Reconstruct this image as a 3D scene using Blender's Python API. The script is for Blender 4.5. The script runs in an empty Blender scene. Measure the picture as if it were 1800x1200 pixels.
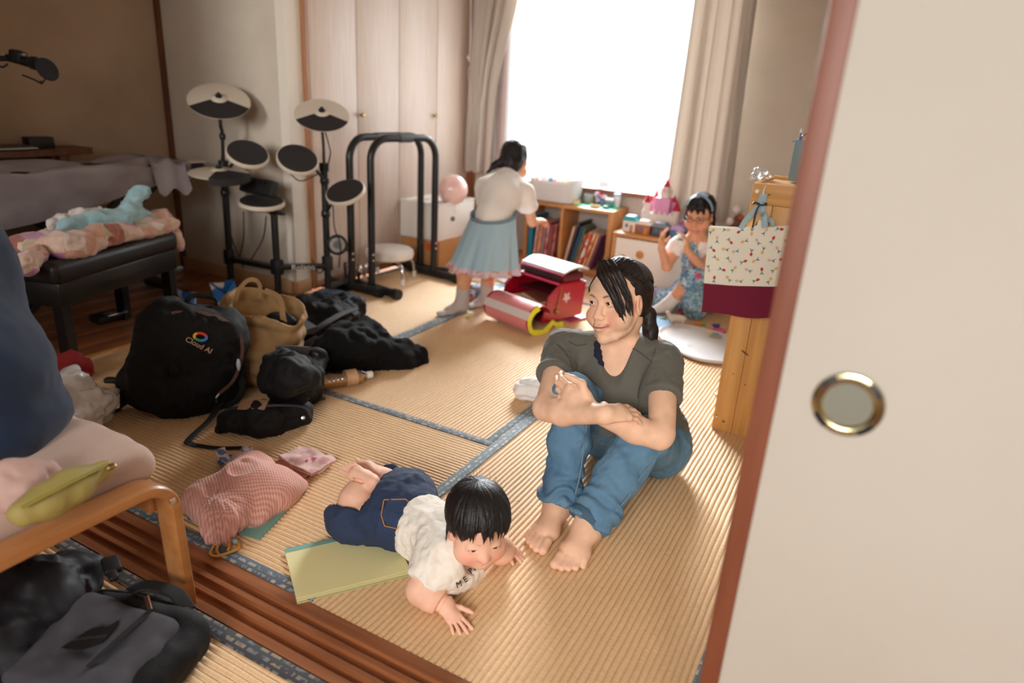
import bpy, bmesh, math, random
import numpy as np
from mathutils import Vector, Matrix, Euler
sc = bpy.context.scene
COL = sc.collection
PI = math.pi
# ------------------------------------------------------------------ camera
FPX, PITCH, ROLL, YAW, CH = 1203.0, .34264, .06115, .47952, 1.15
_F = np.array([-math.sin(YAW)*math.cos(PITCH), math.cos(YAW)*math.cos(PITCH), -math.sin(PITCH)])
_R0 = np.array([math.cos(YAW), math.sin(YAW), 0]); _U0 = np.cross(_R0, _F)
_R = math.cos(ROLL)*_R0 + math.sin(ROLL)*_U0
_U = -math.sin(ROLL)*_R0 + math.cos(ROLL)*_U0
CAM = np.array([0, 0, CH])
cd = bpy.data.cameras.new('camera'); cam = bpy.data.objects.new('camera', cd); COL.objects.link(cam)
cam.matrix_world = Matrix([[_R[i], _U[i], -_F[i], CAM[i]] for i in range(3)] + [[0, 0, 0, 1]])
cd.sensor_width = 36; cd.lens = 36*FPX/1800; cd.clip_start = .02
cd.dof.use_dof = True; cd.dof.focus_distance = 1.86; cd.dof.aperture_fstop = 1.9
sc.camera = cam
# ------------------------------------------------------------------ light
w = bpy.data.worlds.new('sky'); sc.world = w; w.use_nodes = True
w.node_tree.nodes['Background'].inputs[0].default_value = (.86, .93, 1, 1)
w.node_tree.nodes['Background'].inputs[1].default_value = 1.2
def area(name, loc, rot, sx, sy, power, col=(1, 1, 1), spread=180):
    l = bpy.data.lights.new(name, 'AREA'); l.shape = 'RECTANGLE'; l.size = sx; l.size_y = sy
    l.energy = power; l.color = col; l.spread = math.radians(spread)
    o = bpy.data.objects.new(name, l); COL.objects.link(o); o.location = loc; o.rotation_euler = rot
    return o
def aimed(name, loc, to, *a):
    o = area(name, loc, (0, 0, 0), *a); o.rotation_euler = (Vector(to)-Vector(loc)).to_track_quat('-Z', 'Z').to_euler(); return o
aimed('window_daylight', (-3.85, 8.0, 3.0), (-.9, 1.6, 0), 3.1, 1.8, 2650, (.96, .985, 1))
aimed('window_horizon', (-1.75, 5.7, 1.4), (-1.6, 2.5, .9), 4.2, 2.4, 95, (.98, .99, 1))
aimed('near_room_window', (.3, -2.1, 1.75), (.0, 1.2, .3), 1.6, 1.1, 36, (1, .97, .93), 95)
aimed('near_room_window_left', (-2.1, -2.1, 1.7), (-3.2, 2.8, 1.25), .8, 1.0, 8, (1, .96, .91), 55)
vs = sc.view_settings
vs.view_transform = 'Standard'; vs.look = 'None'; vs.gamma = 1; vs.use_curve_mapping = False; vs.exposure = 0.0
sc.cycles.max_bounces = 8; sc.cycles.diffuse_bounces = 5; sc.cycles.transparent_max_bounces = 12
sc.cycles.sample_clamp_indirect = 6; sc.cycles.caustics_reflective = False; sc.cycles.caustics_refractive = False
# ------------------------------------------------------------------ pixel -> world on a plane of known depth
def on(px, py, ax, v):
    d = _F + _R*(px-900)/FPX + _U*(600-py)/FPX
    return CAM + d*((v-CAM[ax])/d[ax])
def GZ(px, py, z=0): return on(px, py, 2, z)
def GY(px, py, y): return on(px, py, 1, y)
def GX(px, py, x): return on(px, py, 0, x)
# ------------------------------------------------------------------ materials
def lin(c):
    r = []
    for v in c[:3]:
        v = v/255
        r.append(v/12.92 if v <= .04045 else ((v+.055)/1.055)**2.4)
    return (*r, 1)
class NT:
    def __init__(s, name):
        s.m = bpy.data.materials.new(name); s.m.use_nodes = True; s.t = s.m.node_tree
        s.b = s.t.nodes['Principled BSDF']
    def n(s, typ, **kw):
        nd = s.t.nodes.new(typ)
        for k, v in kw.items():
            if k[0] == '_': setattr(nd, k[1:], v)
            else:
                nd.inputs[int(k[1:]) if k[0] == 'i' and k[1:].isdigit() else k.replace('__', ' ')].default_value = v
        return nd
    def l(s, a, b, ao=0):
        s.t.links.new(a.outputs[ao] if isinstance(ao, int) else a.outputs[ao], b)
MATS = {}
def M(name, c, rough=.6, c2=None, nsc=8, ndet=4, stretch=(1, 1, 1), bump=0, bsc=60, bstretch=(1, 1, 1), metal=0, sheen=0, coat=0,
      coord='Object', spec=.5, sss=0, alpha=1, trans=0, ramp=(.35, .65), ior=1.5, attr=None, wave=None):
    if name in MATS: return MATS[name]
    t = NT(name); b = t.b
    b.inputs['Roughness'].default_value = rough; b.inputs['Metallic'].default_value = metal
    b.inputs['Sheen Weight'].default_value = sheen; b.inputs['Coat Weight'].default_value = coat
    b.inputs['Specular IOR Level'].default_value = spec; b.inputs['IOR'].default_value = ior
    b.inputs['Transmission Weight'].default_value = trans; b.inputs['Alpha'].default_value = alpha
    b.inputs['Base Color'].default_value = lin(c)
    if sss:
        b.inputs['Subsurface Weight'].default_value = sss; b.inputs['Subsurface Radius'].default_value = (.012, .005, .003)
        b.inputs['Subsurface Scale'].default_value = 1
    tc = t.n('ShaderNodeTexCoord')
    col = None
    if attr:
        a = t.n('ShaderNodeAttribute', _attribute_name=attr); col = a
        t.l(a, b.inputs['Base Color'])
    if c2 is not None:
        mp = t.n('ShaderNodeMapping'); mp.inputs['Scale'].default_value = stretch; t.l(tc, mp.inputs[0], coord)
        no = t.n('ShaderNodeTexNoise', Scale=nsc, Detail=ndet); t.l(mp, no.inputs['Vector'])
        rp = t.n('ShaderNodeValToRGB'); rp.color_ramp.elements[0].position = ramp[0]; rp.color_ramp.elements[1].position = ramp[1]
        rp.color_ramp.elements[0].color = lin(c); rp.color_ramp.elements[1].color = lin(c2)
        t.l(no, rp.inputs[0])
        if attr:
            mx = t.n('ShaderNodeMix', _data_type='RGBA', _blend_type='MULTIPLY'); mx.inputs[0].default_value = 1
            t.l(col, mx.inputs[6]); t.l(rp, mx.inputs[7]); t.l(mx, b.inputs['Base Color'], 2)
        else: t.l(rp, b.inputs['Base Color'])
    if bump:
        mp = t.n('ShaderNodeMapping'); mp.inputs['Scale'].default_value = bstretch; t.l(tc, mp.inputs[0], coord)
        no = t.n('ShaderNodeTexNoise', Scale=bsc, Detail=5); t.l(mp, no.inputs['Vector'])
        bp = t.n('ShaderNodeBump', Strength=bump, Distance=.01); t.l(no, bp.inputs['Height']); t.l(bp, b.inputs['Normal'])
    MATS[name] = t.m
    return t.m
def wood(name, c, c2, axis=2, rough=.45, sc_=3, bump=.05, coat=0, k=14):
    st = [k, k, k]; st[axis] = 1
    return M(name, c, rough, c2, nsc=sc_, ndet=6, stretch=st, bump=bump, bsc=sc_*3, bstretch=st, ramp=(.3, .7), coat=coat)
# ------------------------------------------------------------------ objects
def tag(o, label=None, cat=None, group=None, kind=None):
    if label: o['label'] = label
    if cat: o['category'] = cat
    if group: o['group'] = group
    if kind: o['kind'] = kind
    return o
def thing(name, label, cat, loc=(0, 0, 0), rz=0, group=None, rot=None):
    o = bpy.data.objects.new(name, None); COL.objects.link(o); o.empty_display_size = .05
    o.location = Vector([float(v) for v in loc]); o.rotation_euler = rot if rot else (0, 0, rz)
    return tag(o, label, cat, group)
def link(name, me, mat, parent=None, world=False):
    o = bpy.data.objects.new(name, me); COL.objects.link(o)
    if mat is not None:
        for m_ in (mat if isinstance(mat, (list, tuple)) else [mat]): me.materials.append(m_)
    if parent is not None:
        o.parent = parent
        if world: o.matrix_parent_inverse = (Matrix.Translation(parent.location) @ parent.rotation_euler.to_matrix().to_4x4()).inverted() if parent.type == 'EMPTY' else Matrix()
    return o
def kids(o): return [c for c in bpy.data.objects if c.parent == o]
def copy_tree(o, parent=None, table=None):
    if table is None:
        table = {}
        for c in bpy.data.objects:
            if c.parent: table.setdefault(c.parent.name, []).append(c)
    c = o.copy(); COL.objects.link(c)
    if parent is not None: c.parent = parent
    for ch in table.get(o.name, []): copy_tree(ch, c, table)
    return c
def T(x, y, z): return Matrix.Translation((float(x), float(y), float(z)))
def RX(a): return Matrix.Rotation(a, 4, 'X')
def RY(a): return Matrix.Rotation(a, 4, 'Y')
def RZ(a): return Matrix.Rotation(a, 4, 'Z')
def V(p): return Vector([float(a) for a in p])
def aim(a, b):
    """matrix whose z axis runs from a to b, origin a"""
    a, b = V(a), V(b); return Matrix.Translation(a) @ (b-a).to_track_quat('Z', 'Y').to_matrix().to_4x4()
class MB:
    def __init__(s, mat=None): s.v = []; s.f = []; s.m = []; s.x = mat or Matrix(); s.mi = 0; s.g = []
    def add(s, vs_, fs, X=None):
        X = s.x @ X if X is not None else s.x
        o = len(s.v); s.g.append((o, len(s.f))); s.v += [tuple(X @ V(p)) for p in vs_]; s.f += [tuple(i+o for i in q) for q in fs]; s.m += [s.mi]*len(fs)
        return s
    def box(s, c, d, bev=0, X=None, seg=2):
        bm = bmesh.new(); bmesh.ops.create_cube(bm, size=1)
        for v in bm.verts: v.co = Vector((v.co.x*d[0], v.co.y*d[1], v.co.z*d[2]))
        if bev: bmesh.ops.bevel(bm, geom=list(bm.edges), offset=min(bev, min(d)*.49), segments=seg, profile=.5, affect='EDGES')
        bm.verts.index_update()
        Y = T(*c) if X is None else X @ T(*c)
        s.add([v.co for v in bm.verts], [[v.index for v in f.verts] for f in bm.faces], Y); bm.free(); return s
    def tube(s, pts, r, n=8, closed=False, flat=None, up=None, X=None, capend=True):
        """round tube, or a strap when flat=(width, thickness)"""
        P = [V(p) for p in pts]; k = len(P); rs = r if isinstance(r, (list, tuple)) else [r]*k
        vs_ = []; fs = []; N = None
        for i, p in enumerate(P):
            t = (P[(i+1) % k]-P[i-1]) if closed else (P[min(i+1, k-1)]-P[max(i-1, 0)])
            t.normalize()
            if N is None:
                u = Vector(up) if up else (Vector((0, 0, 1)) if abs(t.z) < .9 else Vector((1, 0, 0)))
                N = (u-t*u.dot(t)).normalized()
            else:
                if up and flat: N = Vector(up)
                N = (N-t*N.dot(t)).normalized()
            B = t.cross(N)
            for j in range(n):
                a = 2*PI*j/n
                if flat:
                    ca, sa = math.cos(a), math.sin(a)
                    ex = math.copysign(abs(ca)**.5, ca)*flat[0]/2*rs[i]; ey = math.copysign(abs(sa)**.5, sa)*flat[1]/2
                    vs_.append(p+B*ex+N*ey)
                else: vs_.append(p+(N*math.cos(a)+B*math.sin(a))*rs[i])
        for i in range(k if closed else k-1):
            for j in range(n):
                a, b = i*n+j, i*n+(j+1) % n; c, d = ((i+1) % k)*n+(j+1) % n, ((i+1) % k)*n+j
                fs.append((a, b, c, d))
        if capend and not closed: fs += [tuple(range(n))[::-1], tuple(range((k-1)*n, k*n))]
        return s.add(vs_, fs, X)
    def cyl(s, a, b, r, n=16, r2=None): return s.tube([a, b], [r, r if r2 is None else r2], n)
    def lathe(s, prof, n=24, X=None, sx=1, sy=1):
        vs_ = []; fs = []; k = len(prof)
        for r, z in prof:
            for j in range(n): a = 2*PI*j/n; vs_.append((r*math.cos(a)*sx, r*math.sin(a)*sy, z))
        for i in range(k-1):
            for j in range(n): fs.append((i*n+j, i*n+(j+1) % n, (i+1)*n+(j+1) % n, (i+1)*n+j))
        if prof[0][0] > 1e-6: fs.append(tuple(range(n))[::-1])
        if prof[-1][0] > 1e-6: fs.append(tuple(range((k-1)*n, k*n)))
        return s.add(vs_, fs, X)
    def ell(s, c, r, n=16, X=None):
        k = n//2; prof = [(max(1e-7, math.sin(PI*i/k)), -math.cos(PI*i/k)) for i in range(k+1)]
        Y = T(*c) @ Matrix.Diagonal((r[0], r[1], r[2], 1))
        return s.lathe(prof, n, Y if X is None else X @ Y)
    def prism(s, poly, z0, z1, X=None):
        k = len(poly)
        vs_ = [(x, y, z0) for x, y in poly]+[(x, y, z1) for x, y in poly]
        fs = [tuple(range(k))[::-1], tuple(range(k, 2*k))]+[(i, (i+1) % k, k+(i+1) % k, k+i) for i in range(k)]
        return s.add(vs_, fs, X)
    def grid(s, fn, nu, nv, thick=0, X=None, wrap=False):
        """fn(u, v) -> point; a sheet, or with thick a closed slab along the local normal"""
        P = np.array([[fn(i/nu, j/nv) for j in range(nv+1)] for i in range(nu+1)], float)
        idx = lambda i, j: i*(nv+1)+j
        fs = [(idx(i, j), idx(i+1, j), idx(i+1, j+1), idx(i, j+1)) for i in range(nu) for j in range(nv)]
        if not thick: return s.add(P.reshape(-1, 3), fs, X)
        du = np.gradient(P, axis=0); dv = np.gradient(P, axis=1); N = np.cross(du, dv); N /= np.linalg.norm(N, axis=2, keepdims=True)+1e-9
        Q = P-N*thick; o = (nu+1)*(nv+1)
        fs2 = [(a+o, d+o, c+o, b+o) for a, b, c, d in fs]
        for i in range(nu): fs2 += [(idx(i+1, 0), idx(i, 0), idx(i, 0)+o, idx(i+1, 0)+o), (idx(i, nv), idx(i+1, nv), idx(i+1, nv)+o, idx(i, nv)+o)]
        for j in range(nv): fs2 += [(idx(0, j), idx(0, j+1), idx(0, j+1)+o, idx(0, j)+o), (idx(nu, j+1), idx(nu, j), idx(nu, j)+o, idx(nu, j+1)+o)]
        return s.add(np.concatenate([P.reshape(-1, 3), Q.reshape(-1, 3)]), fs+fs2, X)
    def build(s, name, mat, parent=None, world=False, smooth=40):
        me = bpy.data.meshes.new(name); me.from_pydata(s.v, [], s.f)
        me.polygons.foreach_set('material_index', s.m)
        if smooth:
            me.polygons.foreach_set('use_smooth', [True]*len(s.f)); me.set_sharp_from_angle(angle=math.radians(smooth))
        me.update()
        return link(name, me, mat, parent, world)
    def parts(s, name, mat, parent=None, world=False, smooth=40):
        """one object per added piece"""
        e = s.g+[(len(s.v), len(s.f))]; out = []
        for (v0, f0), (v1, f1) in zip(e[:-1], e[1:]):
            q = MB(); q.v = s.v[v0:v1]; q.f = [tuple(i-v0 for i in f) for f in s.f[f0:f1]]; q.m = s.m[f0:f1]; out.append(q.build(name, mat, parent, world, smooth))
        return out
def cr(pts, n=6):
    """Catmull-Rom through points"""
    P = [np.array(p, float) for p in pts]; P = [2*P[0]-P[1]]+P+[2*P[-1]-P[-2]]; out = []
    for i in range(1, len(P)-2):
        a, b, c, d = P[i-1:i+3]
        for k in range(n):
            t = k/n; out.append(.5*((2*b)+(c-a)*t+(2*a-5*b+4*c-d)*t*t+(3*b-a-3*c+d)*t**3))
    out.append(P[-2]); return out
def text(name, s, mat, parent, X, size, depth=.001, world=True, shear=0):
    cu = bpy.data.curves.new(name, 'FONT'); cu.body = s; cu.size = size; cu.extrude = depth; cu.align_x = 'CENTER'; cu.align_y = 'CENTER'; cu.shear = shear
    cu.resolution_u = 3
    o = bpy.data.objects.new(name, cu)
    COL.objects.link(o); dg = bpy.context.evaluated_depsgraph_get(); me = bpy.data.meshes.new_from_object(o.evaluated_get(dg))
    bpy.data.objects.remove(o); me.transform(X); me.name = name
    return link(name, me, mat, parent, world)
# ------------------------------------------------------------------ numpy noise + implicit surfaces
_pr = np.random.RandomState(7)
_G = _pr.normal(size=(64, 64, 64)).astype(np.float32)
def vnoise(P, seed=0):
    P = np.asarray(P, np.float32)+np.float32(seed*13.7+100); i = np.floor(P).astype(int); f = P-i; f = f*f*(3-2*f); i &= 63; j = (i+1) & 63
    x0, y0, z0 = i.T; x1, y1, z1 = j.T; fx, fy, fz = f.T
    L = lambda a, b, t: a+(b-a)*t
    return L(L(L(_G[x0, y0, z0], _G[x1, y0, z0], fx), L(_G[x0, y1, z0], _G[x1, y1, z0], fx), fy),
             L(L(_G[x0, y0, z1], _G[x1, y0, z1], fx), L(_G[x0, y1, z1], _G[x1, y1, z1], fx), fy), fz)
def fbm(P, o=3, seed=0):
    r = 0; a = 1
    for k in range(o): r = r+a*vnoise(np.asarray(P)*2**k, seed+k); a *= .5
    return r
def A(*p): return np.array(p, float)
class SDF:
    def __init__(s): s.p = []
    def _add(s, fn, lo, hi, k, op): s.p.append((fn, np.asarray(lo, float), np.asarray(hi, float), k, op)); return s
    def cap(s, a, b, ra, rb=None, k=.02, op='u'):
        a = np.asarray(a, float); b = np.asarray(b, float); rb = ra if rb is None else rb; ab = b-a; L = max(1e-12, ab@ab); R_ = max(ra, rb)
        def fn(x, y, z):
            px, py, pz = x-a[0], y-a[1], z-a[2]
            t = np.clip((px*ab[0]+py*ab[1]+pz*ab[2])/L, 0, 1)
            return np.sqrt((px-t*ab[0])**2+(py-t*ab[1])**2+(pz-t*ab[2])**2)-(ra+(rb-ra)*t)
        return s._add(fn, np.minimum(a, b)-R_, np.maximum(a, b)+R_, k, op)
    def chain(s, pts, rs, k=.02, op='u', kk=None):
        for i in range(len(pts)-1):
            s.cap(pts[i], pts[i+1], rs[i] if not np.isscalar(rs) else rs, rs[i+1] if not np.isscalar(rs) else rs, k if i == 0 or kk is None else kk, op)
        return s
    def ell(s, c, r, Rm=None, k=.02, op='u'):
        c = np.asarray(c, float); r = np.asarray(r, float); Rm = np.eye(3) if Rm is None else np.asarray(Rm)[:3, :3]
        e = np.sqrt(((Rm*r)**2).sum(1))
        def fn(x, y, z):
            px, py, pz = x-c[0], y-c[1], z-c[2]; q = [(px*Rm[0, i]+py*Rm[1, i]+pz*Rm[2, i])/r[i] for i in range(3)]
            k0 = np.sqrt(q[0]**2+q[1]**2+q[2]**2); k1 = np.sqrt((q[0]/r[0])**2+(q[1]/r[1])**2+(q[2]/r[2])**2)+1e-9
            return np.where(k0 < .3, (k0-1)*r.min(), k0*(k0-1)/k1)
        return s._add(fn, c-e, c+e, k, op)
    def box(s, c, h, Rm=None, rnd=.01, k=.01, op='u'):
        c = np.asarray(c, float); h = np.asarray(h, float)-rnd; Rm = np.eye(3) if Rm is None else np.asarray(Rm)[:3, :3]
        e = np.abs(Rm)@(h+rnd)
        def fn(x, y, z):
            px, py, pz = x-c[0], y-c[1], z-c[2]; q = [np.abs(px*Rm[0, i]+py*Rm[1, i]+pz*Rm[2, i])-h[i] for i in range(3)]
            return np.sqrt(sum(np.maximum(v, 0)**2 for v in q))+np.minimum(np.maximum(q[0], np.maximum(q[1], q[2])), 0)-rnd
        return s._add(fn, c-e, c+e, k, op)
    def cyl(s, a, b, r, rnd=.004, k=.005, op='u', r2=None):
        a = np.asarray(a, float); b = np.asarray(b, float); L = np.linalg.norm(b-a); ax = (b-a)/L; m = (a+b)/2; r2 = r if r2 is None else r2
        def fn(x, y, z):
            px, py, pz = x-m[0], y-m[1], z-m[2]; h = px*ax[0]+py*ax[1]+pz*ax[2]
            rr = r+(r2-r)*np.clip(h/L+.5, 0, 1)
            q0 = np.sqrt(np.maximum(px*px+py*py+pz*pz-h*h, 0))-rr+rnd; q1 = np.abs(h)-L/2+rnd
            return np.sqrt(np.maximum(q0, 0)**2+np.maximum(q1, 0)**2)+np.minimum(np.maximum(q0, q1), 0)-rnd
        R_ = max(r, r2); return s._add(fn, np.minimum(a, b)-R_, np.maximum(a, b)+R_, k, op)
    def mesh(s, res, fine=(), smooth=1, disp=None, pad=.012, lo=None, hi=None):
        us = [p for p in s.p if p[4] == 'u']
        lo = np.min([p[1] for p in us], 0)-pad if lo is None else np.asarray(lo, float); hi = np.max([p[2] for p in us], 0)+pad if hi is None else np.asarray(hi, float)
        ax = []
        for i in range(3):
            c = lo[i]; l_ = [c]
            while c < hi[i]:
                r = res
                for fl, fh, fr in fine:
                    if fl[i] <= c <= fh[i]: r = min(r, fr)
                c += r; l_.append(c)
            ax.append(np.array(l_, np.float32))
        X, Y, Z = ax; D = np.full((len(X), len(Y), len(Z)), .5, np.float32)
        for fn, l_, h_, k, op in s.p:
            m = k+.014
            i0, i1 = np.searchsorted(X, [l_[0]-m, h_[0]+m]); j0, j1 = np.searchsorted(Y, [l_[1]-m, h_[1]+m]); k0, k1 = np.searchsorted(Z, [l_[2]-m, h_[2]+m])
            if i1 <= i0 or j1 <= j0 or k1 <= k0: continue
            d = fn(X[i0:i1, None, None], Y[None, j0:j1, None], Z[None, None, k0:k1]).astype(np.float32)
            c = D[i0:i1, j0:j1, k0:k1]; k = max(k, 1e-5)
            if op == 'u': h = np.clip(.5+.5*(c-d)/k, 0, 1); D[i0:i1, j0:j1, k0:k1] = c+(d-c)*h-k*h*(1-h)
            else: h = np.clip(.5-.5*(c+d)/k, 0, 1); D[i0:i1, j0:j1, k0:k1] = c+(-d-c)*h+k*h*(1-h)
        return nets(D, ax, smooth, disp)
def nets(D, ax, smooth=1, disp=None):
    S = D < 0; X, Y, Z = ax
    S[0] = S[-1] = False; S[:, 0] = S[:, -1] = False; S[:, :, 0] = S[:, :, -1] = False
    c8 = np.zeros(tuple(n-1 for n in D.shape), np.uint8)
    cs = [(a, b, c) for a in (0, 1) for b in (0, 1) for c in (0, 1)]
    n0, n1, n2 = D.shape
    for a, b, c in cs: c8 += S[a:n0-1+a, b:n1-1+b, c:n2-1+c]
    I = np.argwhere((c8 > 0) & (c8 < 8)); vid = np.full(c8.shape, -1, np.int32); vid[tuple(I.T)] = np.arange(len(I))
    val = {c: D[I[:, 0]+c[0], I[:, 1]+c[1], I[:, 2]+c[2]] for c in cs}
    acc = np.zeros((len(I), 3)); cnt = np.zeros(len(I))
    lo = np.stack([X[I[:, 0]], Y[I[:, 1]], Z[I[:, 2]]], 1); st = np.stack([X[I[:, 0]+1], Y[I[:, 1]+1], Z[I[:, 2]+1]], 1)-lo
    for c in cs:
        for k in range(3):
            if c[k]: continue
            d = list(c); d[k] = 1; a, b = val[c], val[tuple(d)]; x = (a < 0) != (b < 0)
            t = np.where(x, a/np.where(x, a-b, 1), 0)
            p = np.tile(np.array(c, float), (len(I), 1)); p[:, k] = t
            acc[x] += p[x]; cnt[x] += 1
    P = lo+st*acc/np.maximum(cnt, 1)[:, None]
    Q = []
    for k in range(3):
        o = [j for j in range(3) if j != k]
        a = [slice(None)]*3; b = [slice(None)]*3; a[k] = slice(0, -1); b[k] = slice(1, None)
        E = np.argwhere(S[tuple(a)] != S[tuple(b)])
        if not len(E): continue
        neg = S[E[:, 0], E[:, 1], E[:, 2]]
        def cell(d1, d2): e = E.copy(); e[:, o[0]] -= d1; e[:, o[1]] -= d2; return vid[e[:, 0], e[:, 1], e[:, 2]]
        q = np.stack([cell(1, 1), cell(0, 1), cell(0, 0), cell(1, 0)], 1)
        fl = neg if k != 1 else ~neg
        q[~fl] = q[~fl][:, ::-1]; Q.append(q)
    Q = np.concatenate(Q); Q = Q[(Q >= 0).all(1)]
    e = np.concatenate([Q[:, [i, (i+1) % 4]] for i in range(4)])
    deg = np.bincount(e[:, 0], minlength=len(P))+np.bincount(e[:, 1], minlength=len(P))
    def lap(P, f):
        s = np.stack([np.bincount(e[:, 0], P[e[:, 1], i], len(P))+np.bincount(e[:, 1], P[e[:, 0], i], len(P)) for i in range(3)], 1)
        return P+f*(s/np.maximum(deg, 1)[:, None]-P)
    for _ in range(smooth): P = lap(lap(P, .5), -.35)
    if disp is not None:
        n = np.cross(P[Q[:, 2]]-P[Q[:, 0]], P[Q[:, 3]]-P[Q[:, 1]])
        N = np.stack([sum(np.bincount(Q[:, j], n[:, i], len(P)) for j in range(4)) for i in range(3)], 1); N /= np.linalg.norm(N, axis=1, keepdims=True)+1e-12
        P = P+N*np.asarray(disp(P, N))[:, None]
    return P, Q
def npmesh(name, PQ, mat, parent=None, col=None, world=True, smooth=True):
    P, Q = PQ; me = bpy.data.meshes.new(name)
    me.vertices.add(len(P)); me.vertices.foreach_set('co', np.ascontiguousarray(P, np.float32).ravel())
    me.loops.add(Q.size); me.loops.foreach_set('vertex_index', np.ascontiguousarray(Q, np.int32).ravel())
    me.polygons.add(len(Q)); me.polygons.foreach_set('loop_start', np.arange(len(Q), dtype=np.int32)*4)
    me.polygons.foreach_set('use_smooth', np.full(len(Q), smooth))
    me.update(calc_edges=True); me.validate()
    if col is not None:
        c = col(P); a = me.color_attributes.new('Col', 'FLOAT_COLOR', 'POINT')
        a.data.foreach_set('color', np.concatenate([c, np.ones((len(c), 1))], 1).astype(np.float32).ravel())
    return link(name, me, mat, parent, world)
def segd(P, pts):
    """distance of points P to a polyline"""
    d = np.full(len(P), 9.)
    for a, b in zip(pts[:-1], pts[1:]):
        a = np.asarray(a); ab = np.asarray(b)-a; t = np.clip(((P-a)@ab)/max(1e-12, ab@ab), 0, 1); d = np.minimum(d, np.linalg.norm(P-a-t[:, None]*ab, axis=1))
    return d
def sm(x, a, b): t = np.clip((x-a)/(b-a), 0, 1); return t*t*(3-2*t)
# ================================================================== materials shared
m_wall = M('plaster_beige', (216, 205, 190), .9, (207, 195, 179), nsc=3, bump=.15, bsc=220)
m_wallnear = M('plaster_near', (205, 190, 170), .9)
m_ceil = M('ceiling_board', (214, 206, 194), .8)
m_rail = wood('sill_wood', (160, 98, 60), (124, 72, 43), 0, .38, 3, .08, k=22)
m_darkwood = wood('dark_wood', (112, 66, 40), (84, 46, 27), 2, .5)
m_floorwood = wood('floor_wood', (150, 92, 52), (124, 70, 38), 1, .3, 3, .04)
m_closet = wood('closet_veneer', (222, 206, 194), (210, 190, 175), 2, .42, 4, .03, k=26)
m_white = M('white_plastic', (236, 233, 228), .45)
m_black = M('black_metal', (17, 17, 19), .38)
m_blackp = M('black_plastic', (20, 20, 22), .5)
m_chrome = M('chrome', (215, 215, 220), .18, metal=1)
m_steel = M('satin_steel', (150, 146, 138), .3, metal=1)
m_brass = M('aged_brass', (172, 138, 84), .35, metal=1)
m_pine = wood('pine_board', (222, 168, 100), (198, 138, 74), 2, .45, 3, .05, k=16)
m_pinex = wood('pine_board_x', (222, 168, 100), (198, 138, 74), 0, .45, 3, .05, k=16)
m_oakx = wood('oak_x', (206, 150, 92), (184, 124, 68), 0, .45, 3, .05, k=16)
m_oakz = wood('oak_z', (206, 150, 92), (184, 124, 68), 2, .45, 3, .05, k=16)
def tatami_mat_material(axis):
    t = NT('tatami_rush_'+'xy'[axis]); b = t.b; b.inputs['Roughness'].default_value = .58; b.inputs['Specular IOR Level'].default_value = .36
    tc = t.n('ShaderNodeTexCoord'); mp = t.n('ShaderNodeMapping'); st = [1, 1, 1]; st[axis] = 22; st[1-axis] = 2.2; mp.inputs['Scale'].default_value = st
    t.l(tc, mp.inputs[0], 'Object'); n1 = t.n('ShaderNodeTexNoise', Scale=22, Detail=4); t.l(mp, n1.inputs['Vector'])
    n2 = t.n('ShaderNodeTexNoise', Scale=2.2, Detail=3); t.l(tc, n2.inputs['Vector'], 'Object')
    r1 = t.n('ShaderNodeValToRGB'); e = r1.color_ramp.elements; e[0].position = .3; e[1].position = .72; e[0].color = lin((220, 178, 130)); e[1].color = lin((242, 210, 170))
    t.l(n1, r1.inputs[0]); r2 = t.n('ShaderNodeValToRGB'); e = r2.color_ramp.elements; e[0].position = .3; e[1].position = .7; e[0].color = (.86, .84, .8, 1); e[1].color = (1, 1, 1, 1); t.l(n2, r2.inputs[0])
    mx = t.n('ShaderNodeMix', _data_type='RGBA', _blend_type='MULTIPLY'); mx.inputs[0].default_value = 1; t.l(r1, mx.inputs[6]); t.l(r2, mx.inputs[7]); t.l(mx, b.inputs['Base Color'], 2)
    bp = t.n('ShaderNodeBump', Strength=.35, Distance=.003); t.l(n1, bp.inputs['Height']); t.l(bp, b.inputs['Normal'])
    return t.m
def heri_material(name, axis, base, m1, m2, sc_):
    t = NT(name); b = t.b; b.inputs['Roughness'].default_value = .75; b.inputs['Sheen Weight'].default_value = .2
    tc = t.n('ShaderNodeTexCoord'); mp = t.n('ShaderNodeMapping'); t.l(tc, mp.inputs[0], 'Object')
    mp.inputs['Rotation'].default_value = (0, 0, PI/2 if axis else 0)
    br = t.n('ShaderNodeTexBrick', Scale=sc_); br.offset = .5; br.inputs['Color1'].default_value = lin(m1); br.inputs['Color2'].default_value = lin(m2); br.inputs['Mortar'].default_value = lin(base)
    br.inputs['Mortar Size'].default_value = .045; br.inputs['Brick Width'].default_value = .34; br.inputs['Row Height'].default_value = .17; br.inputs['Bias'].default_value = -.1; br.inputs['Mortar Smooth'].default_value = .25
    t.l(mp, br.inputs['Vector']); no = t.n('ShaderNodeTexNoise', Scale=55, Detail=2); t.l(tc, no.inputs['Vector'], 'Object')
    rp = t.n('ShaderNodeValToRGB'); rp.color_ramp.elements[0].position = .46; rp.color_ramp.elements[1].position = .56; t.l(no, rp.inputs[0])
    mx = t.n('ShaderNodeMix', _data_type='RGBA'); mx.inputs[7].default_value = lin(base); t.l(rp, mx.inputs[0]); t.l(br, mx.inputs[6]); t.l(mx, b.inputs['Base Color'], 2)
    wv = t.n('ShaderNodeTexNoise', Scale=600); t.l(tc, wv.inputs['Vector'], 'Object'); bp = t.n('ShaderNodeBump', Strength=.3, Distance=.002); t.l(wv, bp.inputs['Height']); t.l(bp, b.inputs['Normal'])
    return t.m
MTAT = [tatami_mat_material(0), tatami_mat_material(1)]
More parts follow.
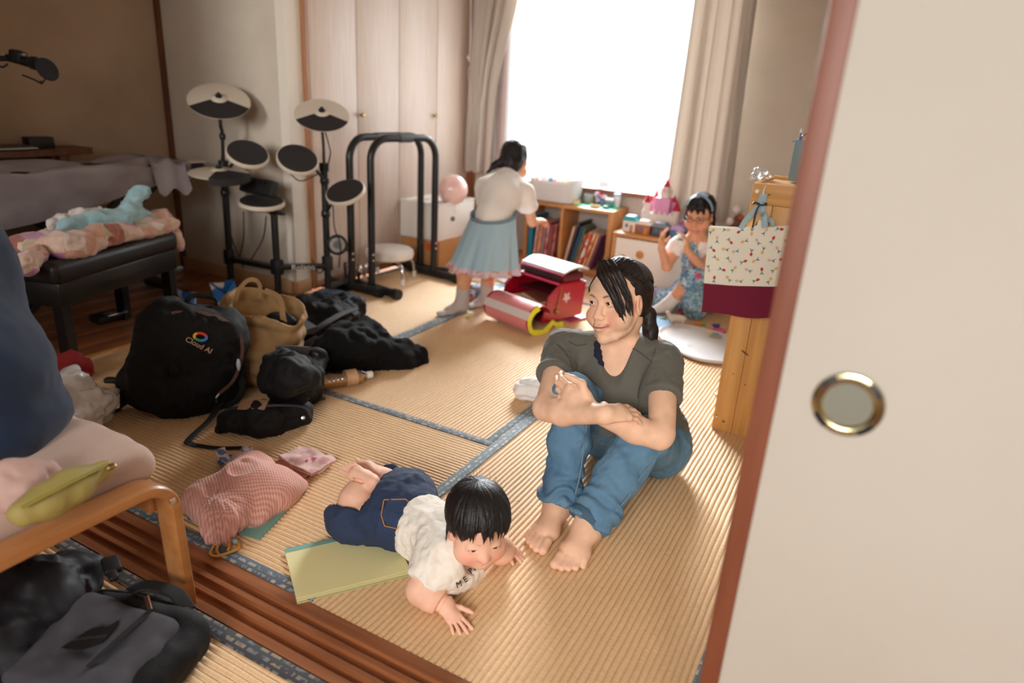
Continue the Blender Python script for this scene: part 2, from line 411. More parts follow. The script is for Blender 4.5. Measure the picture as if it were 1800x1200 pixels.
MHER = [heri_material('heri_blue_x', 0, (74, 86, 98), (176, 164, 142), (104, 122, 138), 10), heri_material('heri_blue_y', 1, (92, 108, 120), (196, 184, 160), (120, 138, 150), 10)]
MHERN = heri_material('heri_dark_x', 0, (52, 50, 54), (150, 130, 100), (92, 104, 122), 9.5)
# ================================================================== floor: tatami mats, sill, boards
floor = bpy.data.objects.new('floor', None); COL.objects.link(floor); tag(floor, kind='structure')
PITCH_R = .0155
def tatami(x0, x1, y0, y1, axis, heri, hm=None):
    """ribs run along axis; heri lists the border strips as (x0, x1, y0, y1)"""
    b = MB(); h = .0022
    a0, a1, c0, c1 = (x0, x1, y0, y1) if axis == 0 else (y0, y1, x0, x1)
    n = max(1, round((c1-c0)/PITCH_R)); prof = []
    for i in range(n):
        for k, z in ((0, -1), (.08, -.15), (.24, .75), (.5, 1), (.76, .75), (.92, -.15)): prof.append((c0+(c1-c0)*(i+k)/n, z*h-.001))
    prof.append((c1, -h-.001)); ns = 40; vs_ = []
    rnd = np.random.RandomState(int(abs(x0*1000)+abs(y0*77)))
    off = rnd.normal(size=(ns+1, n+1))*.0006
    for s_ in range(ns+1):
        a = a0+(a1-a0)*s_/ns
        for j, (c, z) in enumerate(prof):
            zz = z+off[s_, min(j//6, n)]*.35; cc = c+.0007*math.sin(s_*1.7+j//6*.9)*(0 < j < len(prof)-1)
            vs_.append((a, cc, zz) if axis == 0 else (cc, a, zz))
    k = len(prof); fs = []
    for s_ in range(ns):
        for j in range(k-1):
            q = (s_*k+j, (s_+1)*k+j, (s_+1)*k+j+1, s_*k+j+1); fs.append(q if axis else q[::-1])
    b.add(vs_, fs); m = b.build('tatami_mat', MTAT[axis], floor, smooth=75)
    for (p0, p1, q0, q1) in heri:
        ax = 0 if (p1-p0) > (q1-q0) else 1
        hb = MB(); hb.box(((p0+p1)/2, (q0+q1)/2, -.0035), (p1-p0, q1-q0, .0155), .0025)
        hb.build('cloth_border', (hm or MHER[ax]), m)
HW = .034
tatami(-2.83, -1.03, .955, 1.89, 0, [(-2.83, -1.03, .955, .992), (-2.83, -1.03, 1.89-HW, 1.89)])
tatami(-1.03, -.11, .957, 2.845, 1, [(-1.03, -1.03+.042, .957, 2.845), (-.145, -.11, .957, 2.845)])
tatami(-1.955, -1.03, 1.89, 3.71, 1, [(-1.955, -1.955+HW, 1.89, 3.71), (-1.03-HW, -1.03, 1.89, 3.71)])
tatami(-2.83, -1.955, 1.89, 3.71, 1, [(-2.83, -2.83+HW, 1.89, 3.71), (-1.955-HW, -1.955, 1.89, 3.71)])
tatami(-1.03, -.11, 2.845, 4.66, 1, [(-1.03, -1.03+.04, 2.845, 4.66), (-.145, -.11, 2.845, 4.66)])
tatami(-2.83, -1.03, 3.71, 4.66, 0, [(-2.83, -1.03, 3.71, 3.71+HW), (-2.83, -1.03, 4.62, 4.66)])
tatami(-2.6, -.2, -.15, .80, 0, [(-2.6, -.2, .762, .80)], MHERN)
tatami(-2.6, -.2, -1.1, -.15, 0, [(-2.6, -.2, -.19, -.15)], MHERN)
MB().box((-1.6, 1.2, -.05), (6.6, 7.6, .06)).build('subfloor', m_floorwood, floor)
for i in range(7):                                                     # floor boards of the alcove on the left
    x0 = -3.88+.15*i
    MB().box((x0+.0745, 1.9, -.012), (.147, 1.9, .018), .002).build('floor_board', m_floorwood, floor)
MB().box((-2.842, 1.9, .0), (.028, 1.9, .012), .004).build('board_edge', m_oakx, floor)
sill = bpy.data.objects.new('trim_1', None); COL.objects.link(sill); tag(sill, kind='structure')
ys = [.803, .826, .828, .846, .848, .862, .864, .883, .885, .899, .901, .920, .922, .955]
zs = [.004, .004, -.007, -.007, .003, .003, -.007, -.007, .003, .003, -.007, -.007, .003, .002]
b = MB(); pr_ = list(zip(ys, zs)); n = len(pr_)
xs_ = np.linspace(-2.85, 1.2, 60)
b.add([(x, y, z) for x in xs_ for y, z in pr_], [((i)*n+j, (i+1)*n+j, (i+1)*n+j+1, i*n+j+1) for i in range(59) for j in range(n-1)])
b.add([(-2.85, .803, .004), (1.2, .803, .004), (1.2, .803, -.03), (-2.85, .803, -.03)], [(3, 2, 1, 0)])
b.build('grooved_sill', m_rail, sill, smooth=30)
# ================================================================== walls
def struct(name, mb, mat, smooth=40): return tag(mb.build(name, mat, smooth=smooth), kind='structure')
H = 2.42; WY = 4.68; CX = -2.9
WX0, WX1, WZ0, WZ1 = -2.62, -1.02, .575, 2.02                          # window opening
b = MB()
b.box(((CX+WX0)/2-.1, WY+.06, H/2), (WX0-CX+.2, .12, H)); b.box(((WX1+.1)/2, WY+.06, H/2), (.1-WX1, .12, H))
b.box(((WX0+WX1)/2, WY+.06, WZ0/2), (WX1-WX0, .12, WZ0)); b.box(((WX0+WX1)/2, WY+.06, (H+WZ1)/2), (WX1-WX0, .12, H-WZ1))
struct('wall_back', b, m_wall)
b = MB(); b.box((-.04, 2.8, H/2), (.1, 3.85, H)); struct('wall_right', b, m_wall)
b = MB(); b.box((-3.46, 2.88, H/2), (1.0, .12, H)); struct('wall_alcove', b, m_wall)
b = MB(); b.box((-3.94, .6, H/2), (.12, 5.6, H)); struct('wall_left', b, M('plaster_brown', (172, 148, 126), .9, (162, 138, 116), nsc=3, bump=.15, bsc=220))
b = MB(); b.box((CX-.06, 2.878, H/2), (.12, .113, H)); struct('wall_pillar', b, M('pillar_white', (236, 228, 216), .8))
b = MB(); b.box((CX-.05, 3.8, H/2+1.0), (.1, 1.76, .5)); b.box((CX-.65, 3.8, H/2), (.02, 1.9, H)); struct('wall_closet', b, m_wall)
b = MB(); b.box((-1.6, 1.2, H+.05), (4.9, 7.3, .1)); struct('ceiling', b, m_ceil)
b = MB(); b.box((-1.4, .87, 2.15), (5, .1, .55)); b.box((-1.4, .87, 1.86), (5, .13, .05)); b.box((-3.4, .87, H/2), (1.05, .1, H)); b.box((.98, .87, H/2), (.36, .1, H)); struct('wall_partition', b, m_wallnear)
b = MB()                                                                # near room behind the camera
b.box((-3.2, -2.36, H/2), (1.7, .1, H)); b.box((.95, -2.36, H/2), (.8, .1, H)); b.box((-1, -2.36, .4), (3.2, .1, .8)); b.box((-1, -2.36, 2.34), (3.2, .1, .2))
b.box((1.28, -.7, H/2), (.1, 3.4, H)); struct('wall_near_room', b, m_wallnear)
b = MB(); b.box((-3.38, 2.808, .032), (.98, .024, .075), .004); b.box((CX+.009, 2.868, .032), (.02, .11, .075), .004); struct('baseboard_left', b, M('baseboard_tan', (196, 152, 112), .55))
b = MB(); b.box((-3.872, 2.806, H/2), (.03, .03, H), .004); struct('trim_2', b, m_darkwood)
b = MB(); b.box((CX+.018, 4.645, H/2), (.075, .07, H), .004); struct('trim_3', b, wood('post_wood', (158, 98, 58), (128, 74, 42), 2, .45))
b = MB(); b.box((CX+.008, 2.95, H/2), (.03, .03, H), .004); struct('trim_4', b, wood('closet_frame', (176, 126, 88), (156, 106, 70), 2, .45))
b = MB(); b.box((CX+.004, 3.78, .02), (.03, 1.66, .04), .004); struct('trim_5', b, wood('closet_frame_y', (176, 126, 88), (156, 106, 70), 1, .45))
# closet: four folding panels with small knobs
for i, (y0, y1) in enumerate(((2.967, 3.358), (3.358, 3.764), (3.764, 4.183), (4.183, 4.61))):
    d = tag(bpy.data.objects.new('door_%d' % (i+1), None), kind='structure'); COL.objects.link(d)
    MB().box((CX+.004, (y0+y1)/2, 1.06), (.028, y1-y0-.007, 2.03), .003).build('panel', m_closet, d)
    if i in (1, 2):
        yk = y0+.022 if i == 1 else y1-.032
        MB().lathe([(.005, 0), (.006, .012), (.013, .016), (.014, .024), (.009, .03), (0, .031)], 14, T(CX+.018, yk, .995) @ RY(PI/2)).build('door_knob', m_brass, d)
# window
win = tag(bpy.data.objects.new('window_1', None), kind='structure'); COL.objects.link(win)
m_winw = wood('window_wood', (150, 98, 70), (126, 78, 54), 0, .5)
b = MB(); b.box(((WX0+WX1)/2, WY-.015, WZ0-.012), (WX1-WX0+.1, .13, .03), .004); b.build('window_sill', m_winw, win)
b = MB(); b.box(((WX0+WX1)/2, WY-.004, WZ1+.02), (WX1-WX0+.1, .05, .05), .004)
for x in (WX0-.02, WX1+.02): b.box((x, WY-.004, (WZ0+WZ1)/2), (.05, .05, WZ1-WZ0), .004)
b.build('window_frame', m_winw, win)
m_alu = M('aluminium', (190, 188, 184), .35, metal=.8)
def thin(name, col, fac, rough=.05, gcol=(1, 1, 1, 1)):
    t = NT(name); t.t.nodes.remove(t.b); o_ = [n for n in t.t.nodes if n.type == 'OUTPUT_MATERIAL'][0]
    a = t.n('ShaderNodeBsdfTransparent'); a.inputs[0].default_value = col; g = t.n('ShaderNodeBsdfGlossy', Roughness=rough); g.inputs[0].default_value = gcol
    m_ = t.n('ShaderNodeMixShader'); m_.inputs[0].default_value = fac; t.l(a, m_.inputs[1]); t.l(g, m_.inputs[2]); t.l(m_, o_.inputs[0]); return t.m
m_glass = thin('window_glass', (.97, .98, .98, 1), .05)
for k, (xa, xb, yy) in enumerate(((WX0+.005, -1.80, WY+.05), (-1.86, WX1-.005, WY+.085))):
    b = MB(); zc = (WZ0+WZ1)/2; hh = WZ1-WZ0-.01
    for x in (xa+.018, xb-.018): b.box((x, yy, zc), (.036, .025, hh), .003)
    for z in (WZ0+.025, WZ1-.025): b.box(((xa+xb)/2, yy, z), (xb-xa, .025, .045), .003)
    s_ = b.build('sash', m_alu, win)
    MB().box(((xa+xb)/2, yy, zc), (xb-xa-.06, .004, hh-.08)).build('glass_pane', m_glass, s_)
# curtains
def curtain(name, label, x0, x1, z0, z1, y, folds, amp, mat, seed, group, pinch=None, thick=.0025):
    rnd = np.random.RandomState(seed); ph = rnd.uniform(0, 6, 4)
    def fn(u, v):
        z = z0+(z1-z0)*v
        uu = u+.05*vnoise(np.array([[u*5, v*1.2, seed]]))[0]*(1-v)
        a = amp*(.7+.5*math.sin(uu*9+ph[0]))*(1.1-.45*v)
        yy = y+a*math.sin(uu*2*PI*folds+ph[1]+.5*math.sin(v*2+uu*6))+.3*a*math.sin(uu*4*PI*folds*1.3+ph[2])
        xa, xb = (x0, x1) if pinch is None else pinch(v)
        return (xa+(xb-xa)*u+.35*a*math.cos(uu*2*PI*folds+ph[1]), yy, z+.006*math.sin(u*20+ph[3])*(1-v))
    b = MB(); b.grid(fn, int(folds*12), 36, thick)
    return tag(b.build(name, mat, smooth=80), label, 'curtain', group)
t = NT('sheer_voile'); nt = t.t; nt.nodes.remove(t.b); o_ = [n for n in nt.nodes if n.type == 'OUTPUT_MATERIAL'][0]
tp = t.n('ShaderNodeBsdfTransparent'); tl = t.n('ShaderNodeBsdfTranslucent'); df = t.n('ShaderNodeBsdfDiffuse')
tl.inputs[0].default_value = (.95, .95, .95, 1); df.inputs[0].default_value = (.9, .9, .9, 1)
m1 = t.n('ShaderNodeMixShader'); m1.inputs[0].default_value = .3; m2 = t.n('ShaderNodeMixShader'); m2.inputs[0].default_value = .24
t.l(tl, m1.inputs[1]); t.l(df, m1.inputs[2]); t.l(tp, m2.inputs[1]); t.l(m1, m2.inputs[2]); t.l(m2, o_.inputs[0])
m_sheer = t.m
t = NT('drape_fabric'); tl = t.n('ShaderNodeBsdfTranslucent'); tl.inputs[0].default_value = lin((216, 206, 196)); mx_ = t.n('ShaderNodeMixShader'); mx_.inputs[0].default_value = .26
t.b.inputs['Base Color'].default_value = lin((212, 202, 192)); t.b.inputs['Roughness'].default_value = .9; o_ = [n for n in t.t.nodes if n.type == 'OUTPUT_MATERIAL'][0]
t.l(t.b, mx_.inputs[1]); t.l(tl, mx_.inputs[2]); t.l(mx_, o_.inputs[0]); m_drape = t.m
curtain('sheer_curtain', 'white sheer curtain across the bright window, between the beige drapes', -2.66, -1.02, .55, 2.1, WY-.06, 8, .012, m_sheer, 5, None, thick=0)
curtain('drape', 'long beige drape drawn to the closet side of the window', -2.86, -2.5, .60, 2.12, WY-.12, 4.5, .028, m_drape, 2, None, pinch=lambda v: (-2.86, -2.60+.17*sm(np.array(v), .3, 1.0)-.05*(1-v)))
curtain('drape', 'long beige drape hanging behind the seated girl and the toy castle', -1.27, -.87, .47, 2.12, WY-.12, 5, .03, m_drape, 9, None, pinch=lambda v: (-1.28+.02*v, -.86-.04*v))
b = MB(); b.tube([(-2.88, WY-.12, 2.13), (-.8, WY-.12, 2.13)], .012, 10); tag(b.build('curtain_rod', m_darkwood), 'brown curtain rod above the window', 'curtain rod')
m_rib = M('ribbon_white', (228, 220, 212), .7)
b = MB(); b.tube(cr([GY(826, -160, 4.5), GY(828, 0, 4.5), GY(826, 100, 4.5), GY(823, 104, 4.5)], 5), 1, 8, flat=(.014, .004), up=(1, 0, 0))
b.tube(cr([GY(822, 98, 4.5), GY(828, 112, 4.49), GY(823, 128, 4.5), GY(826, 150, 4.495), GY(824, 175, 4.5)], 5), 1, 8, flat=(.012, .003), up=(.8, .6, 0))
b.ell(GY(824, 101, 4.5), (.014, .01, .012), 10)
tag(b.build('ribbon', m_rib), 'white ribbon cord hanging knotted on the brown post beside the window', 'ribbon')
# fusuma
fus = tag(bpy.data.objects.new('door_5', None), kind='structure'); COL.objects.link(fus)
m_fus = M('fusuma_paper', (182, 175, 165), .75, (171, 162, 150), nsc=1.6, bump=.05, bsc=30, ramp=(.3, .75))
m_fusf = wood('fusuma_frame', (124, 68, 44), (104, 54, 34), 2, .5)
FY = .868; fx0, fx1 = -.094, .80
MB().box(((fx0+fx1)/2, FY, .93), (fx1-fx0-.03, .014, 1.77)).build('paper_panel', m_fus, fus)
b = MB()
for x in (fx0+.0135, fx1-.0135): b.box((x, FY, .93), (.027, .02, 1.83), .0015)
fr = b.build('frame', m_fusf, fus)
b = MB(); b.box(((fx0+fx1)/2, FY, .02), (fx1-fx0-.056, .02, .027), .0015); b.box(((fx0+fx1)/2, FY, 1.83), (fx1-fx0-.056, .02, .027), .0015); b.build('cross_rail', m_fusf, fus)
hc = GY(1490, 711, FY-.008); X_ = T(hc[0], FY-.0075, hc[2]) @ RX(PI/2)
pullr = MB(); pullr.lathe([(.0265, -.002), (.0265, .0), (.0275, .0022), (.031, .0048), (.0355, .0052), (.0395, .0035), (.0405, 0), (.0405, -.003)], 48, X_)
p_ = pullr.build('door_pull', M('pull_metal', (176, 164, 128), .2, metal=1), fus)
MB().lathe([(0, -.0025), (.0265, -.0015), (.0275, .0015)], 40, X_).build('pull_dish', M('pull_dish', (148, 150, 138), .35, metal=.6), p_)
bl = MB()
for k in range(4):
    a0 = PI/2*k+.5; bl.grid(lambda u, v: ((.0325+.0065*v)*math.cos(a0+u*.55), (.0325+.0065*v)*math.sin(a0+u*.55), .0056-.0016*v*v*1.2), 8, 2, .0012, X_)
bl.build('pull_inlay', m_blackp, p_)
# ================================================================== music corner
m_rubber = M('drum_rubber', (38, 34, 36), .75, bump=.1, bsc=300)
m_pale = M('pale_plastic', (214, 202, 186), .5)
def disc(parent, c, nrm, r, kind, wedge_dir=None, name='pad'):
    """electronic drum pad or cymbal facing nrm"""
    n = V(nrm).normalized(); X = Matrix.Translation(V(c)) @ n.to_track_quat('Z', 'Y').to_matrix().to_4x4()
    if kind == 'pad':
        o = MB().lathe([(0, -.03), (r*.55, -.03), (r*.9, -.022), (r, -.012), (r, .002), (r*.97, .007), (r*.93, .008)], 40, X).build('pad', m_pale, parent, True)
        MB().lathe([(r*.94, .0065), (r*.93, .0095), (r*.6, .011), (0, .0115)], 40, X).build('rubber_head', m_rubber, o)
    else:
        o = MB().lathe([(0, -.012), (r*.3, -.012), (r*.9, -.006), (r, -.003), (r, 0), (r*.8, .006), (r*.27, .014), (r*.24, .02), (0, .03)], 44, X).build('cymbal', m_pale, parent, True)
        w = V(wedge_dir); w = (X.to_3x3().inverted() @ w); a0 = math.atan2(w.y, w.x); b = MB()
        half = math.radians(66 if kind == 'cym' else 48)
        b.grid(lambda u, v: ((.29+.725*v)*r*math.cos(a0-half+2*half*u), (.29+.725*v)*r*math.sin(a0-half+2*half*u), .018-.0155*((.29+.725*v))+.001), 22, 8, .004, X)
        if kind == 'hat': b.grid(lambda u, v: (1.012*r*math.cos(a0-half+2*half*u), 1.012*r*math.sin(a0-half+2*half*u), .003-.035*v), 22, 2, .004, X)
        b.build('rubber_wedge', m_rubber, o)
        MB().lathe([(.016, .022), (.018, .03), (.01, .034), (.008, .046), (0, .047)], 14, X).build('wing_nut', m_blackp, o)
    return o
def clampb(b, p, r=.022): b.ell(p, (r, r, r*1.3), 10)
PC = A(-2.872, 2.655, 0); PL = A(-3.21, 2.62, 0); PR = GY(571, 330, 2.87)*A(1, 1, 0)
kit = thing('drum_kit', 'black electronic drum kit with white rimmed pads standing in the alcove corner', 'drum kit', PC)
tocam = lambda p: (CAM-np.array(p))/np.linalg.norm(CAM-np.array(p))
def face(p, up=.7, right=0): d = tocam(p); return d*(1-up)+A(0, 0, up)+_R*right
for P, z, lean in ((PL, .72, (.015, 0)), (PC, .50, (0, 0)), (PR, .74, (0, 0))):
    b = MB(); b.tube([P, P+A(lean[0], lean[1], z)], .019, 14); b.tube([P+A(0, 0, 0), P+A(0, 0, .02)], .026, 14); b.tube([P+A(lean[0]*.9, 0, z*.96), P+A(lean[0], 0, z+.015)], .026, 14)
    b.build('post', m_black, kit, True)
b = MB()
for a, c in ((PL, PC), (PC, PR)):
    a, c = a+A(0, 0, .19), c+A(0, 0, .185); b.tube([a, c], 1, 8, flat=(.05, .03), up=(0, 0, 1))
b.build('crossbar', m_black, kit, True)
b = MB(); b.box(PC+A(0, 0, .19), (.06, .055, .09), .012); b.box(PR+A(0, 0, .2), (.05, .05, .09), .012); b.box(PL+A(0, 0, .2), (.05, .05, .09), .012); b.parts('hinge_block', m_blackp, kit, True)
mid = (PC+PR)/2+A(.0, 0, .188); dR = (PR-PC)/np.linalg.norm(PR-PC); nn = np.cross(dR, [0, 0, 1.])
Xt = Matrix([[dR[0], 0, nn[0], mid[0]+nn[0]*.027], [dR[1], 0, nn[1], mid[1]+nn[1]*.027], [0, 1, 0, mid[2]], [0, 0, 0, 1]])
text('lettering', 'Roland', M('print_white', (214, 206, 196), .6), kit, Xt, .046)
spec = [('cym', (385, 177), 2.6, .155, .60), ('cym', (566, 202), 2.86, .141, .60), ('hat', (385, 304), 2.48, .150, .90)]
for kind, (px, py), y, r, up in spec:
    p = GY(px, py, y); disc(kit, p, face(p, up), r, kind, tocam(p)*A(1, 1, 0)+(_R*.75 if kind == 'hat' else 0))
for (px, py), y, r, up, rt in (((435, 270), 2.56, .107, .62, .12), ((523, 280), 2.66, .105, .56, .10), ((607, 337), 2.82, .106, .62, -.22), ((460, 355), 2.6, .118, .86, 0)):
    p = GY(px, py, y); disc(kit, p, face(p, up, rt), r, 'pad')
b = MB(); top = PL+A(.015, 0, .73); cL = GY(385, 186, 2.6); b.tube(cr([top, top+A(.01, 0, .15), cL+A(0, 0, -.1), cL], 4), .009, 8); clampb(b, top+A(.01, 0, .13), .018); clampb(b, cL+A(0, 0, -.06), .015)
top = PR+A(0, 0, .75); cR = GY(566, 210, 2.86); b.tube(cr([top, top+A(0, 0, .1), cR+A(0, 0, -.05), cR], 4), .008, 8); clampb(b, cR+A(0, 0, -.04), .014)
b.parts('cymbal_rod', m_black, kit, True)
b = MB()
for a, q, yq in ((PL+A(.012, 0, .66), (430, 280), 2.58), (PR+A(0, 0, .66), (535, 288), 2.68), (PR+A(0, 0, .48), (600, 345), 2.84), (PL+A(.01, 0, .56), (385, 312), 2.5)):
    e = GY(q[0], q[1], yq); b.tube(cr([a, (a+e)/2+A(0, 0, .02), e], 5), .008, 8); clampb(b, a, .026)
b.tube([PC+A(0, 0, .5), GY(462, 366, 2.6)], .012, 8); b.box(GY(480, 372, 2.6), (.16, .03, .02), .006, None)
b.parts('pad_arm', m_black, kit, True)
b = MB(); c = GY(455, 328, 2.62); Xm = Matrix.Translation(V(c)) @ RZ(-.1) @ RX(-.35); b.box((0, 0, 0), (.26, .05, .085), .01, Xm); md = b.build('sound_module', m_blackp, kit, True)
b = MB()
for i in range(6): b.lathe([(.008, 0), (.007, .01), (0, .01)], 10, Xm @ T(-.1+.036*i, -.026, .022) @ RX(PI/2))
b.parts('module_knob', m_black, md)
b = MB(); c = GY(593, 430, 2.86); Xk = Matrix.Translation(V(c)) @ V(tocam(c)*A(1, 1, .3)).to_track_quat('Z', 'Y').to_matrix().to_4x4()
b.lathe([(0, -.04), (.05, -.04), (.056, -.01), (.056, .01), (.046, .016), (.044, .008), (0, .008)], 30, Xk); kp = b.build('kick_pad', m_blackp, kit, True)
MB().lathe([(.043, .009), (.04, .013), (.022, .014), (.02, .009)], 30, Xk).build('kick_ring', M('grey_foam', (150, 146, 142), .7), kp)
b = MB(); pb = GZ(600, 512); b.box(pb+A(-.01, .02, .012), (.10, .30, .02), .006, None); b.box(pb+A(-.01, -.0, .05), (.075, .24, .012), .004, None)
for dx in (-.055, .05): b.tube([pb+A(dx, .1, 0), pb+A(dx, .1, .15)], .009, 8)
pd = b.build('kick_pedal', m_black, kit, True)
b = MB(); b.tube([pb+A(-.07, .1, .13), pb+A(.06, .1, .13)], .006, 8); b.tube([pb+A(0, .1, .13), pb+A(.0, .07, .24)], .005, 8); b.ell(pb+A(0, .065, .245), (.014, .022, .014), 10); b.ell(pb+A(0, .1, .13), (.018, .02, .025), 10); b.ell(pb+A(.06, .1, .12), (.015, .02, .03), 10)
b.parts('pedal_rod', m_chrome, pd)
b = MB()
for pts in ([(389, 215, 2.6), (392, 250, 2.58), (388, 300, 2.55), (394, 360, 2.58), (408, 420, 2.6), (428, 470, 2.62)], [(570, 225, 2.86), (580, 262, 2.84), (580, 275, 2.84), (574, 300, 2.86)], [(510, 305, 2.66), (530, 318, 2.68), (566, 302, 2.84)],
            [(428, 372, 2.6), (428, 420, 2.65), (420, 455, 2.7)], [(468, 380, 2.62), (462, 420, 2.65), (440, 458, 2.7)], [(585, 350, 2.84), (588, 400, 2.85), (598, 430, 2.85), (596, 470, 2.84)], [(572, 470, 2.86), (560, 480, 2.8), (548, 455, 2.78)]):
    b.tube(cr([GY(*p) for p in pts], 5), .0035, 6)
b.parts('cable', m_blackp, kit, True)
# ---- keyboard on its X stand, with cloth
kb = thing('keyboard', 'black electronic keyboard end sticking out from under the grey cloth', 'keyboard', (-3.47, 1.95, 0))
MB().box((-3.49, 1.97, .672), (.26, 1.34, .075), .02).build('body', m_blackp, kb, True)
MB().box((-3.42, 2.57, .712), (.13, .14, .008), .002).build('white_keys', m_pale, kb, True)
st = thing('keyboard_stand', 'black X shaped keyboard stand under the cloth covered keyboard', 'stand', (-3.47, 2, 0))
for dx in (-.1, .06):
    for s_ in (-1, 1):
        b = MB(); b.tube([(-3.47+dx+.012*s_, 1.98-s_*.42, .02), (-3.47+dx+.012*s_, 1.98+s_*.38, .61)], 1, 8, flat=(.035, .022), up=(1, 0, 0)); b.build('leg', m_black, st, True)
b = MB()
for y in (1.60, 2.36): b.tube([(-3.62, y, .615), (-3.37, y, .615)], .016, 10)
for y in (1.56, 2.4): b.tube([(-3.66, y, .016), (-3.32, y, .016)], .016, 10)
b.parts('support_bar', m_black, st, True)
m_greycloth = M('grey_cloth', (164, 156, 160), .9, (148, 140, 146), nsc=6, bump=.25, bsc=420)
def cover(u, v):
    y = 1.02+1.5*u; n_ = fbm(np.array([[u*7, v*4, 2.]]), 3)[0]
    droop = .225-.16*sm(np.array(u), .3, 1.0)
    s = v*(.34+droop+.02)
    if s < .03: x, z = -3.64, .705+s*.3
    elif s < .34: x, z = -3.64+(s-.03), .718+.008*n_*(1-u*.5)
    else: x, z = -3.325+.012*n_+.02*math.sin(u*12)*(s-.34)/.2, .715-(s-.34)
    return (x+.004*n_, y, z+.006*n_)
b = MB(); b.grid(cover, 60, 34, .003)
b.grid(lambda u, v: (-3.62+.31*v+.05*u, 2.33+.16*u+.03*math.sin(v*5), .732+.014*math.sin(u*9+v*4)-.015*u if v < .85 else .715-.14*(v-.85)/.15-.02*math.sin(u*10)), 24, 30, .004)
tag(b.build('cloth_cover', m_greycloth, smooth=80), 'rumpled grey cloth draped over the keyboard by the dark wall', 'cloth')
dk = thing('wooden_desk', 'narrow brown wooden desk against the dark wall behind the keyboard', 'desk', (-3.75, 1.6, 0))
b = MB(); b.prism([(-3.87, .9), (-3.87, 2.22), (-3.70, 2.22), (-3.66, 2.19), (-3.645, 2.12), (-3.645, .9)], .745, .772); b.build('desktop', m_darkwood, dk, True)
for y in (1.0, 2.05):
    for x in (-3.84, -3.68): MB().box((x, y, .372), (.04, .05, .745), .004).build('leg', m_darkwood, dk, True)
lp = thing('notebook_computer', 'slim silver notebook computer lying on the brown desk behind the cloth', 'computer', (-3.72, 1.45, .772))
MB().box((-3.735, 1.62, .781), (.16, .62, .014), .004).build('case', m_steel, lp, True)
MB().box((-3.74, 1.62, .7905), (.15, .6, .004), .002).build('lid', M('lid_dark', (60, 52, 50), .5), lp, True)
tag(MB().box((-3.78, 2.0, .799), (.07, .12, .054), .006).build('speaker_bar', m_blackp), 'small black box at the end of the brown desk against the wall', 'speaker')
# ---- microphone on boom
def GD(px, py, d): return CAM+(_F+_R*(px-900)/FPX+_U*(600-py)/FPX)*d
mc = thing('microphone', 'black microphone with round pop filter on a boom arm at the dark wall', 'microphone', GD(30, 108, 2.8)*A(1, 1, 0))
a, e = GD(12, 101, 2.8), GD(70, 113, 2.8); dv = (e-a)/np.linalg.norm(e-a)
b = MB(); b.lathe([(0, 0), (.014, .0), (.019, .07), (.021, .095), (.021, .1)], 18, aim(a, e)); b.build('body', m_blackp, mc, True)
b = MB(); b.lathe([(.021, .098), (.026, .105), (.027, .122), (.02, .138), (0, .146)], 20, aim(a, e)); b.build('mic_grille', M('mic_mesh', (52, 50, 50), .45, metal=.6, bump=.8, bsc=900), mc, True)
c = GD(83, 122, 2.76); X = Matrix.Translation(V(c)) @ V(_R*.85-_F*.42+_U*.12).to_track_quat('Z', 'Y').to_matrix().to_4x4()
b = MB(); b.lathe([(0, -.003), (.042, -.003), (.046, 0), (.042, .003), (0, .003)], 32, X); b.build('pop_filter', M('pop_mesh', (24, 22, 22), .9), mc, True)
b = MB(); b.tube(cr([GD(40, 132, 2.8), GD(60, 140, 2.78), GD(73, 146, 2.76), GD(80, 138, 2.76)], 5), .0035, 8); b.ell(GD(73, 145, 2.76), (.008, .008, .008), 8); b.build('filter_gooseneck', m_black, mc, True)
b = MB(); b.box((0, 0, 0), (.05, .05, .055), .01, aim(GD(32, 100, 2.8), e)); s0 = GD(-170, 110, 2.55); b.tube([GD(15, 103, 2.8), GD(-80, 100, 2.68), s0], .011, 10)
b.tube([s0, s0*A(1, 1, 0)], .013, 10); b.lathe([(.14, 0), (.14, .012), (.02, .02), (0, .03)], 24, Matrix.Translation(V(s0*A(1, 1, 0)))); b.tube(cr([GD(14, 112, 2.79), GD(4, 118, 2.79), GD(-10, 112, 2.79)], 4), .004, 6)
b.build('boom_stand', m_black, mc, True)
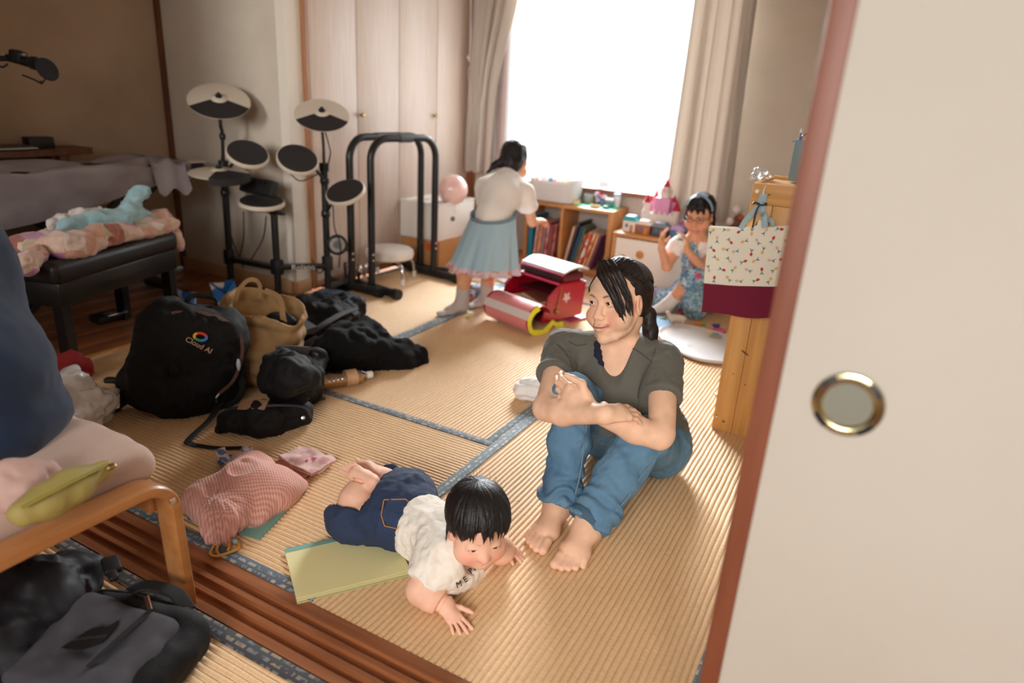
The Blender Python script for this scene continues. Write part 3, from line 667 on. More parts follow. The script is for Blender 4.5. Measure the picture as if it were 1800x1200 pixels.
# ---- piano bench with blanket and towel
m_leather = M('black_leather', (22, 20, 21), .38, bump=.12, bsc=90)
m_lacq = M('black_lacquer', (14, 13, 13), .3)
bn = thing('piano_bench', 'black padded piano bench with the patterned blanket lying on it', 'bench', (-2.93, 1.74, 0))
BX = T(-2.975, 1.70, 0) @ RZ(math.radians(18))
b = MB(); b.box((0, 0, .413), (.36, .74, .09), .032, BX, 4); b.build('seat', m_leather, bn, True)
b = MB(); b.box((0, 0, .325), (.33, .70, .095), .004, BX); b.build('apron', m_lacq, bn, True)
for sx in (-1, 1):
    for sy in (-1, 1):
        b = MB(); q = [(sx*.135-.022, sy*.32-.022), (sx*.135+.022, sy*.32-.022), (sx*.135+.022, sy*.32+.022), (sx*.135-.022, sy*.32+.022)]
        b.prism(q, 0, .29, BX); b.build('leg', m_lacq, bn, True)
def blanket_mat():
    t = NT('fleece_patchwork'); b = t.b; b.inputs['Roughness'].default_value = .95; b.inputs['Sheen Weight'].default_value = .5
    tc = t.n('ShaderNodeTexCoord'); mp = t.n('ShaderNodeMapping'); mp.inputs['Rotation'].default_value = (.2, .3, .5); t.l(tc, mp.inputs[0], 'Object')
    vo = t.n('ShaderNodeTexVoronoi', Scale=14); vo.distance = 'CHEBYCHEV'; vo.inputs['Randomness'].default_value = .35; t.l(mp, vo.inputs['Vector'])
    rp = t.n('ShaderNodeValToRGB'); rp.color_ramp.interpolation = 'CONSTANT'; cs = [(222, 184, 166), (232, 202, 188), (212, 160, 138), (196, 178, 140), (226, 194, 178), (172, 104, 86), (206, 140, 184), (228, 206, 194), (214, 168, 146)]
    el = rp.color_ramp.elements
    while len(el) < len(cs): el.new(.5)
    for i, c in enumerate(cs): el[i].position = i/len(cs); el[i].color = lin(c)
    sp = t.n('ShaderNodeSeparateColor'); t.l(vo, sp.inputs[0], 'Color'); t.l(sp, rp.inputs[0], 0); t.l(rp, b.inputs['Base Color'])
    no = t.n('ShaderNodeTexNoise', Scale=260, Detail=3); t.l(tc, no.inputs['Vector'], 'Object'); bp = t.n('ShaderNodeBump', Strength=.5, Distance=.006); t.l(no, bp.inputs['Height']); t.l(bp, b.inputs['Normal'])
    return t.m
m_fleece = blanket_mat()
def bx(x, y, z): return np.array((BX @ Vector((x, y, z)))[:])
RB = np.array(BX.to_3x3())
s = SDF()
s.box(bx(.02, .06, .485), (.155, .35, .03), RB, .026, .03).chain([bx(.08, -.34, .475), bx(.12, -.43, .468), bx(.14, -.48, .455)], [.035, .04, .022], .03)
s.chain([bx(.10, -.25, .515), bx(.13, -.08, .512), bx(.12, .1, .51)], [.028, .035, .03], .03).chain([bx(.06, .2, .512), bx(.08, .38, .505), bx(.10, .42, .47)], [.04, .045, .03], .03)
s.chain([bx(.12, .39, .46), bx(.15, .40, .40), bx(.14, .405, .365)], [.03, .024, .02], .02).chain([bx(.15, -.2, .50), bx(.14, -.26, .52), bx(.08, -.22, .53)], [.02, .02, .02], .02)
tag(npmesh('fleece_blanket', s.mesh(.008, smooth=2, disp=lambda P, N: .008*fbm(P*A(14, 9, 20), 3, 4)+.003*vnoise(P*60, 2)), m_fleece), 'pinkish patchwork fleece blanket rumpled along the black bench', 'blanket')
m_bluefl = M('pale_blue_fleece', (150, 196, 208), .95, (168, 206, 214), nsc=30, bump=.5, bsc=260, sheen=.5)
s = SDF(); s.chain([bx(.0, -.10, .545), bx(.03, .06, .552), bx(.05, .2, .556)], [.028, .034, .036], .03).chain([bx(.06, .0, .545), bx(.09, .12, .548), bx(.08, .26, .545)], [.02, .03, .03], .02)
s.chain([bx(.05, .2, .56), bx(.04, .26, .60), bx(.05, .29, .635)], [.035, .034, .03], .02).ell(bx(.06, .32, .635), (.035, .03, .03), None, .015).ell(bx(.085, .325, .64), (.02, .016, .016), None, .008, 's').chain([bx(.05, .28, .55), bx(.09, .31, .525)], [.03, .02], .02)
tw = npmesh('fleece_hood', s.mesh(.006, smooth=2, disp=lambda P, N: .007*fbm(P*A(22, 16, 30), 3, 9)), m_bluefl)
tag(tw, 'pale blue fleece baby wrap with a round ear, crumpled on the patchwork blanket', 'clothes')
s = SDF(); s.chain([bx(-.05, -.12, .55), bx(-.02, .0, .572), bx(.0, .1, .575)], [.02, .024, .02], .02)
npmesh('lining', s.mesh(.005, disp=lambda P, N: .006*fbm(P*40, 3, 3)), M('white_fleece', (232, 222, 216), .95, bump=.6, bsc=200), tw)
# ---- dip station
dp = thing('dip_station', 'black steel dip station of two arched tubes in front of the closet', 'exercise frame', GZ(690, 500))
for (l, r_, xt) in ((GZ(654, 499, .05), GZ(762, 474, .05), 0), (GZ(619, 497, .05), GZ(738, 464, .05), .0)):
    d = (r_-l); L = np.linalg.norm(d); d /= L; Z = A(0, 0, 1); h = .885; rr = .12
    arc = lambda c, a0, a1: [c+d*rr*math.cos(a)+Z*rr*math.sin(a) for a in np.linspace(a0, a1, 9)]
    l0, r0 = l*A(1, 1, 0), r_*A(1, 1, 0)
    pts = [l0+Z*.03, l0+Z*.4]+arc(l0+d*rr+Z*(h-rr), PI, PI/2)+[l0+d*L/2+Z*h]+arc(r0-d*rr+Z*(h-rr), PI/2, 0)+[r0+Z*.4, r0+Z*.03]
    MB().tube(pts, .0215, 16).build('arch_tube', m_black, dp, True)
    MB().tube([l0+d*.22+Z*h, l0+d*(L-.22)+Z*h], .0245, 16).build('grip_sleeve', M('grip_grey', (72, 74, 78), .55), dp, True)
    f_ = A(d[1], -d[0], 0)*.98
    for q, name in ((l0, 'foot_left'), (r0, 'foot_right')):
        b = MB(); b.tube([q-f_*.2+Z*.03, q+f_*.2+Z*.03], .026, 14); o = b.build('foot_bar', m_black, dp, True)
        b = MB(); b.tube([q+f_*.185+Z*.031, q+f_*.232+Z*.031], .031, 16); b.tube([q-f_*.185+Z*.031, q-f_*.232+Z*.031], .031, 16); b.parts('foot_cap', m_blackp, o)
    b = MB()
    for q in (l0, r0):
        for z in (.20, .235): b.tube([q+A(.02, -.012, z), q+A(.03, -.02, z)], .007, 8)
    b.parts('bolt', m_chrome, dp, True)
# ---- stool
sp_ = GZ(668, 478); STL = A(-2.70, 3.43, 0)
so = thing('low_stool', 'low round stool with white padded seat and bent chrome legs before the closet', 'stool', STL)
MB().lathe([(0, .135), (.13, .135), (.148, .145), (.153, .165), (.15, .19), (.135, .202), (.08, .208), (0, .21)], 40, T(*STL)).build('seat', M('white_vinyl', (232, 226, 218), .42), so, True)
for k in range(4):
    a = PI/4+k*PI/2+.35; c, s_ = math.cos(a), math.sin(a)
    b = MB(); b.tube(cr([STL+A(c*.05, s_*.05, .128), STL+A(c*.13, s_*.13, .125), STL+A(c*.168, s_*.168, .09), STL+A(c*.178, s_*.178, .012)], 6), .0095, 10); lg = b.build('leg', m_chrome, so, True)
    MB().lathe([(.0125, 0), (.0125, .035), (.01, .036)], 12, T(STL[0]+c*.178, STL[1]+s_*.178, 0)).build('foot_tip', m_white, lg)
# ---- boxes by the closet with ball
m_card = M('cardboard', (190, 136, 84), .8, (178, 124, 74), nsc=5)
cb = thing('cardboard_box', 'brown cardboard box under the white storage bin at the closet', 'box', (-2.71, 3.98, 0))
b = MB(); b.box((-2.71, 3.99, .105), (.31, .44, .21), .004); b.build('body', m_card, cb, True)
b = MB(); b.box((-2.71, 3.99, .2115), (.30, .05, .001)); b.build('packing_tape', M('tape', (204, 170, 120), .3), cb, True)
tag(MB().box((-2.63, 3.7685, .165), (.05, .0015, .045)).build('sticker', M('orange_print', (206, 92, 40), .6)), 'small orange sticker on the front of the cardboard box', 'sticker')
bi = thing('storage_bin', 'white plastic storage bin with a knob, on the cardboard box', 'storage bin', (-2.7, 4, .212))
x0, x1, y0, y1, z0, z1 = -2.872, -2.565, 3.765, 4.22, .212, .452
b = MB(); t_ = .006
b.box(((x0+x1)/2, (y0+y1)/2, z0+.003), (x1-x0, y1-y0, .006)); b.box(((x0+x1)/2, y0+.003, (z0+z1)/2), (x1-x0, t_, z1-z0), .002); b.box(((x0+x1)/2, y1-.003, (z0+z1)/2), (x1-x0, t_, z1-z0), .002)
b.box((x0+.003, (y0+y1)/2, (z0+z1)/2), (t_, y1-y0-.012, z1-z0), .002); b.box((x1-.003, (y0+y1)/2, (z0+z1)/2), (t_, y1-y0-.012, z1-z0), .002)
b.build('body', M('bin_white', (238, 234, 228), .5), bi, True)
b = MB(); b.tube([(x0, y0, z1), (x1, y0, z1), (x1, y1, z1), (x0, y1, z1)], .006, 8, closed=True); b.build('rim', m_white, bi, True)
MB().lathe([(.012, 0), (.016, .012), (.014, .018), (0, .02)], 16, T(x1, 3.93, .345) @ RY(PI/2)).build('knob', m_steel, bi, True)
s = SDF(); s.box((-2.72, 3.98, .40), (.135, .19, .04), None, .03); 
tag(npmesh('folded_cloth', s.mesh(.012, disp=lambda P, N: .012*fbm(P*14, 3, 5)), M('white_cotton', (236, 232, 228), .9)), 'white cloth heaped inside the storage bin beneath the pink ball', 'cloth')
bc = GY(796, 333, 3.98); m_ball = M('pearl_pink', (240, 186, 178), .22, (248, 226, 220), nsc=5, coat=.5, ramp=(.4, .7))
bo = thing('rubber_ball', 'glossy pearl pink rubber ball resting in the white storage bin', 'ball', bc-A(0, 0, .105)); MB().ell(bc, (.102, .102, .102), 40).build('ball_skin', m_ball, bo, True)
MB().lathe([(.008, 0), (.008, .003), (0, .004)], 12, aim(bc+tocam(bc)*.1005, CAM)).build('valve', m_white, bo, True)
# ================================================================== shelf under the window, with books and toys
def slab(name, c, d, mat, parent, bev=.003, world=True): return MB().box(c, d, bev).build(name, mat, parent, world)
sh = thing('low_bookshelf', 'low oak bookshelf under the window with open bays of picture books', 'bookshelf', (-2.0, 4.5, 0))
SX0, SX1, SY0, SY1, SZ = -2.52, -1.565, 4.36, 4.655, .47
slab('top_board', ((SX0+SX1)/2, (SY0+SY1)/2, SZ-.011), (SX1-SX0, SY1-SY0, .022), m_oakx, sh)
slab('bottom_board', ((SX0+SX1)/2, (SY0+SY1)/2+.004, .035), (SX1-SX0-.05, SY1-SY0-.01, .022), m_oakx, sh)
slab('plinth', ((SX0+SX1)/2, SY0+.03, .012), (SX1-SX0-.05, .02, .024), m_oakx, sh)
slab('back_panel', ((SX0+SX1)/2, SY1-.006, .25), (SX1-SX0-.04, .008, .41), M('shelf_back', (196, 186, 178), .7), sh)
for x, w_ in ((SX0+.0125, .025), (-2.215, .02), (-1.94, .022), (SX1-.0175, .035)): slab('upright', (x, (SY0+SY1)/2, .2295), (w_, SY1-SY0-.004, .457), m_oakz, sh)
PAPER = M('page_block', (232, 224, 208), .8)
def book(x, lean, th, hgt, dep, col, label, y=SY0+.02, name='picture_book', cat='book', z0=.0465, col2=None, group='picture books in the low shelf'):
    t = thing(name, label, cat, (x, y, z0), group=group, rot=(0, lean, 0))
    m_ = M('cover_%d_%d_%d' % col, col, .45, c2=col2, nsc=14, ndet=1, ramp=(.48, .52)) if col2 else M('cover_%d_%d_%d' % col, col, .45)
    b = MB(); b.box((th/2, dep/2, hgt/2), (th-.004, dep-.006, hgt-.006)); b.build('page_block', PAPER, t)
    b = MB(); b.box((.001, dep/2, hgt/2), (.002, dep, hgt)); b.box((th-.001, dep/2, hgt/2), (.002, dep, hgt)); b.box((th/2, .001, hgt/2), (th, .002, hgt)); b.build('cover', m_, t)
    return t
x = -2.20
for th, h, c, c2, lab, nm in ((.038, .325, (20, 128, 160), None, 'thick teal folder at the left end of the left shelf bay', 'folder'),
        (.022, .285, (206, 150, 150), (222, 176, 160), 'pale pink picture book beside the teal folder', 'picture_book'), (.030, .28, (214, 160, 120), (200, 130, 120), 'peach picture book with pink blotches in the left bay', 'picture_book'),
        (.016, .275, (170, 150, 150), None, 'thin grey book between peach and crimson books', 'picture_book'), (.026, .295, (176, 70, 84), (206, 150, 150), 'crimson and pink book third from the bay divider', 'picture_book'),
        (.022, .27, (150, 86, 80), None, 'dull brick red book left of the last one before the divider', 'picture_book'), (.022, .28, (190, 120, 116), (160, 80, 80), 'rose book against the middle divider of the shelf', 'picture_book')):
    book(x, .012 if nm == 'folder' else .07, th, h, .22, c, lab, name=nm, col2=c2); x += th+.005
x = -1.915
for th, h, c, c2, lab, ln in ((.020, .29, (214, 176, 156), None, 'pale cream book leaning at the left of the right bay', .20), (.014, .33, (34, 34, 40), None, 'tall black book behind the pale cream leaning one', .24),
        (.016, .30, (38, 92, 132), None, 'blue book leaning next to the black book', .25), (.012, .29, (110, 130, 90), None, 'thin green book leaning beside the blue one', .26), (.020, .25, (140, 84, 70), (170, 110, 96), 'short brown book in the middle of the right bay', .26),
        (.028, .275, (230, 214, 200), (214, 92, 44), 'white and orange magazine leaning in the right bay', .27), (.022, .27, (212, 88, 44), (232, 180, 150), 'bright orange book next to the white magazine', .28), (.02, .265, (216, 160, 110), None, 'tan book leaning right of the orange one', .28), (.014, .26, (120, 70, 110), None, 'thin purple book last before the right shelf end', .27)):
    book(x, ln, th, h, .21, c, lab, col2=c2); x += th*1.06+.004
ZT = SZ
# white see-through toy bin on the shelf
tb = thing('toy_bin', 'white see-through plastic bin of toys on top of the low bookshelf', 'bin', (-2.1, 4.5, ZT))
m_trans = M('milky_plastic', (238, 238, 240), .35, trans=.25, spec=.4)
b = MB(); n = 40
def rr(a, sx, sy): c, s_ = math.cos(a), math.sin(a); return sx*math.copysign(abs(c)**.45, c), sy*math.copysign(abs(s_)**.45, s_)
rings = [(.90, .005, .0), (.95, .05, 0), (1.0, .135, 0), (1.06, .14, 0), (1.05, .146, 0), (.97, .138, 0), (.92, .05, 0), (.86, .012, 0)]
vs_ = []; fs = []
for k, (sc_, z, _) in enumerate(rings):
    for j in range(n): px, py = rr(2*PI*j/n, .18*sc_, .115*sc_); vs_.append((-2.06+px, 4.50+py, ZT+z+(.02*(abs(px)/.18)**3 if z > .1 else 0)))
for k in range(len(rings)-1): fs += [(k*n+j, k*n+(j+1) % n, (k+1)*n+(j+1) % n, (k+1)*n+j) for j in range(n)]
fs += [tuple(range(n))[::-1], tuple(range((len(rings)-1)*n, len(rings)*n))]
b.add(vs_, fs); b.build('tub', m_trans, tb, True)
rnd = random.Random(3)
TOYC = [((226, 120, 60), 'orange'), ((40, 130, 150), 'teal'), ((214, 60, 90), 'crimson'), ((236, 214, 120), 'yellow'), ((224, 150, 170), 'pink'), ((110, 160, 90), 'green'), ((70, 90, 170), 'blue')]
def toycol(i): c, n_ = TOYC[i % len(TOYC)]; return M('toy_'+n_, c, .4), n_
for i, (dx, dy, dz) in enumerate([(-.13, -.02, .12), (-.06, .02, .125), (0, -.03, .12), (.06, .02, .12), (-.09, .05, .1), (.02, .05, .1), (.11, -.01, .1)]):
    m_, cn = toycol(i); s = SDF(); p = A(-2.06+dx, 4.50+dy, ZT+dz)
    s.ell(p, (.022, .018, .02), None, .01).cap(p, p+A(rnd.uniform(-.03, .03), 0, .025), .012, .009, .01)
    tag(npmesh('small_toy', s.mesh(.004), m_), '%s plastic toy figure peeking out of the white bin on the shelf' % cn, 'toy')
cm = thing('cutting_mat', 'green cutting mat on the right half of the bookshelf top', 'mat', (-1.72, 4.5, ZT))
MB().box((-1.735, 4.50, ZT+.0025), (.29, .20, .004), .001).build('mat_sheet', M('mat_green', (60, 178, 132), .55, (76, 190, 146), nsc=20), cm, True)
ZM = ZT+.0047
def cup(name, label, cat, x, y, z, r, h, col, lid=None, gl=False):
    t = thing(name, label, cat, (x, y, z)); m_ = M('cup_%d_%d_%d' % col, col, .35, trans=.5 if gl else 0)
    MB().lathe([(r*.8, 0), (r, h*.15), (r, h*.9), (r*.97, h), (r*.88, h), (r*.88, h*.1), (0, h*.08)], 24, T(x, y, z)).build('cup', m_, t, True)
    if lid: MB().lathe([(r*1.04, h), (r*1.04, h+.012), (r*.9, h+.016), (0, h+.016)], 24, T(x, y, z)).build('lid', M('cup_%d_%d_%d' % lid, lid, .4), t, True)
cup('jar', 'clear plastic jar standing at the back left of the green mat', 'jar', -1.83, 4.56, ZM, .036, .062, (226, 224, 220), None, True)
cup('cup', 'teal toy cup with pink lid on the green mat', 'toy cup', -1.66, 4.52, ZM, .03, .04, (64, 160, 150), (228, 190, 208))
cup('cup', 'tall white toy cup at the right end of the green mat', 'toy cup', -1.625, 4.565, ZM, .024, .075, (220, 226, 226), (150, 190, 206))
cup('dish', 'small cream dish of toy food at the front of the green mat', 'dish', -1.73, 4.435, ZM, .035, .014, (232, 208, 160))
cup('dish', 'cream toy bun dish left of the green mat on the shelf', 'dish', -1.885, 4.46, ZT, .03, .03, (236, 214, 160))
s = SDF(); p = A(-1.745, 4.56, ZM); s.ell(p+A(0, 0, .03), (.035, .028, .034), None, .01).ell(p+A(-.02, -.01, .065), (.024, .02, .02), None, .01).ell(p+A(.03, 0, .055), (.02, .018, .018), None, .01)
def tcol(P): d = vnoise(P*45, 3); return np.where((d > .35)[:, None], A(.7, .06, .2), np.where((d < -.4)[:, None], A(.05, .1, .4), A(.75, .72, .78)))
tag(npmesh('plush_charm', s.mesh(.004), M('vcol_toy', (200, 200, 200), .6, attr='Col'), col=tcol), 'pink and blue speckled soft toy standing on the green mat', 'toy')
tag(MB().lathe([(.02, 0), (.024, .008), (.02, .016), (0, .018)], 20, T(-1.655, 4.44, ZM)).build('bottle_cap', M('dark_green', (26, 96, 78), .4)), 'dark green cap lying at the front right of the green mat', 'cap')
# ---- drawer unit with doll houses and toy castle
du = thing('drawer_chest', 'low oak chest with white drawer front and round wooden knob, right of the bookshelf', 'chest', (-1.2, 4.44, 0))
DX0, DX1, DY0, DY1, DZ = -1.52, -.86, 4.25, 4.60, .36
slab('top_board', ((DX0+DX1)/2, (DY0+DY1)/2, DZ-.014), (DX1-DX0, DY1-DY0, .028), m_oakx, du, .01)
for x in (DX0+.0125, DX1-.0125): slab('side_panel', (x, (DY0+DY1)/2+.005, DZ/2-.014), (.025, DY1-DY0-.01, DZ-.028), m_oakz, du)
slab('back_panel', ((DX0+DX1)/2, DY1-.01, DZ/2-.014), (DX1-DX0-.05, .008, DZ-.03), m_oakz, du)
m_dfront = M('drawer_white', (232, 224, 214), .5)
for z in (.172,):
    d = slab('drawer', ((DX0+DX1)/2, DY0+.012, z), (DX1-DX0-.06, .02, .31), m_dfront, du, .004)
    MB().lathe([(0, .006), (.024, .006), (.027, .004), (.027, 0)], 28, T(-1.318, DY0+.003, .235) @ RX(PI/2)).build('drawer_knob', M('knob_wood', (190, 128, 66), .5), d)
m_cas = M('castle_cream', (232, 214, 204), .55); m_casp = M('castle_pink', (224, 150, 190), .5); m_casr = M('cone_red', (190, 24, 60), .45); m_casb = M('castle_blue', (70, 110, 150), .5)
def dollhouse(x, y, w_, d, h, wall, roof, label):
    t = thing('toy_house', label, 'toy', (x, y, DZ)); b = MB(); b.box((x, y, DZ+h*.36), (w_, d, h*.72), .003); bd = b.build('wall', wall, t, True)
    b = MB(); b.prism([(-w_*.58, 0), (w_*.58, 0), (w_*.3, h*.32), (-w_*.3, h*.32)], -d*.55, d*.55, T(x, y, DZ+h*.72) @ RX(PI/2)); b.build('roof', roof, t, True)
    b = MB(); b.box((x-w_*.18, y-d/2-.001, DZ+h*.42), (w_*.22, .003, h*.24)); b.build('window', M('toy_window', (60, 120, 150), .3), bd)
    b = MB(); b.box((x+w_*.2, y-d/2-.001, DZ+h*.24), (w_*.24, .003, h*.46)); b.build('door', M('toy_door', (196, 130, 60), .5), bd)
dollhouse(-1.435, 4.35, .085, .07, .10, m_cas, M('roof_teal', (40, 160, 176), .45), 'cream toy house with teal roof at the left end of the chest')
dollhouse(-1.335, 4.34, .09, .07, .085, M('toy_brown', (168, 96, 62), .5), m_cas, 'brown toy house with cream roof beside the teal roofed one')
dollhouse(-1.225, 4.33, .10, .07, .085, M('toy_dark', (84, 74, 78), .5), M('roof_grey', (120, 130, 140), .5), 'dark grey toy house in the middle of the chest front')
dollhouse(-1.11, 4.33, .09, .07, .08, m_casb, M('roof_lilac', (180, 150, 196), .5), 'blue toy house with lilac roof in front of the castle')
dollhouse(-1.01, 4.33, .08, .06, .08, M('toy_navy', (40, 46, 76), .5), M('roof_brown', (120, 76, 60), .5), 'navy toy house hidden behind the raised hand of the seated girl')
ca = thing('toy_castle', 'cream and pink toy castle with red cone roofs on the chest before the wall', 'toy castle', (-1.285, 4.5, DZ))
CX0, CY0 = -1.285, 4.50
b = MB(); b.box((CX0, CY0, DZ+.06), (.24, .10, .12), .005)
for i in range(7): b.box((CX0-.11+.037*i, CY0-.045, DZ+.128), (.018, .01, .016))
b.build('curtain_wall', m_cas, ca, True)
MB().box((CX0+.01, CY0, DZ+.17), (.10, .08, .11), .005).build('keep', m_casp, ca, True)
for dx, dy, r, z0, z1, hc_, nm in ((-.095, -.02, .024, 0, .185, .06, 1), (.105, -.02, .026, 0, .15, .065, 1), (.015, .0, .034, .2, .265, .0, 0), (.015, .0, .022, .265, .295, .05, 1), (-.055, .03, .018, .1, .22, .045, 1), (.07, .03, .018, .1, .2, .045, 1)):
    tw_ = MB().lathe([(r, z0), (r, z1-.012), (r*1.25, z1-.008), (r*1.25, z1), (0, z1)], 18, T(CX0+dx, CY0+dy, DZ)).build('tower', m_cas if r > .02 else m_casp, ca, True)
    if hc_: MB().lathe([(r*1.15, z1), (r*.5, z1+hc_*.55), (0, z1+hc_)], 18, T(CX0+dx, CY0+dy, DZ)).build('cone_roof', m_casr if nm else m_casp, tw_)
for k in range(6): a = k*PI/3; MB().ell((CX0+.015+.03*math.cos(a), CY0+.03*math.sin(a), DZ+.275), (.011, .011, .014), 10).build('scallop', m_cas, ca, True)
s = SDF(); p = A(-1.115, 4.40, DZ); s.chain([p+A(0, 0, .005), p+A(0, 0, .06)], [.032, .012], .005).ell(p+A(0, 0, .085), (.014, .014, .017), None, .006)
tag(npmesh('toy_doll', s.mesh(.0035), M('doll_purple', (190, 90, 180), .5)), 'purple gowned toy doll standing right of the castle', 'doll')
s = SDF(); p = A(-1.44, 4.47, DZ); s.chain([p, p+A(0, 0, .06)], [.026, .012], .005).ell(p+A(0, 0, .078), (.012, .012, .014), None, .006)
tag(npmesh('toy_doll', s.mesh(.0035), m_casp), 'pink gowned toy doll standing left of the castle', 'doll')
tr = thing('toy_tree', 'tall brown and green toy tree house behind the head of the seated girl', 'toy', (-.79, 4.50, 0))
p = A(-.79, 4.45, 0); slab('stand', p+A(0, 0, .19), (.13, .16, .38), M('stand_brown', (140, 92, 76), .6), tr, .006)
s = SDF(); s.chain([p+A(0, 0, .37), p+A(.01, 0, .52)], [.045, .025], .02).chain([p+A(0, 0, .46), p+A(.06, 0, .50)], [.02, .014], .01); npmesh('trunk', s.mesh(.006, disp=lambda P, N: .006*fbm(P*40, 2)), M('trunk_brown', (120, 66, 50), .7), tr)
for i, (dx, dz, r, c) in enumerate(((.06, .44, .022, (70, 120, 60)), (-.03, .50, .024, (226, 214, 206)), (.03, .53, .02, (170, 80, 60)), (-.04, .43, .02, (220, 170, 160)), (.01, .46, .018, (40, 60, 150)), (0, .575, .024, (230, 220, 214)))):
    MB().ell(p+A(dx, -.03, dz), (r, r*.8, r), 12).build('ornament', M('orn_%d' % i, c, .5), tr, True)
# ================================================================== pine case at the right wall with tote bag
pc = thing('pine_case', 'tall pine storage case with knots at the right wall, tote bag hung on its front', 'case', (-.26, 2.62, 0))
PX0, PX1, PY0, PY1, PZ = -.402, -.105, 2.47, 2.79, .925
fx = np.linspace(PX0, PX1, 5)
for i in range(4): slab('front_board', ((fx[i]+fx[i+1])/2, PY0+.009, (PZ-.07)/2), (fx[i+1]-fx[i]-.0012, .018, PZ-.07), m_pine, pc, .0012)
slab('front_rail', ((PX0+PX1)/2, PY0+.009, PZ-.035), (PX1-PX0, .018, .068), m_pinex, pc, .0015)
for x in (PX0+.009, PX1-.009): slab('side_panel', (x, (PY0+PY1)/2+.01, PZ/2), (.018, PY1-PY0-.02, PZ-.002), m_pine, pc, .001)
slab('top_panel', ((PX0+PX1)/2, (PY0+PY1)/2+.01, PZ-.012), (PX1-PX0-.04, PY1-PY0-.03, .012), m_pinex, pc, .001)
slab('top_rail', ((PX0+PX1)/2, PY1-.012, PZ-.002), (PX1-PX0-.04, .02, .014), m_pinex, pc, .001)
b = MB()
for x, z in ((PX0+.016, PZ-.028), (PX0+.165, PZ-.028), (PX1-.016, PZ-.028)): b.lathe([(.0065, 0), (.0065, .0015), (.003, .002), (.002, .001), (0, .001)], 16, T(x, PY0, z) @ RX(PI/2))
b.parts('screw_cap', m_white, pc, True)
b = MB()
for (x, z), (r1, r2), a in (((-.362, .04), (.0055, .004), .3), ((-.358, .235), (.0025, .002), 0), ((-.31, .205), (.0035, .0022), .4), ((-.33, .325), (.016, .0035), .5), ((-.317, .47), (.017, .003), .6), ((-.29, .55), (.013, .003), .5), ((-.345, .89), (.004, .003), 0)):
    b.lathe([(0, .0007), (1, .0005), (1.02, 0)], 16, T(x, PY0, z) @ RX(PI/2) @ RZ(-a) @ Matrix.Diagonal((r1, r2, 1, 1)))
b.parts('wood_knot', M('knot_brown', (96, 56, 30), .5), pc, True)
b = MB(); b.lathe([(.007, 0), (.006, .006), (0, .008)], 14, T(PX0-.004, PY0+.012, .135) @ RX(PI/2)); b.lathe([(.005, 0), (.004, .005), (0, .006)], 14, T(PX0+.012, PY0, .055) @ RX(PI/2)); b.parts('bolt', m_chrome, pc, True)
hk = A(-.362, PY0-.012, .897)
b = MB(); b.tube(cr([hk+A(0, .013, .02), hk+A(0, .0, .012), hk+A(0, -.012, 0), hk+A(0, -.006, -.008), hk+A(0, .004, -.004)], 4), .0025, 8); b.build('hook', m_white, pc, True)
tote = thing('tote_bag', 'cream tote bag with small tulip print and burgundy bottom hanging on the pine case', 'tote bag', (-.36, 2.43, .46))
tl, tr_, bl, br = GY(1246, 398, 2.435), GY(1420, 394, 2.435), GY(1233, 549, 2.425), GY(1402, 560, 2.425)
def tpt(u, v, off=0):
    p = (tl*(1-u)+tr_*u)*(1-v)+(bl*(1-u)+br*u)*v
    bul = .018*math.sin(PI*min(1, max(0, u)))*(.3+.7*v)+.004*math.sin(u*17+v*3)*(1-v)*.9+.003*math.sin(u*7-v*9)
    return p+A(0, -bul-off, .006*math.sin(u*PI)*(-1 if v < .5 else 1)*0-.008*math.sin(PI*u)*(1-v)+.004*math.sin(u*9)*(v > .95))
SEAM = .655
m_cream = M('cream_canvas', (238, 230, 212), .9, bump=.25, bsc=600); m_burg = M('burgundy_canvas', (116, 18, 50), .9, bump=.3, bsc=500)
b = MB(); b.grid(lambda u, v: tpt(u, v*SEAM), 40, 26, -.004); b.grid(lambda u, v: tpt(u, v*SEAM)+A(0, .022, 0), 16, 8, -.003); b.build('upper_cloth', m_cream, tote, True, 60)
b = MB(); b.grid(lambda u, v: tpt(u, SEAM-.005+v*(1.005-SEAM), .001), 40, 14, -.012); b.build('lower_cloth', m_burg, tote, True, 60)
pm = [M('print_teal', (52, 108, 128), .8), M('print_red', (196, 44, 52), .8), M('print_peach', (232, 176, 96), .8), M('print_pink', (222, 178, 176), .8)]
b = MB(); rnd = random.Random(8); W_, H_ = np.linalg.norm(tr_-tl), np.linalg.norm(bl-tl)
k = 0
for r in range(6):
    for c in range(7):
        u = (c+.35+(.5 if r % 2 else 0)+rnd.uniform(-.12, .12))/7.2; v = (r+.35+rnd.uniform(-.12, .12))/6.3*SEAM*1.05
        if u > .97 or v > SEAM-.02: continue
        a = rnd.uniform(0, 6.28); k += 1
        def q(poly, mi):
            b.mi = mi; pts = []
            for x, y in poly:
                xx, yy = x*math.cos(a)-y*math.sin(a), x*math.sin(a)+y*math.cos(a); pts.append(tpt(u+xx/W_, v+yy/H_, .0009))
            b.add(pts, [tuple(range(len(pts)))])
        q([(.0048*math.cos(t_), -.007+.0068*math.sin(t_)) for t_ in np.linspace(0, 2*PI, 9)[:-1]], 1+k % 3)
        q([(0, -.001), (.0026, .006), (.007, .015), (.0005, .0085)], 0); q([(0, -.001), (-.0006, .009), (-.0075, .011), (-.0026, .004)], 0)
tag(b.build('tulip_print', pm, tote, True, 0), kind='stuff')
m_strap = M('strap_blue', (166, 188, 194), .85, bump=.2, bsc=500)
b = MB(); hb_ = hk+A(0, -.006, -.004)
b.tube(cr([hb_, hb_+A(-.012, -.004, -.05), GY(1312, 386, 2.425), GY(1302, 402, 2.42)], 6), 1, 8, flat=(.019, .003), up=(.25, -1, .1))
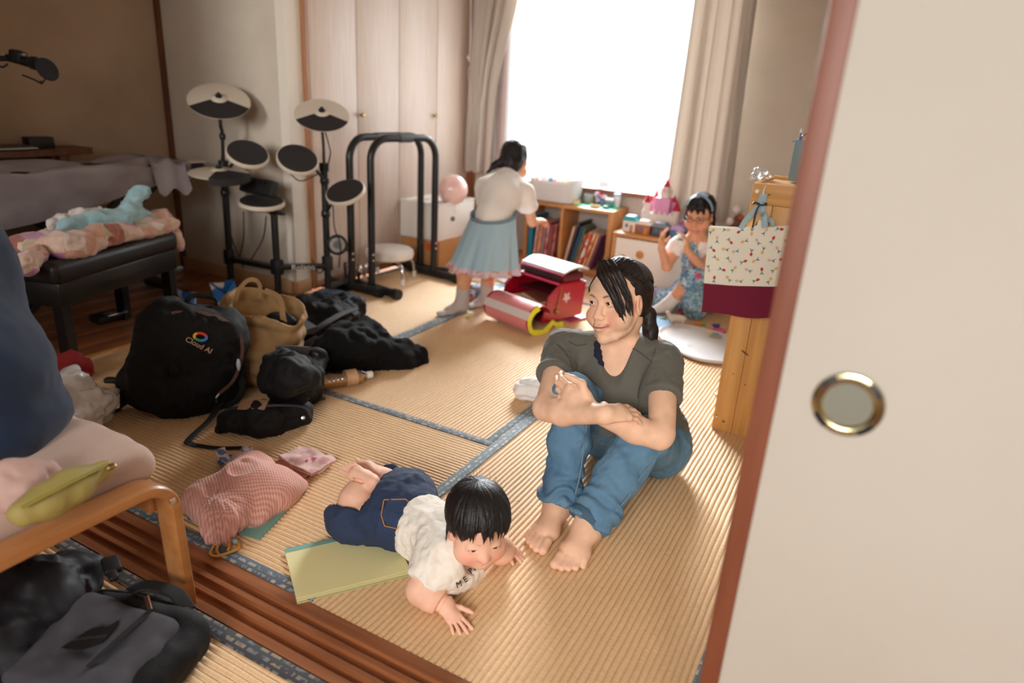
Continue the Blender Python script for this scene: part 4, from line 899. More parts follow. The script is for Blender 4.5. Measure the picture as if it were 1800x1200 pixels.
b.tube(cr([hb_+A(.002, .002, 0), hb_+A(.006, 0, -.06), GY(1343, 380, 2.425), GY(1344, 400, 2.42)], 6), 1, 8, flat=(.020, .003), up=(-.1, -1, .1))
b.tube(cr([hb_+A(.004, .008, -.005), hb_+A(.012, .01, -.07), GY(1356, 388, 2.44), GY(1358, 399, 2.445)], 6), 1, 8, flat=(.016, .003), up=(-.3, -1, .1))
b.parts('strap', m_strap, tote, True)
b = MB(); kc = hb_+A(.001, -.006, -.032)
b.tube([kc+A(.016*math.cos(t_), .010*math.sin(t_), .003*math.sin(t_)) for t_ in np.linspace(0, 2*PI, 14)[:-1]], .0028, 6, closed=True); b.tube(cr([kc+A(-.004, -.01, 0), kc+A(-.012, -.012, -.03), kc+A(-.014, -.01, -.08), kc+A(-.02, -.01, -.093)], 5), .0028, 6); b.tube(cr([kc+A(-.005, -.011, 0), kc+A(-.02, -.012, .003), kc+A(-.026, -.01, -.002)], 4), .0028, 6)
b.build('cord', m_blackp, tote, True)
tag(MB().grid(lambda u, v: GY(1326+20*u, 386+16*v, 2.428)*A(1, 1, 1)+A(0, 0, 0) if v > .5 or abs(u-.5) < .1+.8*v else GY(1336, 386+16*v, 2.428), 6, 6, .001).build('paper_tag', m_cream), 'cream paper tag sticking out of the top of the tulip print tote', 'tag')
PB = A(*GZ(1402, 302, PZ)); PB = A(-.265, 2.70, PZ)
ph = thing('pencil_holder', 'grey blue pencil holder box on top of the pine case', 'pencil holder', PB)
b = MB(); c_ = GY(1389, 302, 2.70); w_ = .085
for (cx, cy, dx, dy) in ((0, -.03, w_, .004), (0, .03, w_, .004), (-w_/2+.002, 0, .004, .056), (w_/2-.002, 0, .004, .056)): b.box((c_[0]+w_/2+cx, 2.70+cy, PZ+.07), (dx, dy, .14), .001)
b.box((c_[0]+w_/2, 2.70, PZ+.002), (w_-.004, .058, .004)); b.build('box', M('grey_teal', (126, 150, 154), .6), ph, True)
MB().box((c_[0]-.004, 2.70, PZ+.135), (.014, .03, .006), .002).build('lip', M('grey_teal', (0, 0, 0)), ph, True)
q = A(c_[0], 2.70, PZ)
t = thing('pencil', 'blue pencil standing at the left in the grey blue holder', 'pencil', q+A(.012, 0, .01)); MB().tube([q+A(.012, 0, .006), q+A(.01, 0, .165)], .0042, 6).build('barrel', M('pencil_blue', (40, 120, 160), .4), t, True); MB().lathe([(.0042, 0), (.001, .014), (0, .015)], 6, T(*(q+A(.01, 0, .165)))).build('tip', PAPER, t, True)
t = thing('scissors', 'red handled scissors standing in the grey blue holder', 'scissors', q+A(.035, 0, .01)); MB().tube([q+A(.034, 0, .012), q+A(.034, 0, .13)], .004, 6).build('blade', m_steel, t, True)
b = MB(); b.tube([q+A(.034+.019*math.cos(a), 0, .142+.02*math.sin(a)) for a in np.linspace(0, 2*PI, 18)[:-1]], .0032, 8, closed=True); b.build('handle', M('scissor_red', (186, 40, 34), .35), t, True)
t = thing('pen', 'red and white pen leaning right in the grey blue holder', 'pen', q+A(.06, 0, .01)); MB().tube([q+A(.05, 0, .006), q+A(.066, .01, .155)], .0045, 8).build('barrel', M('scissor_red', (0, 0, 0)), t, True); MB().ell(q+A(.068, .01, .175), (.01, .005, .018), 12).build('charm', M('pale_blue_pl', (190, 200, 226), .4), t, True)
m_pearl = M('pearl_plastic', (216, 208, 224), .2, (196, 150, 172), nsc=9, coat=.6, ramp=(.45, .7))
t = thing('toy_wand', 'pearly white inflated toy leaning on the pine case beside the grey blue holder', 'toy', GY(1412, 318, 2.62))
s = SDF(); s.ell(GY(1434, 250, 2.60), (.026, .022, .048), None, .01).chain([GY(1440, 216, 2.6), GY(1436, 230, 2.6)], [.006, .012], .01).chain([GY(1427, 285, 2.6), GY(1416, 312, 2.6), GY(1409, 324, 2.6)], [.008, .007, .01], .008).ell(GY(1431, 214, 2.6), (.007, .006, .007), None, .004)
npmesh('inflated_body', s.mesh(.0035, smooth=2), m_pearl, t)
b = MB(); b.tube(cr([GY(1424, 284, 2.595), GY(1412, 296, 2.6), GY(1410, 306, 2.6)], 5), .002, 6); b.build('cord', m_white, t, True)
s = SDF(); s.chain([GY(1324, 312, 2.66), GY(1338, 304, 2.68), GY(1350, 308, 2.7)], [.012, .016, .01], .012); 
tag(npmesh('plastic_wrap', s.mesh(.004, disp=lambda P, N: .007*fbm(P*60, 3)), M('clear_wrap', (240, 240, 240), .25, trans=.5)), 'crumpled clear plastic wrap at the back left of the pine case top', 'wrapper')
# ================================================================== bags and things on the floor
def frame_at(o, yaw=0, roll=0, pitch=0):
    """local axes at floor point o: x to the picture's right along the floor, y away from the lens, z up"""
    d = np.array(o)-CAM; a = math.atan2(d[1], d[0])-PI/2
    return T(*o) @ RZ(a+yaw) @ RX(pitch) @ RY(roll)
def vp(px, py, o):
    """point of the ray on the upright plane through o that faces the lens"""
    d = _F+_R*(px-900)/FPX+_U*(600-py)/FPX; n = (np.array(o)-CAM)*A(1, 1, 0); t = ((np.array(o)-CAM)@n)/(d@n); return CAM+d*t
def m3(X): return np.array(X.to_3x3())
def pt(X, *p): return np.array((X @ Vector(p))[:])
def soft(res, amp, fr, seed=0, sm_=1): return dict(res=res, smooth=sm_, disp=lambda P, N: amp*fbm(P*fr, 3, seed))
m_nyl = M('black_nylon', (12, 12, 14), .75, bump=.25, bsc=420, spec=.3)
m_nyl2 = M('navy_nylon', (30, 36, 50), .55, bump=.2, bsc=420, sheen=.1)
m_web = M('black_webbing', (11, 11, 13), .75, bump=.3, bsc=700)
m_slate = M('slate_fabric', (62, 60, 66), .85, bump=.2, bsc=500)
# ---- black backpack with coloured logo
o = GZ(305, 722); X = frame_at(o, .06, .34, -.10)
bp_ = thing('backpack', 'black backpack with small coloured cloud logo slumped in front of the piano bench', 'backpack', o)
s = SDF(); R3 = m3(X)
s.box(pt(X, .0, .02, .20), (.185, .115, .205), R3, .10, .04).ell(pt(X, -.01, -.06, .165), (.165, .075, .155), R3, .05).ell(pt(X, .0, .04, .07), (.19, .12, .10), R3, .05).ell(pt(X, .165, .0, .14), (.05, .06, .11), R3, .03)
def dsp(P, N): return .009*fbm(P*A(11, 11, 9), 3, 2)+.004*np.abs(vnoise(P*28, 5))
body = npmesh('body', s.mesh(.008, smooth=2, disp=dsp), m_nyl, bp_)
def on_front(x, z, X, s_, off=.002, y0=-.4):
    """march along local +y until the surface of sdf list s_ is met"""
    p = [pt(X, x, y, z) for y in np.linspace(y0, .1, 160)]; P = np.array(p); D = np.full(len(P), 1.)
    for fn, _, _, k, op in s_.p:
        d = fn(P[:, 0], P[:, 1], P[:, 2]); k = max(k, 1e-5)
        if op == 'u': h = np.clip(.5+.5*(D-d)/k, 0, 1); D = D+(d-D)*h-k*h*(1-h)
    i = np.argmax(D < 0.006); i = i if D[i] < .006 else len(P)-1
    return P[i]
def strap(name, pts, w_, mat, parent, up=(0, 0, 1), th=.003, n=6): return MB().tube(cr(pts, n), 1, 8, flat=(w_, th), up=up).build(name, mat, parent, True)
zp = [on_front(-.11+.0*k, .34, X, s) if k < 0 else on_front(x, z, X, s) for k, (x, z) in enumerate(((-.10, .365), (-.02, .385), (.08, .375), (.145, .32), (.165, .24), (.15, .17), (.11, .12)))]
strap('zipper', zp, .012, M('zip_brown', (96, 66, 56), .5), body, up=tuple(-np.array(X.col[1][:3])))
strap('zip_pull', [zp[-1], zp[-1]+A(.0, -.012, -.012), zp[-1]+A(0, -.012, -.03)], .008, m_chrome, body, up=tuple(-np.array(X.col[1][:3])))
strap('top_handle', [pt(X, -.05, .05, .385), pt(X, -.03, .04, .425), pt(X, .04, .04, .43), pt(X, .06, .05, .39)], .02, m_web, body, up=(0, -1, 0))
lc = on_front(.0, .285, X, s); nrm = V(lc-CAM).normalized(); Xl = X.copy(); Xl.translation = V(lc); Xl = Xl @ RX(-.15)
lg = [((214, 60, 44), .5, 2.3), ((236, 178, 40), 2.3, 3.8), ((52, 150, 90), 3.8, 4.9), ((60, 130, 214), 4.9, 6.78)]
for c, a0, a1 in lg:
    b = MB(); b.tube([(.020*math.cos(a), -.012, .026+.0125*math.sin(a)) for a in np.linspace(a0, a1, 9)], 1, 6, flat=(.009, .002), up=(0, -1, 0), X=Xl); b.build('logo_arc', M('logo_%d' % c[0], c, .6), body)
text('lettering', 'Cloud AI', M('print_peachy', (206, 170, 150), .7), body, Xl @ T(.002, -.010, -.004) @ RX(PI/2) @ RZ(-.30), .026, .0006)
strap('strap', [GZ(152, 737, .006), GZ(185, 727, .008), GZ(215, 716, .012), pt(X, -.17, 0, .04)], .028, m_web, bp_)
strap('strap', [pt(X, .15, -.02, .10), GZ(372, 733, .03), GZ(333, 771, .012), GZ(336, 780, .006), GZ(380, 787, .004), GZ(424, 787, .004)], .024, m_web, bp_)
strap('strap', [pt(X, .17, -.03, .20), pt(X, .20, -.06, .14), pt(X, .19, -.06, .09), pt(X, .15, -.06, .06)], .022, m_web, bp_, up=tuple(-np.array(X.col[1][:3])))
b = MB(); c = GZ(196, 668, .03); b.box((0, 0, 0), (.05, .03, .02), .006, T(*c) @ RZ(.5)); b.box((.045, .01, .004), (.04, .022, .016), .005, T(*c) @ RZ(.7) @ RY(.3)); b.build('buckle', m_blackp, bp_, True)
strap('strap', [c+A(.05, .02, .0), GZ(218, 652, .05), GZ(236, 640, .09)], .026, m_web, bp_)
MB().ell(on_front(.155, .235, X, s)+A(.01, -.008, 0), (.006, .008, .024), 10).build('reflector', M('reflector', (206, 206, 210), .25), body)
# ---- tan quilted bag
o = GZ(452, 672); X = frame_at(o, -.25, .16, -.06)
tg = thing('quilted_bag', 'tan quilted bag with open top and round handle behind the black backpack', 'bag', o)
m_tan = M('tan_quilt', (158, 124, 82), .8, (140, 108, 68), nsc=10, bump=.2, bsc=300)
s = SDF(); R3 = m3(X); s.box(pt(X, -.02, .06, .17), (.16, .11, .19), R3, .08, .03).ell(pt(X, -.02, .0, .10), (.165, .12, .11), R3, .05)
s.box(pt(X, -.005, .04, .40), (.135, .085, .155), R3, .05, .012, 's')
def qd(P, N):
    L = (P-o)@R3; f = np.abs(np.sin(L[:, 2]*52))*.5+np.abs(np.sin(L[:, 0]*20+1.3*np.sin(L[:, 2]*26)))*.5
    return .017*(f-.5)*(L[:, 2] < .3)+.006*fbm(P*16, 2, 8)
tb_ = npmesh('body', s.mesh(.007, smooth=2, disp=qd), m_tan, tg)
strap('handle', [vp(376, 540, o)+A(0, .1, 0), vp(382, 520, o)+A(0, .1, 0), vp(397, 503, o)+A(0, .1, 0), vp(412, 501, o)+A(0, .1, 0), vp(421, 512, o)+A(0, .1, 0), vp(421, 535, o)+A(0, .1, 0)], .018, m_tan, tg, up=(.3, -1, .2), th=.005)
strap('shoulder_strap', [vp(430, 520, o)+A(0, .1, 0), vp(470, 530, o)+A(0, .06, 0), vp(498, 560, o), vp(513, 590, o)-A(0, .02, 0), vp(514, 625, o)-A(0, .03, 0), vp(503, 655, o)-A(0, .02, 0)], .024, m_tan, tg, up=(.5, -1, .3), th=.006)
strap('webbing', [vp(492, 575, o)-A(0, .03, 0), vp(500, 600, o)-A(0, .04, 0), vp(502, 650, o)-A(0, .03, 0)], .016, M('dark_tan', (112, 84, 50), .8), tg, up=(.3, -1, 0))
b = MB(); c = vp(496, 585, o)-A(0, .04, .0); b.tube([c+A(.012*math.cos(a), -.004, .014*math.sin(a)) for a in np.linspace(0, 2*PI, 12)[:-1]], .0025, 6, closed=True); b.build('ring', m_brass, tg, True)
tag(MB().ell(vp(452, 572, o)+A(0, .02, 0), (.024, .02, .03), 16).build('baby_bottle', M('amber_pl', (206, 150, 84), .35)), 'amber rounded bottle top peeking from the opening of the tan quilted bag', 'bottle')
tag(npmesh('pouch', SDF().ell(vp(470, 565, o)+A(0, .07, -.01), (.07, .05, .03), None, .01).mesh(.008, disp=lambda P, N: .006*fbm(P*30, 2)), m_nyl), 'black pouch stuffed inside the opening of the tan quilted bag', 'pouch')
# ---- dark bags behind
def heap(name, label, cat, base, mat, prims, amp=.012, fr=14, res=.009, seed=0, kk=.04):
    t = thing(name, label, cat, base); s = SDF()
    for p in prims:
        if len(p) == 2: s.chain(p[0], p[1], kk)
        else: s.ell(p[0], p[1], p[2], kk)
    npmesh('body', s.mesh(res, smooth=2, disp=lambda P, N: amp*fbm(P*fr, 3, seed)+amp*.5*np.abs(vnoise(P*fr*2.2, seed+3))), mat, t); return t, s
o1 = GZ(575, 565)
nb, _ = heap('rucksack', 'dark navy rucksack lying flat behind the tan bag, blue lining showing', 'rucksack', o1, m_nyl,
    [([GZ(515, 575, .06), GZ(575, 560, .07), GZ(620, 545, .05)], [.075, .085, .06]), ([GZ(540, 545, .06), GZ(600, 530, .05)], [.06, .05])], seed=2)
strap('flap', [GZ(532, 527, .09), GZ(570, 531, .125), GZ(605, 540, .12), GZ(628, 553, .09)], .07, m_nyl, nb, th=.014)
strap('lining', [GZ(560, 512, .07), GZ(590, 516, .07), GZ(618, 524, .065), GZ(634, 532, .05)], .11, M('blue_grey_lining', (70, 92, 112), .6, (46, 60, 76), nsc=22), nb, th=.02)
strap('strap', [GZ(545, 585, .10), GZ(572, 568, .13), GZ(600, 552, .13), GZ(625, 543, .10)], .035, m_slate, nb, th=.012)
strap('back_panel', [GZ(498, 560, .13), GZ(520, 567, .14), GZ(545, 582, .12)], .10, m_slate, nb, th=.03)
o2 = GZ(650, 630)
du_, _ = heap('duffel_coat', 'black coat bundled into a long heap with limp end on the tatami', 'coat', o2, M('black_cloth', (9, 9, 11), .9, bump=.2, bsc=300, spec=.25),
    [([GZ(585, 620, .085), GZ(620, 612, .10), GZ(660, 608, .09)], [.085, .105, .095]), ([GZ(660, 610, .075), GZ(690, 618, .055), GZ(712, 626, .035), GZ(735, 622, .03)], [.085, .06, .045, .04]), ([GZ(700, 630, .03), GZ(735, 630, .02)], [.035, .03])], amp=.016, fr=11, seed=5)
strap('strap', [vp(560, 655, o2), vp(560, 625, o2)-A(0, .1, 0), vp(566, 600, o2)-A(0, .12, 0), vp(582, 585, o2)-A(0, .08, 0)], .03, m_slate, du_, up=(.4, -1, .2), th=.008)
o3 = GZ(535, 690)
sb, s3 = heap('shoulder_bag', 'black shoulder bag standing between the tan bag and the tea bottle', 'bag', o3, m_nyl, [([GZ(512, 678, .06), GZ(508, 662, .17), GZ(518, 660, .23)], [.075, .08, .06]), ([GZ(535, 688, .05), vp(535, 640, o3)+A(0, .05, 0)], [.045, .05])], seed=7)
strap('strap', [GZ(555, 700, .01), GZ(530, 690, .02), GZ(510, 690, .04), GZ(495, 700, .03)], .035, m_web, sb)
strap('strap_end', [GZ(520, 684, .05), GZ(545, 690, .03), GZ(562, 698, .012), GZ(566, 703, .006)], .03, m_slate, sb)
strap('cuff', [vp(500, 610, o3)-A(0, .04, 0), vp(525, 606, o3)-A(0, .06, 0), vp(552, 612, o3)-A(0, .03, 0)], .03, m_slate, sb, up=(0, -1, .3), th=.012)
o4 = GZ(470, 752)
wp, s4 = heap('waist_pouch', 'black waist pouch lying on the tatami in front of the bags, pale card on top', 'pouch', o4, m_nyl, [([GZ(405, 735, .045), GZ(465, 738, .05), GZ(525, 725, .045)], [.04, .06, .05]), ([GZ(410, 745, .03), GZ(395, 748, .025)], [.04, .03])], amp=.008, seed=9, res=.007)
strap('zipper', [GZ(440, 716, .105), GZ(490, 712, .115), GZ(535, 716, .09), GZ(548, 735, .05)], .01, m_slate, wp, up=(0, -.6, 1))
MB().lathe([(.007, 0), (.006, .003), (0, .004)], 12, aim(GZ(533, 734, .075), CAM)).build('snap', m_chrome, wp, True)
c = GZ(445, 711, .113); tag(MB().box((0, 0, 0), (.10, .045, .006), .002, T(*c) @ RZ(.35) @ RY(-.12) @ RX(.4)).build('card_case', M('copper_card', (150, 112, 92), .35)), 'copper coloured card case resting on top of the black waist pouch', 'card case')
# ---- tea bottle
a, e = GZ(562, 672, .034), GZ(657, 657, .034); L = np.linalg.norm(e-a); Xb = aim(a, e)
bo = thing('tea_bottle', 'clear plastic bottle of amber tea lying on its side by the black coat', 'bottle', (a+e)/2*A(1, 1, 0))
prof = [(0, .004), (.026, .0), (.032, .008)]
for i in range(5): z = .014+.018*i; prof += [(.033, z), (.033, z+.009), (.0305, z+.012), (.0305, z+.015)]
prof += [(.033, .108), (.0335, .15), (.032, .162), (.024, .182), (.0135, .194), (.0125, .2)]
MB().lathe(prof, 30, Xb).build('shell', thin('pet_plastic', (.96, .95, .93, 1), .14, .08), bo, True)
b = MB(); s_ = SDF(); s_.cyl(a+(e-a)/L*.006, a+(e-a)/L*.175, .0298, .004, .004); zc = a[2]; s_.box((a+e)/2+A(0, 0, .055), (.2, .2, .045), None, .001, .002, 's')
npmesh('tea', s_.mesh(.004), M('tea_amber', (226, 160, 74), .2, trans=.35), bo)
MB().lathe([(.0338, .104), (.0342, .108), (.0342, .147), (.0338, .15)], 30, Xb).build('label_band', M('label_pale', (226, 190, 156), .5, (206, 160, 120), nsc=30), bo, True)
MB().lathe([(.0145, .194), (.015, .2), (.015, .217), (.0135, .219), (0, .219)], 24, Xb).build('cap', m_white, bo, True)
# ---- crumpled white plastic bag and red cloth behind the man
o = GZ(130, 735)
t = thing('plastic_bag', 'crumpled white plastic bag on the floor beside the legs of the piano bench', 'plastic bag', o)
s = SDF(); s.ell(GZ(125, 715, .085), (.13, .12, .085), None, .03).ell(GZ(100, 690, .12), (.09, .09, .07), None, .03).chain([GZ(150, 735, .03), GZ(182, 722, .015)], [.05, .02], .03)
npmesh('film', s.mesh(.008, smooth=1, disp=lambda P, N: .035*(np.abs(vnoise(P*11, 3))-.35)+.022*(np.abs(vnoise(P*25, 9))-.35)+.006*vnoise(P*60, 4)), M('white_film', (236, 232, 230), .2, trans=.15, coat=.5), t)
s = SDF(); s.chain([GZ(70, 655, .05), GZ(110, 648, .06), GZ(150, 650, .04)], [.05, .06, .035], .03); tag(npmesh('red_cloth', s.mesh(.009, disp=lambda P, N: .012*fbm(P*16, 3, 2)), M('red_fabric', (150, 26, 34), .8)), 'red cloth heaped behind the crumpled white plastic bag', 'cloth')
# ---- things under the bench
pdl = thing('sustain_pedal', 'small black sustain pedal on the boards under the piano bench', 'pedal', GZ(195, 568))
MB().box(GZ(190, 563)+A(0, 0, .02), (.09, .14, .04), .012).build('base', m_blackp, pdl, True); MB().box(GZ(205, 566)+A(0, 0, .047), (.05, .1, .008), .003).build('lever', m_chrome, pdl, True)
m_bw = M('blue_white_print', (224, 226, 228), .6, (40, 112, 186), nsc=9, ndet=1, ramp=(.5, .53))
for i, (p, q, lab) in enumerate(((GZ(322, 562), (.10, .07, .16), 'blue and white printed box standing beside the bench leg, left of two'), (GZ(404, 545), (.12, .05, .17), 'blue and white printed paper bag behind the handle of the tan bag'))):
    t = thing('paper_bag', lab, 'paper bag', p); Xp = T(*p) @ RZ(.5+i*.6) @ RY(.12-.3*i)
    b = MB(); hx, hy, hz = q
    b.add([(-hx/2, -hy/2, 0), (hx/2, -hy/2, 0), (hx/2, hy/2, 0), (-hx/2, hy/2, 0), (-hx/2, -hy/4, hz), (hx/2, -hy/3, hz*.9), (hx/2, hy/3, hz*.92), (-hx/2, hy/4, hz), (0, -hy*.2, hz*.55), (0, hy*.2, hz*.9)],
          [(3, 2, 1, 0), (0, 1, 5, 8, 4), (1, 2, 6, 5), (2, 3, 7, 9, 6), (3, 0, 4, 7)], Xp); b.build('paper', m_bw, t, True, 0)
# ---- pink gingham drawstring bag on teal sheet
m_teal = M('teal_paper', (122, 166, 156), .7)
def sheet(name, label, cat, corners, z, mat, th=.0012, curl=0, n=14):
    c = [np.array(q) for q in corners]
    def fn(u, v):
        p = (c[0]*(1-u)+c[1]*u)*(1-v)+(c[3]*(1-u)+c[2]*u)*v; p = p.copy(); p[2] = z+curl*(abs(u-.5)*2)**3*v+.0008*math.sin(u*7+v*5); return p
    return tag(MB().grid(fn, n, n, th).build(name, mat), label, cat)
sheet('teal_folder', 'teal paper folder lying under the pink checked drawstring bag', 'folder', [GZ(326, 866), GZ(330, 916), GZ(456, 950), GZ(537, 866)], .0042, m_teal, .002)
def gingham():
    t = NT('pink_gingham'); b = t.b; b.inputs['Roughness'].default_value = .9; b.inputs['Sheen Weight'].default_value = .2
    tc = t.n('ShaderNodeTexCoord'); mp = t.n('ShaderNodeMapping'); mp.inputs['Rotation'].default_value = (0, 0, .55); mp.inputs['Scale'].default_value = (1, 1, .3); t.l(tc, mp.inputs[0], 'Object')
    w1 = t.n('ShaderNodeTexWave', Scale=42, Distortion=.6); w2 = t.n('ShaderNodeTexWave', Scale=42, Distortion=.6); w2.bands_direction = 'Y'
    t.l(mp, w1.inputs['Vector']); t.l(mp, w2.inputs['Vector']); ad = t.n('ShaderNodeMath', _operation='ADD'); t.l(w1, ad.inputs[0], 'Fac'); t.l(w2, ad.inputs[1], 'Fac')
    rp = t.n('ShaderNodeValToRGB'); e = rp.color_ramp.elements; e[0].position = .25; e[0].color = lin((226, 176, 164)); e[1].position = .8; e[1].color = lin((202, 136, 122)); mu = t.n('ShaderNodeMath', _operation='MULTIPLY'); mu.inputs[1].default_value = .5; t.l(ad, mu.inputs[0]); t.l(mu, rp.inputs[0]); t.l(rp, b.inputs['Base Color'])
    bp = t.n('ShaderNodeBump', Strength=.35, Distance=.003); t.l(mu, bp.inputs['Height']); t.l(bp, b.inputs['Normal']); return t.m
gb = thing('drawstring_bag', 'pink checked drawstring bag with orange cord lying on the teal folder', 'drawstring bag', GZ(430, 890))
s = SDF(); c0 = GZ(432, 862, .055)
s.chain([GZ(395, 905, .05), c0, GZ(445, 830, .05)], [.055, .066, .05], .05).chain([c0, GZ(490, 862, .045), GZ(530, 853, .02)], [.06, .045, .012], .05).chain([GZ(445, 835, .05), GZ(425, 805, .03)], [.05, .02], .05).chain([c0, GZ(365, 880, .045), GZ(352, 872, .03)], [.06, .05, .03], .05).chain([GZ(480, 860, .03), GZ(455, 905, .022)], [.045, .03], .05)
s.chain([GZ(390, 910, .045), GZ(384, 925, .03), GZ(385, 942, .016)], [.05, .026, .026], .03)
nk = GZ(384, 925, .02)
def gd(P, N):
    v = P-nk; a = np.arctan2(v[:, 1], v[:, 0]); r = np.linalg.norm(v, axis=1)
    return .0075*np.sin(a*15+vnoise(P*25, 2))*np.exp(-(r/.075)**2)+.0045*fbm(P*A(9, 9, 9), 3, 6)+.004*np.abs(vnoise(P*17, 1))
npmesh('cloth_body', s.mesh(.005, smooth=1, disp=gd), gingham(), gb)
m_cord = M('orange_cord', (206, 148, 62), .8)
b = MB(); b.tube(cr([GZ(385, 935, .015), GZ(378, 955, .008), GZ(370, 972, .006), GZ(382, 977, .006), GZ(405, 970, .007), GZ(420, 962, .008), GZ(416, 952, .008), GZ(406, 950, .008), GZ(401, 966, .011)], 7), .0038, 8); b.tube(cr([GZ(388, 937, .014), GZ(384, 955, .01), GZ(381, 966, .008), GZ(384, 974, .01)], 6), .0035, 8); b.parts('cord', m_cord, gb, True)
MB().ell(GZ(413, 951, .012), (.008, .007, .007), 12).build('cord_bead', M('bead_blue', (140, 178, 190), .5), gb, True)
m_flor = M('floral_strip', (196, 190, 200), .85, (92, 110, 150), nsc=46, ndet=2, ramp=(.46, .56))
for pts in ([GZ(430, 815, .04), GZ(402, 810, .035), GZ(390, 798, .05), GZ(386, 788, .062)], [GZ(425, 812, .04), GZ(432, 800, .05), GZ(436, 786, .06), GZ(440, 798, .035)], [GZ(384, 815, .02), GZ(405, 803, .022), GZ(430, 803, .02)]):
    strap('floral_strap', pts, .032, m_flor, gb, th=.004)
# ---- folded floral cloth
m_pinkf = M('pink_floral', (226, 190, 184), .9, (196, 150, 146), nsc=24, ndet=3, ramp=(.5, .62))
t = thing('handkerchief', 'folded pink floral handkerchief on the tatami by the foot of the baby', 'handkerchief', GZ(540, 820))
q = [GZ(490, 812), GZ(535, 793), GZ(591, 818), GZ(548, 845)]
for k, (z, ins, m_) in enumerate(((.005, .1, M('hanky_under', (196, 138, 122), .9)), (.012, .0, m_pinkf), (.019, .0, m_pinkf))):
    def fn(u, v):
        p = (q[0]*(1-u)+q[1]*u)*(1-v)+(q[3]*(1-u)+q[2]*u)*v; p = p*(1-ins)+ins*np.mean(q, 0)+A(-.012*(k == 0), -.02*(k == 0), 0); p[2] = z+.004*math.sin(u*9+k)*math.sin(v*7+k)+.012*(v > .7)*u*(k == 2)*math.sin((v-.7)*10); return p
    MB().grid(fn, 18, 18, .005).build('fold', m_, t, True)
b = MB(); rnd = random.Random(2)
for i in range(9):
    u, v = rnd.uniform(.35, .75), rnd.uniform(.55, .9); p = (q[0]*(1-u)+q[1]*u)*(1-v)+(q[3]*(1-u)+q[2]*u)*v; p[2] = .0265; b.lathe([(0, .0005), (.006, 0)], 7, T(*p))
b.build('flower_print', M('rose_print', (186, 70, 96), .9), t, True)
# ---- white bundle by the woman
t = thing('diaper_bundle', 'white rolled bundle lying on the tatami behind the elbow of the woman', 'bundle', GZ(935, 688))
s = SDF(); s.chain([GZ(922, 683, .045), GZ(945, 685, .045), GZ(965, 690, .04)], [.042, .045, .04], .02); npmesh('roll', s.mesh(.005, disp=lambda P, N: .006*np.abs(np.sin(P[:, 2]*120))+.005*fbm(P*22, 3)), M('white_pad', (238, 234, 232), .85), t)
# ---- drawing pad under the baby
pad = thing('drawing_pad', 'pale yellow drawing pad with teal edge half under the baby', 'drawing pad', GZ(600, 1000))
A_, B_, C_ = GZ(500, 970), GZ(522, 1058), GZ(722, 1008); D_ = A_+C_-B_
for k, m_ in enumerate((M('pad_back', (196, 190, 140), .7), M('pad_page', (226, 216, 160), .75), M('pad_page', (0, 0, 0)))):
    z = .0035+.0022*k; o_ = A(.004*(2-k), -.0035*(2-k), 0)
    def fn(u, v): p = A_*(1-u)*(1-v)+B_*v*(1-u)+C_*u*v+D_*u*(1-v)+o_; p = p.copy(); p[2] = z+.0015*v*v*(k-1); return p
    MB().grid(fn, 10, 10, .0014).build('page', m_, pad, True)
def fn(u, v): p = A_*(1-u)+D_*u+(B_-A_)*.085*v; p = p.copy(); p[2] = .0092; return p
MB().grid(fn, 8, 2, .0012).build('teal_binding', m_teal, pad, True)
# ---- red school satchel
w0, w1, bk = GZ(880, 549), GZ(952, 577), GZ(1003, 548)
ex = (w1-w0); W_ = np.linalg.norm(ex); ex /= W_; ey = A(-ex[1], ex[0], 0); Xs = Matrix([[ex[0], ey[0], 0, w0[0]], [ex[1], ey[1], 0, w0[1]], [0, 0, 1, .03], [0, 0, 0, 1]])
DP = .30; HT = .19; SH = .09
sat = thing('school_satchel', 'open red leather school satchel lying on its back with books inside, on the tatami', 'school bag', (w0+w1)/2)
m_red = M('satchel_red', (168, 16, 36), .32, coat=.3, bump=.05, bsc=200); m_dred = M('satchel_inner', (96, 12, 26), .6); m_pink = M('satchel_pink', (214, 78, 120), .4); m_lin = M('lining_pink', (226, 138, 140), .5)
def sbox(name, c, d, mat, par=sat, bev=.006): return MB(Xs).box(c, d, bev).build(name, mat, par, True)
def sprism(name, poly, x0, x1, mat, par=sat):
    b = MB(Xs @ Matrix(((0, 0, 1, 0), (1, 0, 0, 0), (0, 1, 0, 0), (0, 0, 0, 1)))); b.prism(poly, x0, x1); return b.build(name, mat, par, True)
side = [(-.01, 0), (DP, .0), (DP+.02, HT), (SH+.02, HT+.005), (.03, HT*.72)]
sprism('gusset', side, -.006, .004, m_red); sprism('gusset', side, W_-.004, W_+.006, m_red)
sprism('side_edging', [(.02, HT*.70), (.03, HT*.72), (SH+.02, HT+.005), (SH+.012, HT+.012)], -.008, .006, m_pink); 
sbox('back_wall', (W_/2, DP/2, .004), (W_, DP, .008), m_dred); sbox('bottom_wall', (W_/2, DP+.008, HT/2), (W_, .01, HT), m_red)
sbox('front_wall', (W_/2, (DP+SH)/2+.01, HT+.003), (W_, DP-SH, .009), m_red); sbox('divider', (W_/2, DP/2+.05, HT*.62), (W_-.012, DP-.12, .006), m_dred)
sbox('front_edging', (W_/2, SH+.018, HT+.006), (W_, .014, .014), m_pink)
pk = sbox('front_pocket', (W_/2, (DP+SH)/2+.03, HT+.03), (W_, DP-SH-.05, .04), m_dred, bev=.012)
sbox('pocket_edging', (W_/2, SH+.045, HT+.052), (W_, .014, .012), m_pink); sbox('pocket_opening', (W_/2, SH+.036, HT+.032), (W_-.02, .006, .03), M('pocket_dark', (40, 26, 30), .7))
fl = MB(Xs)
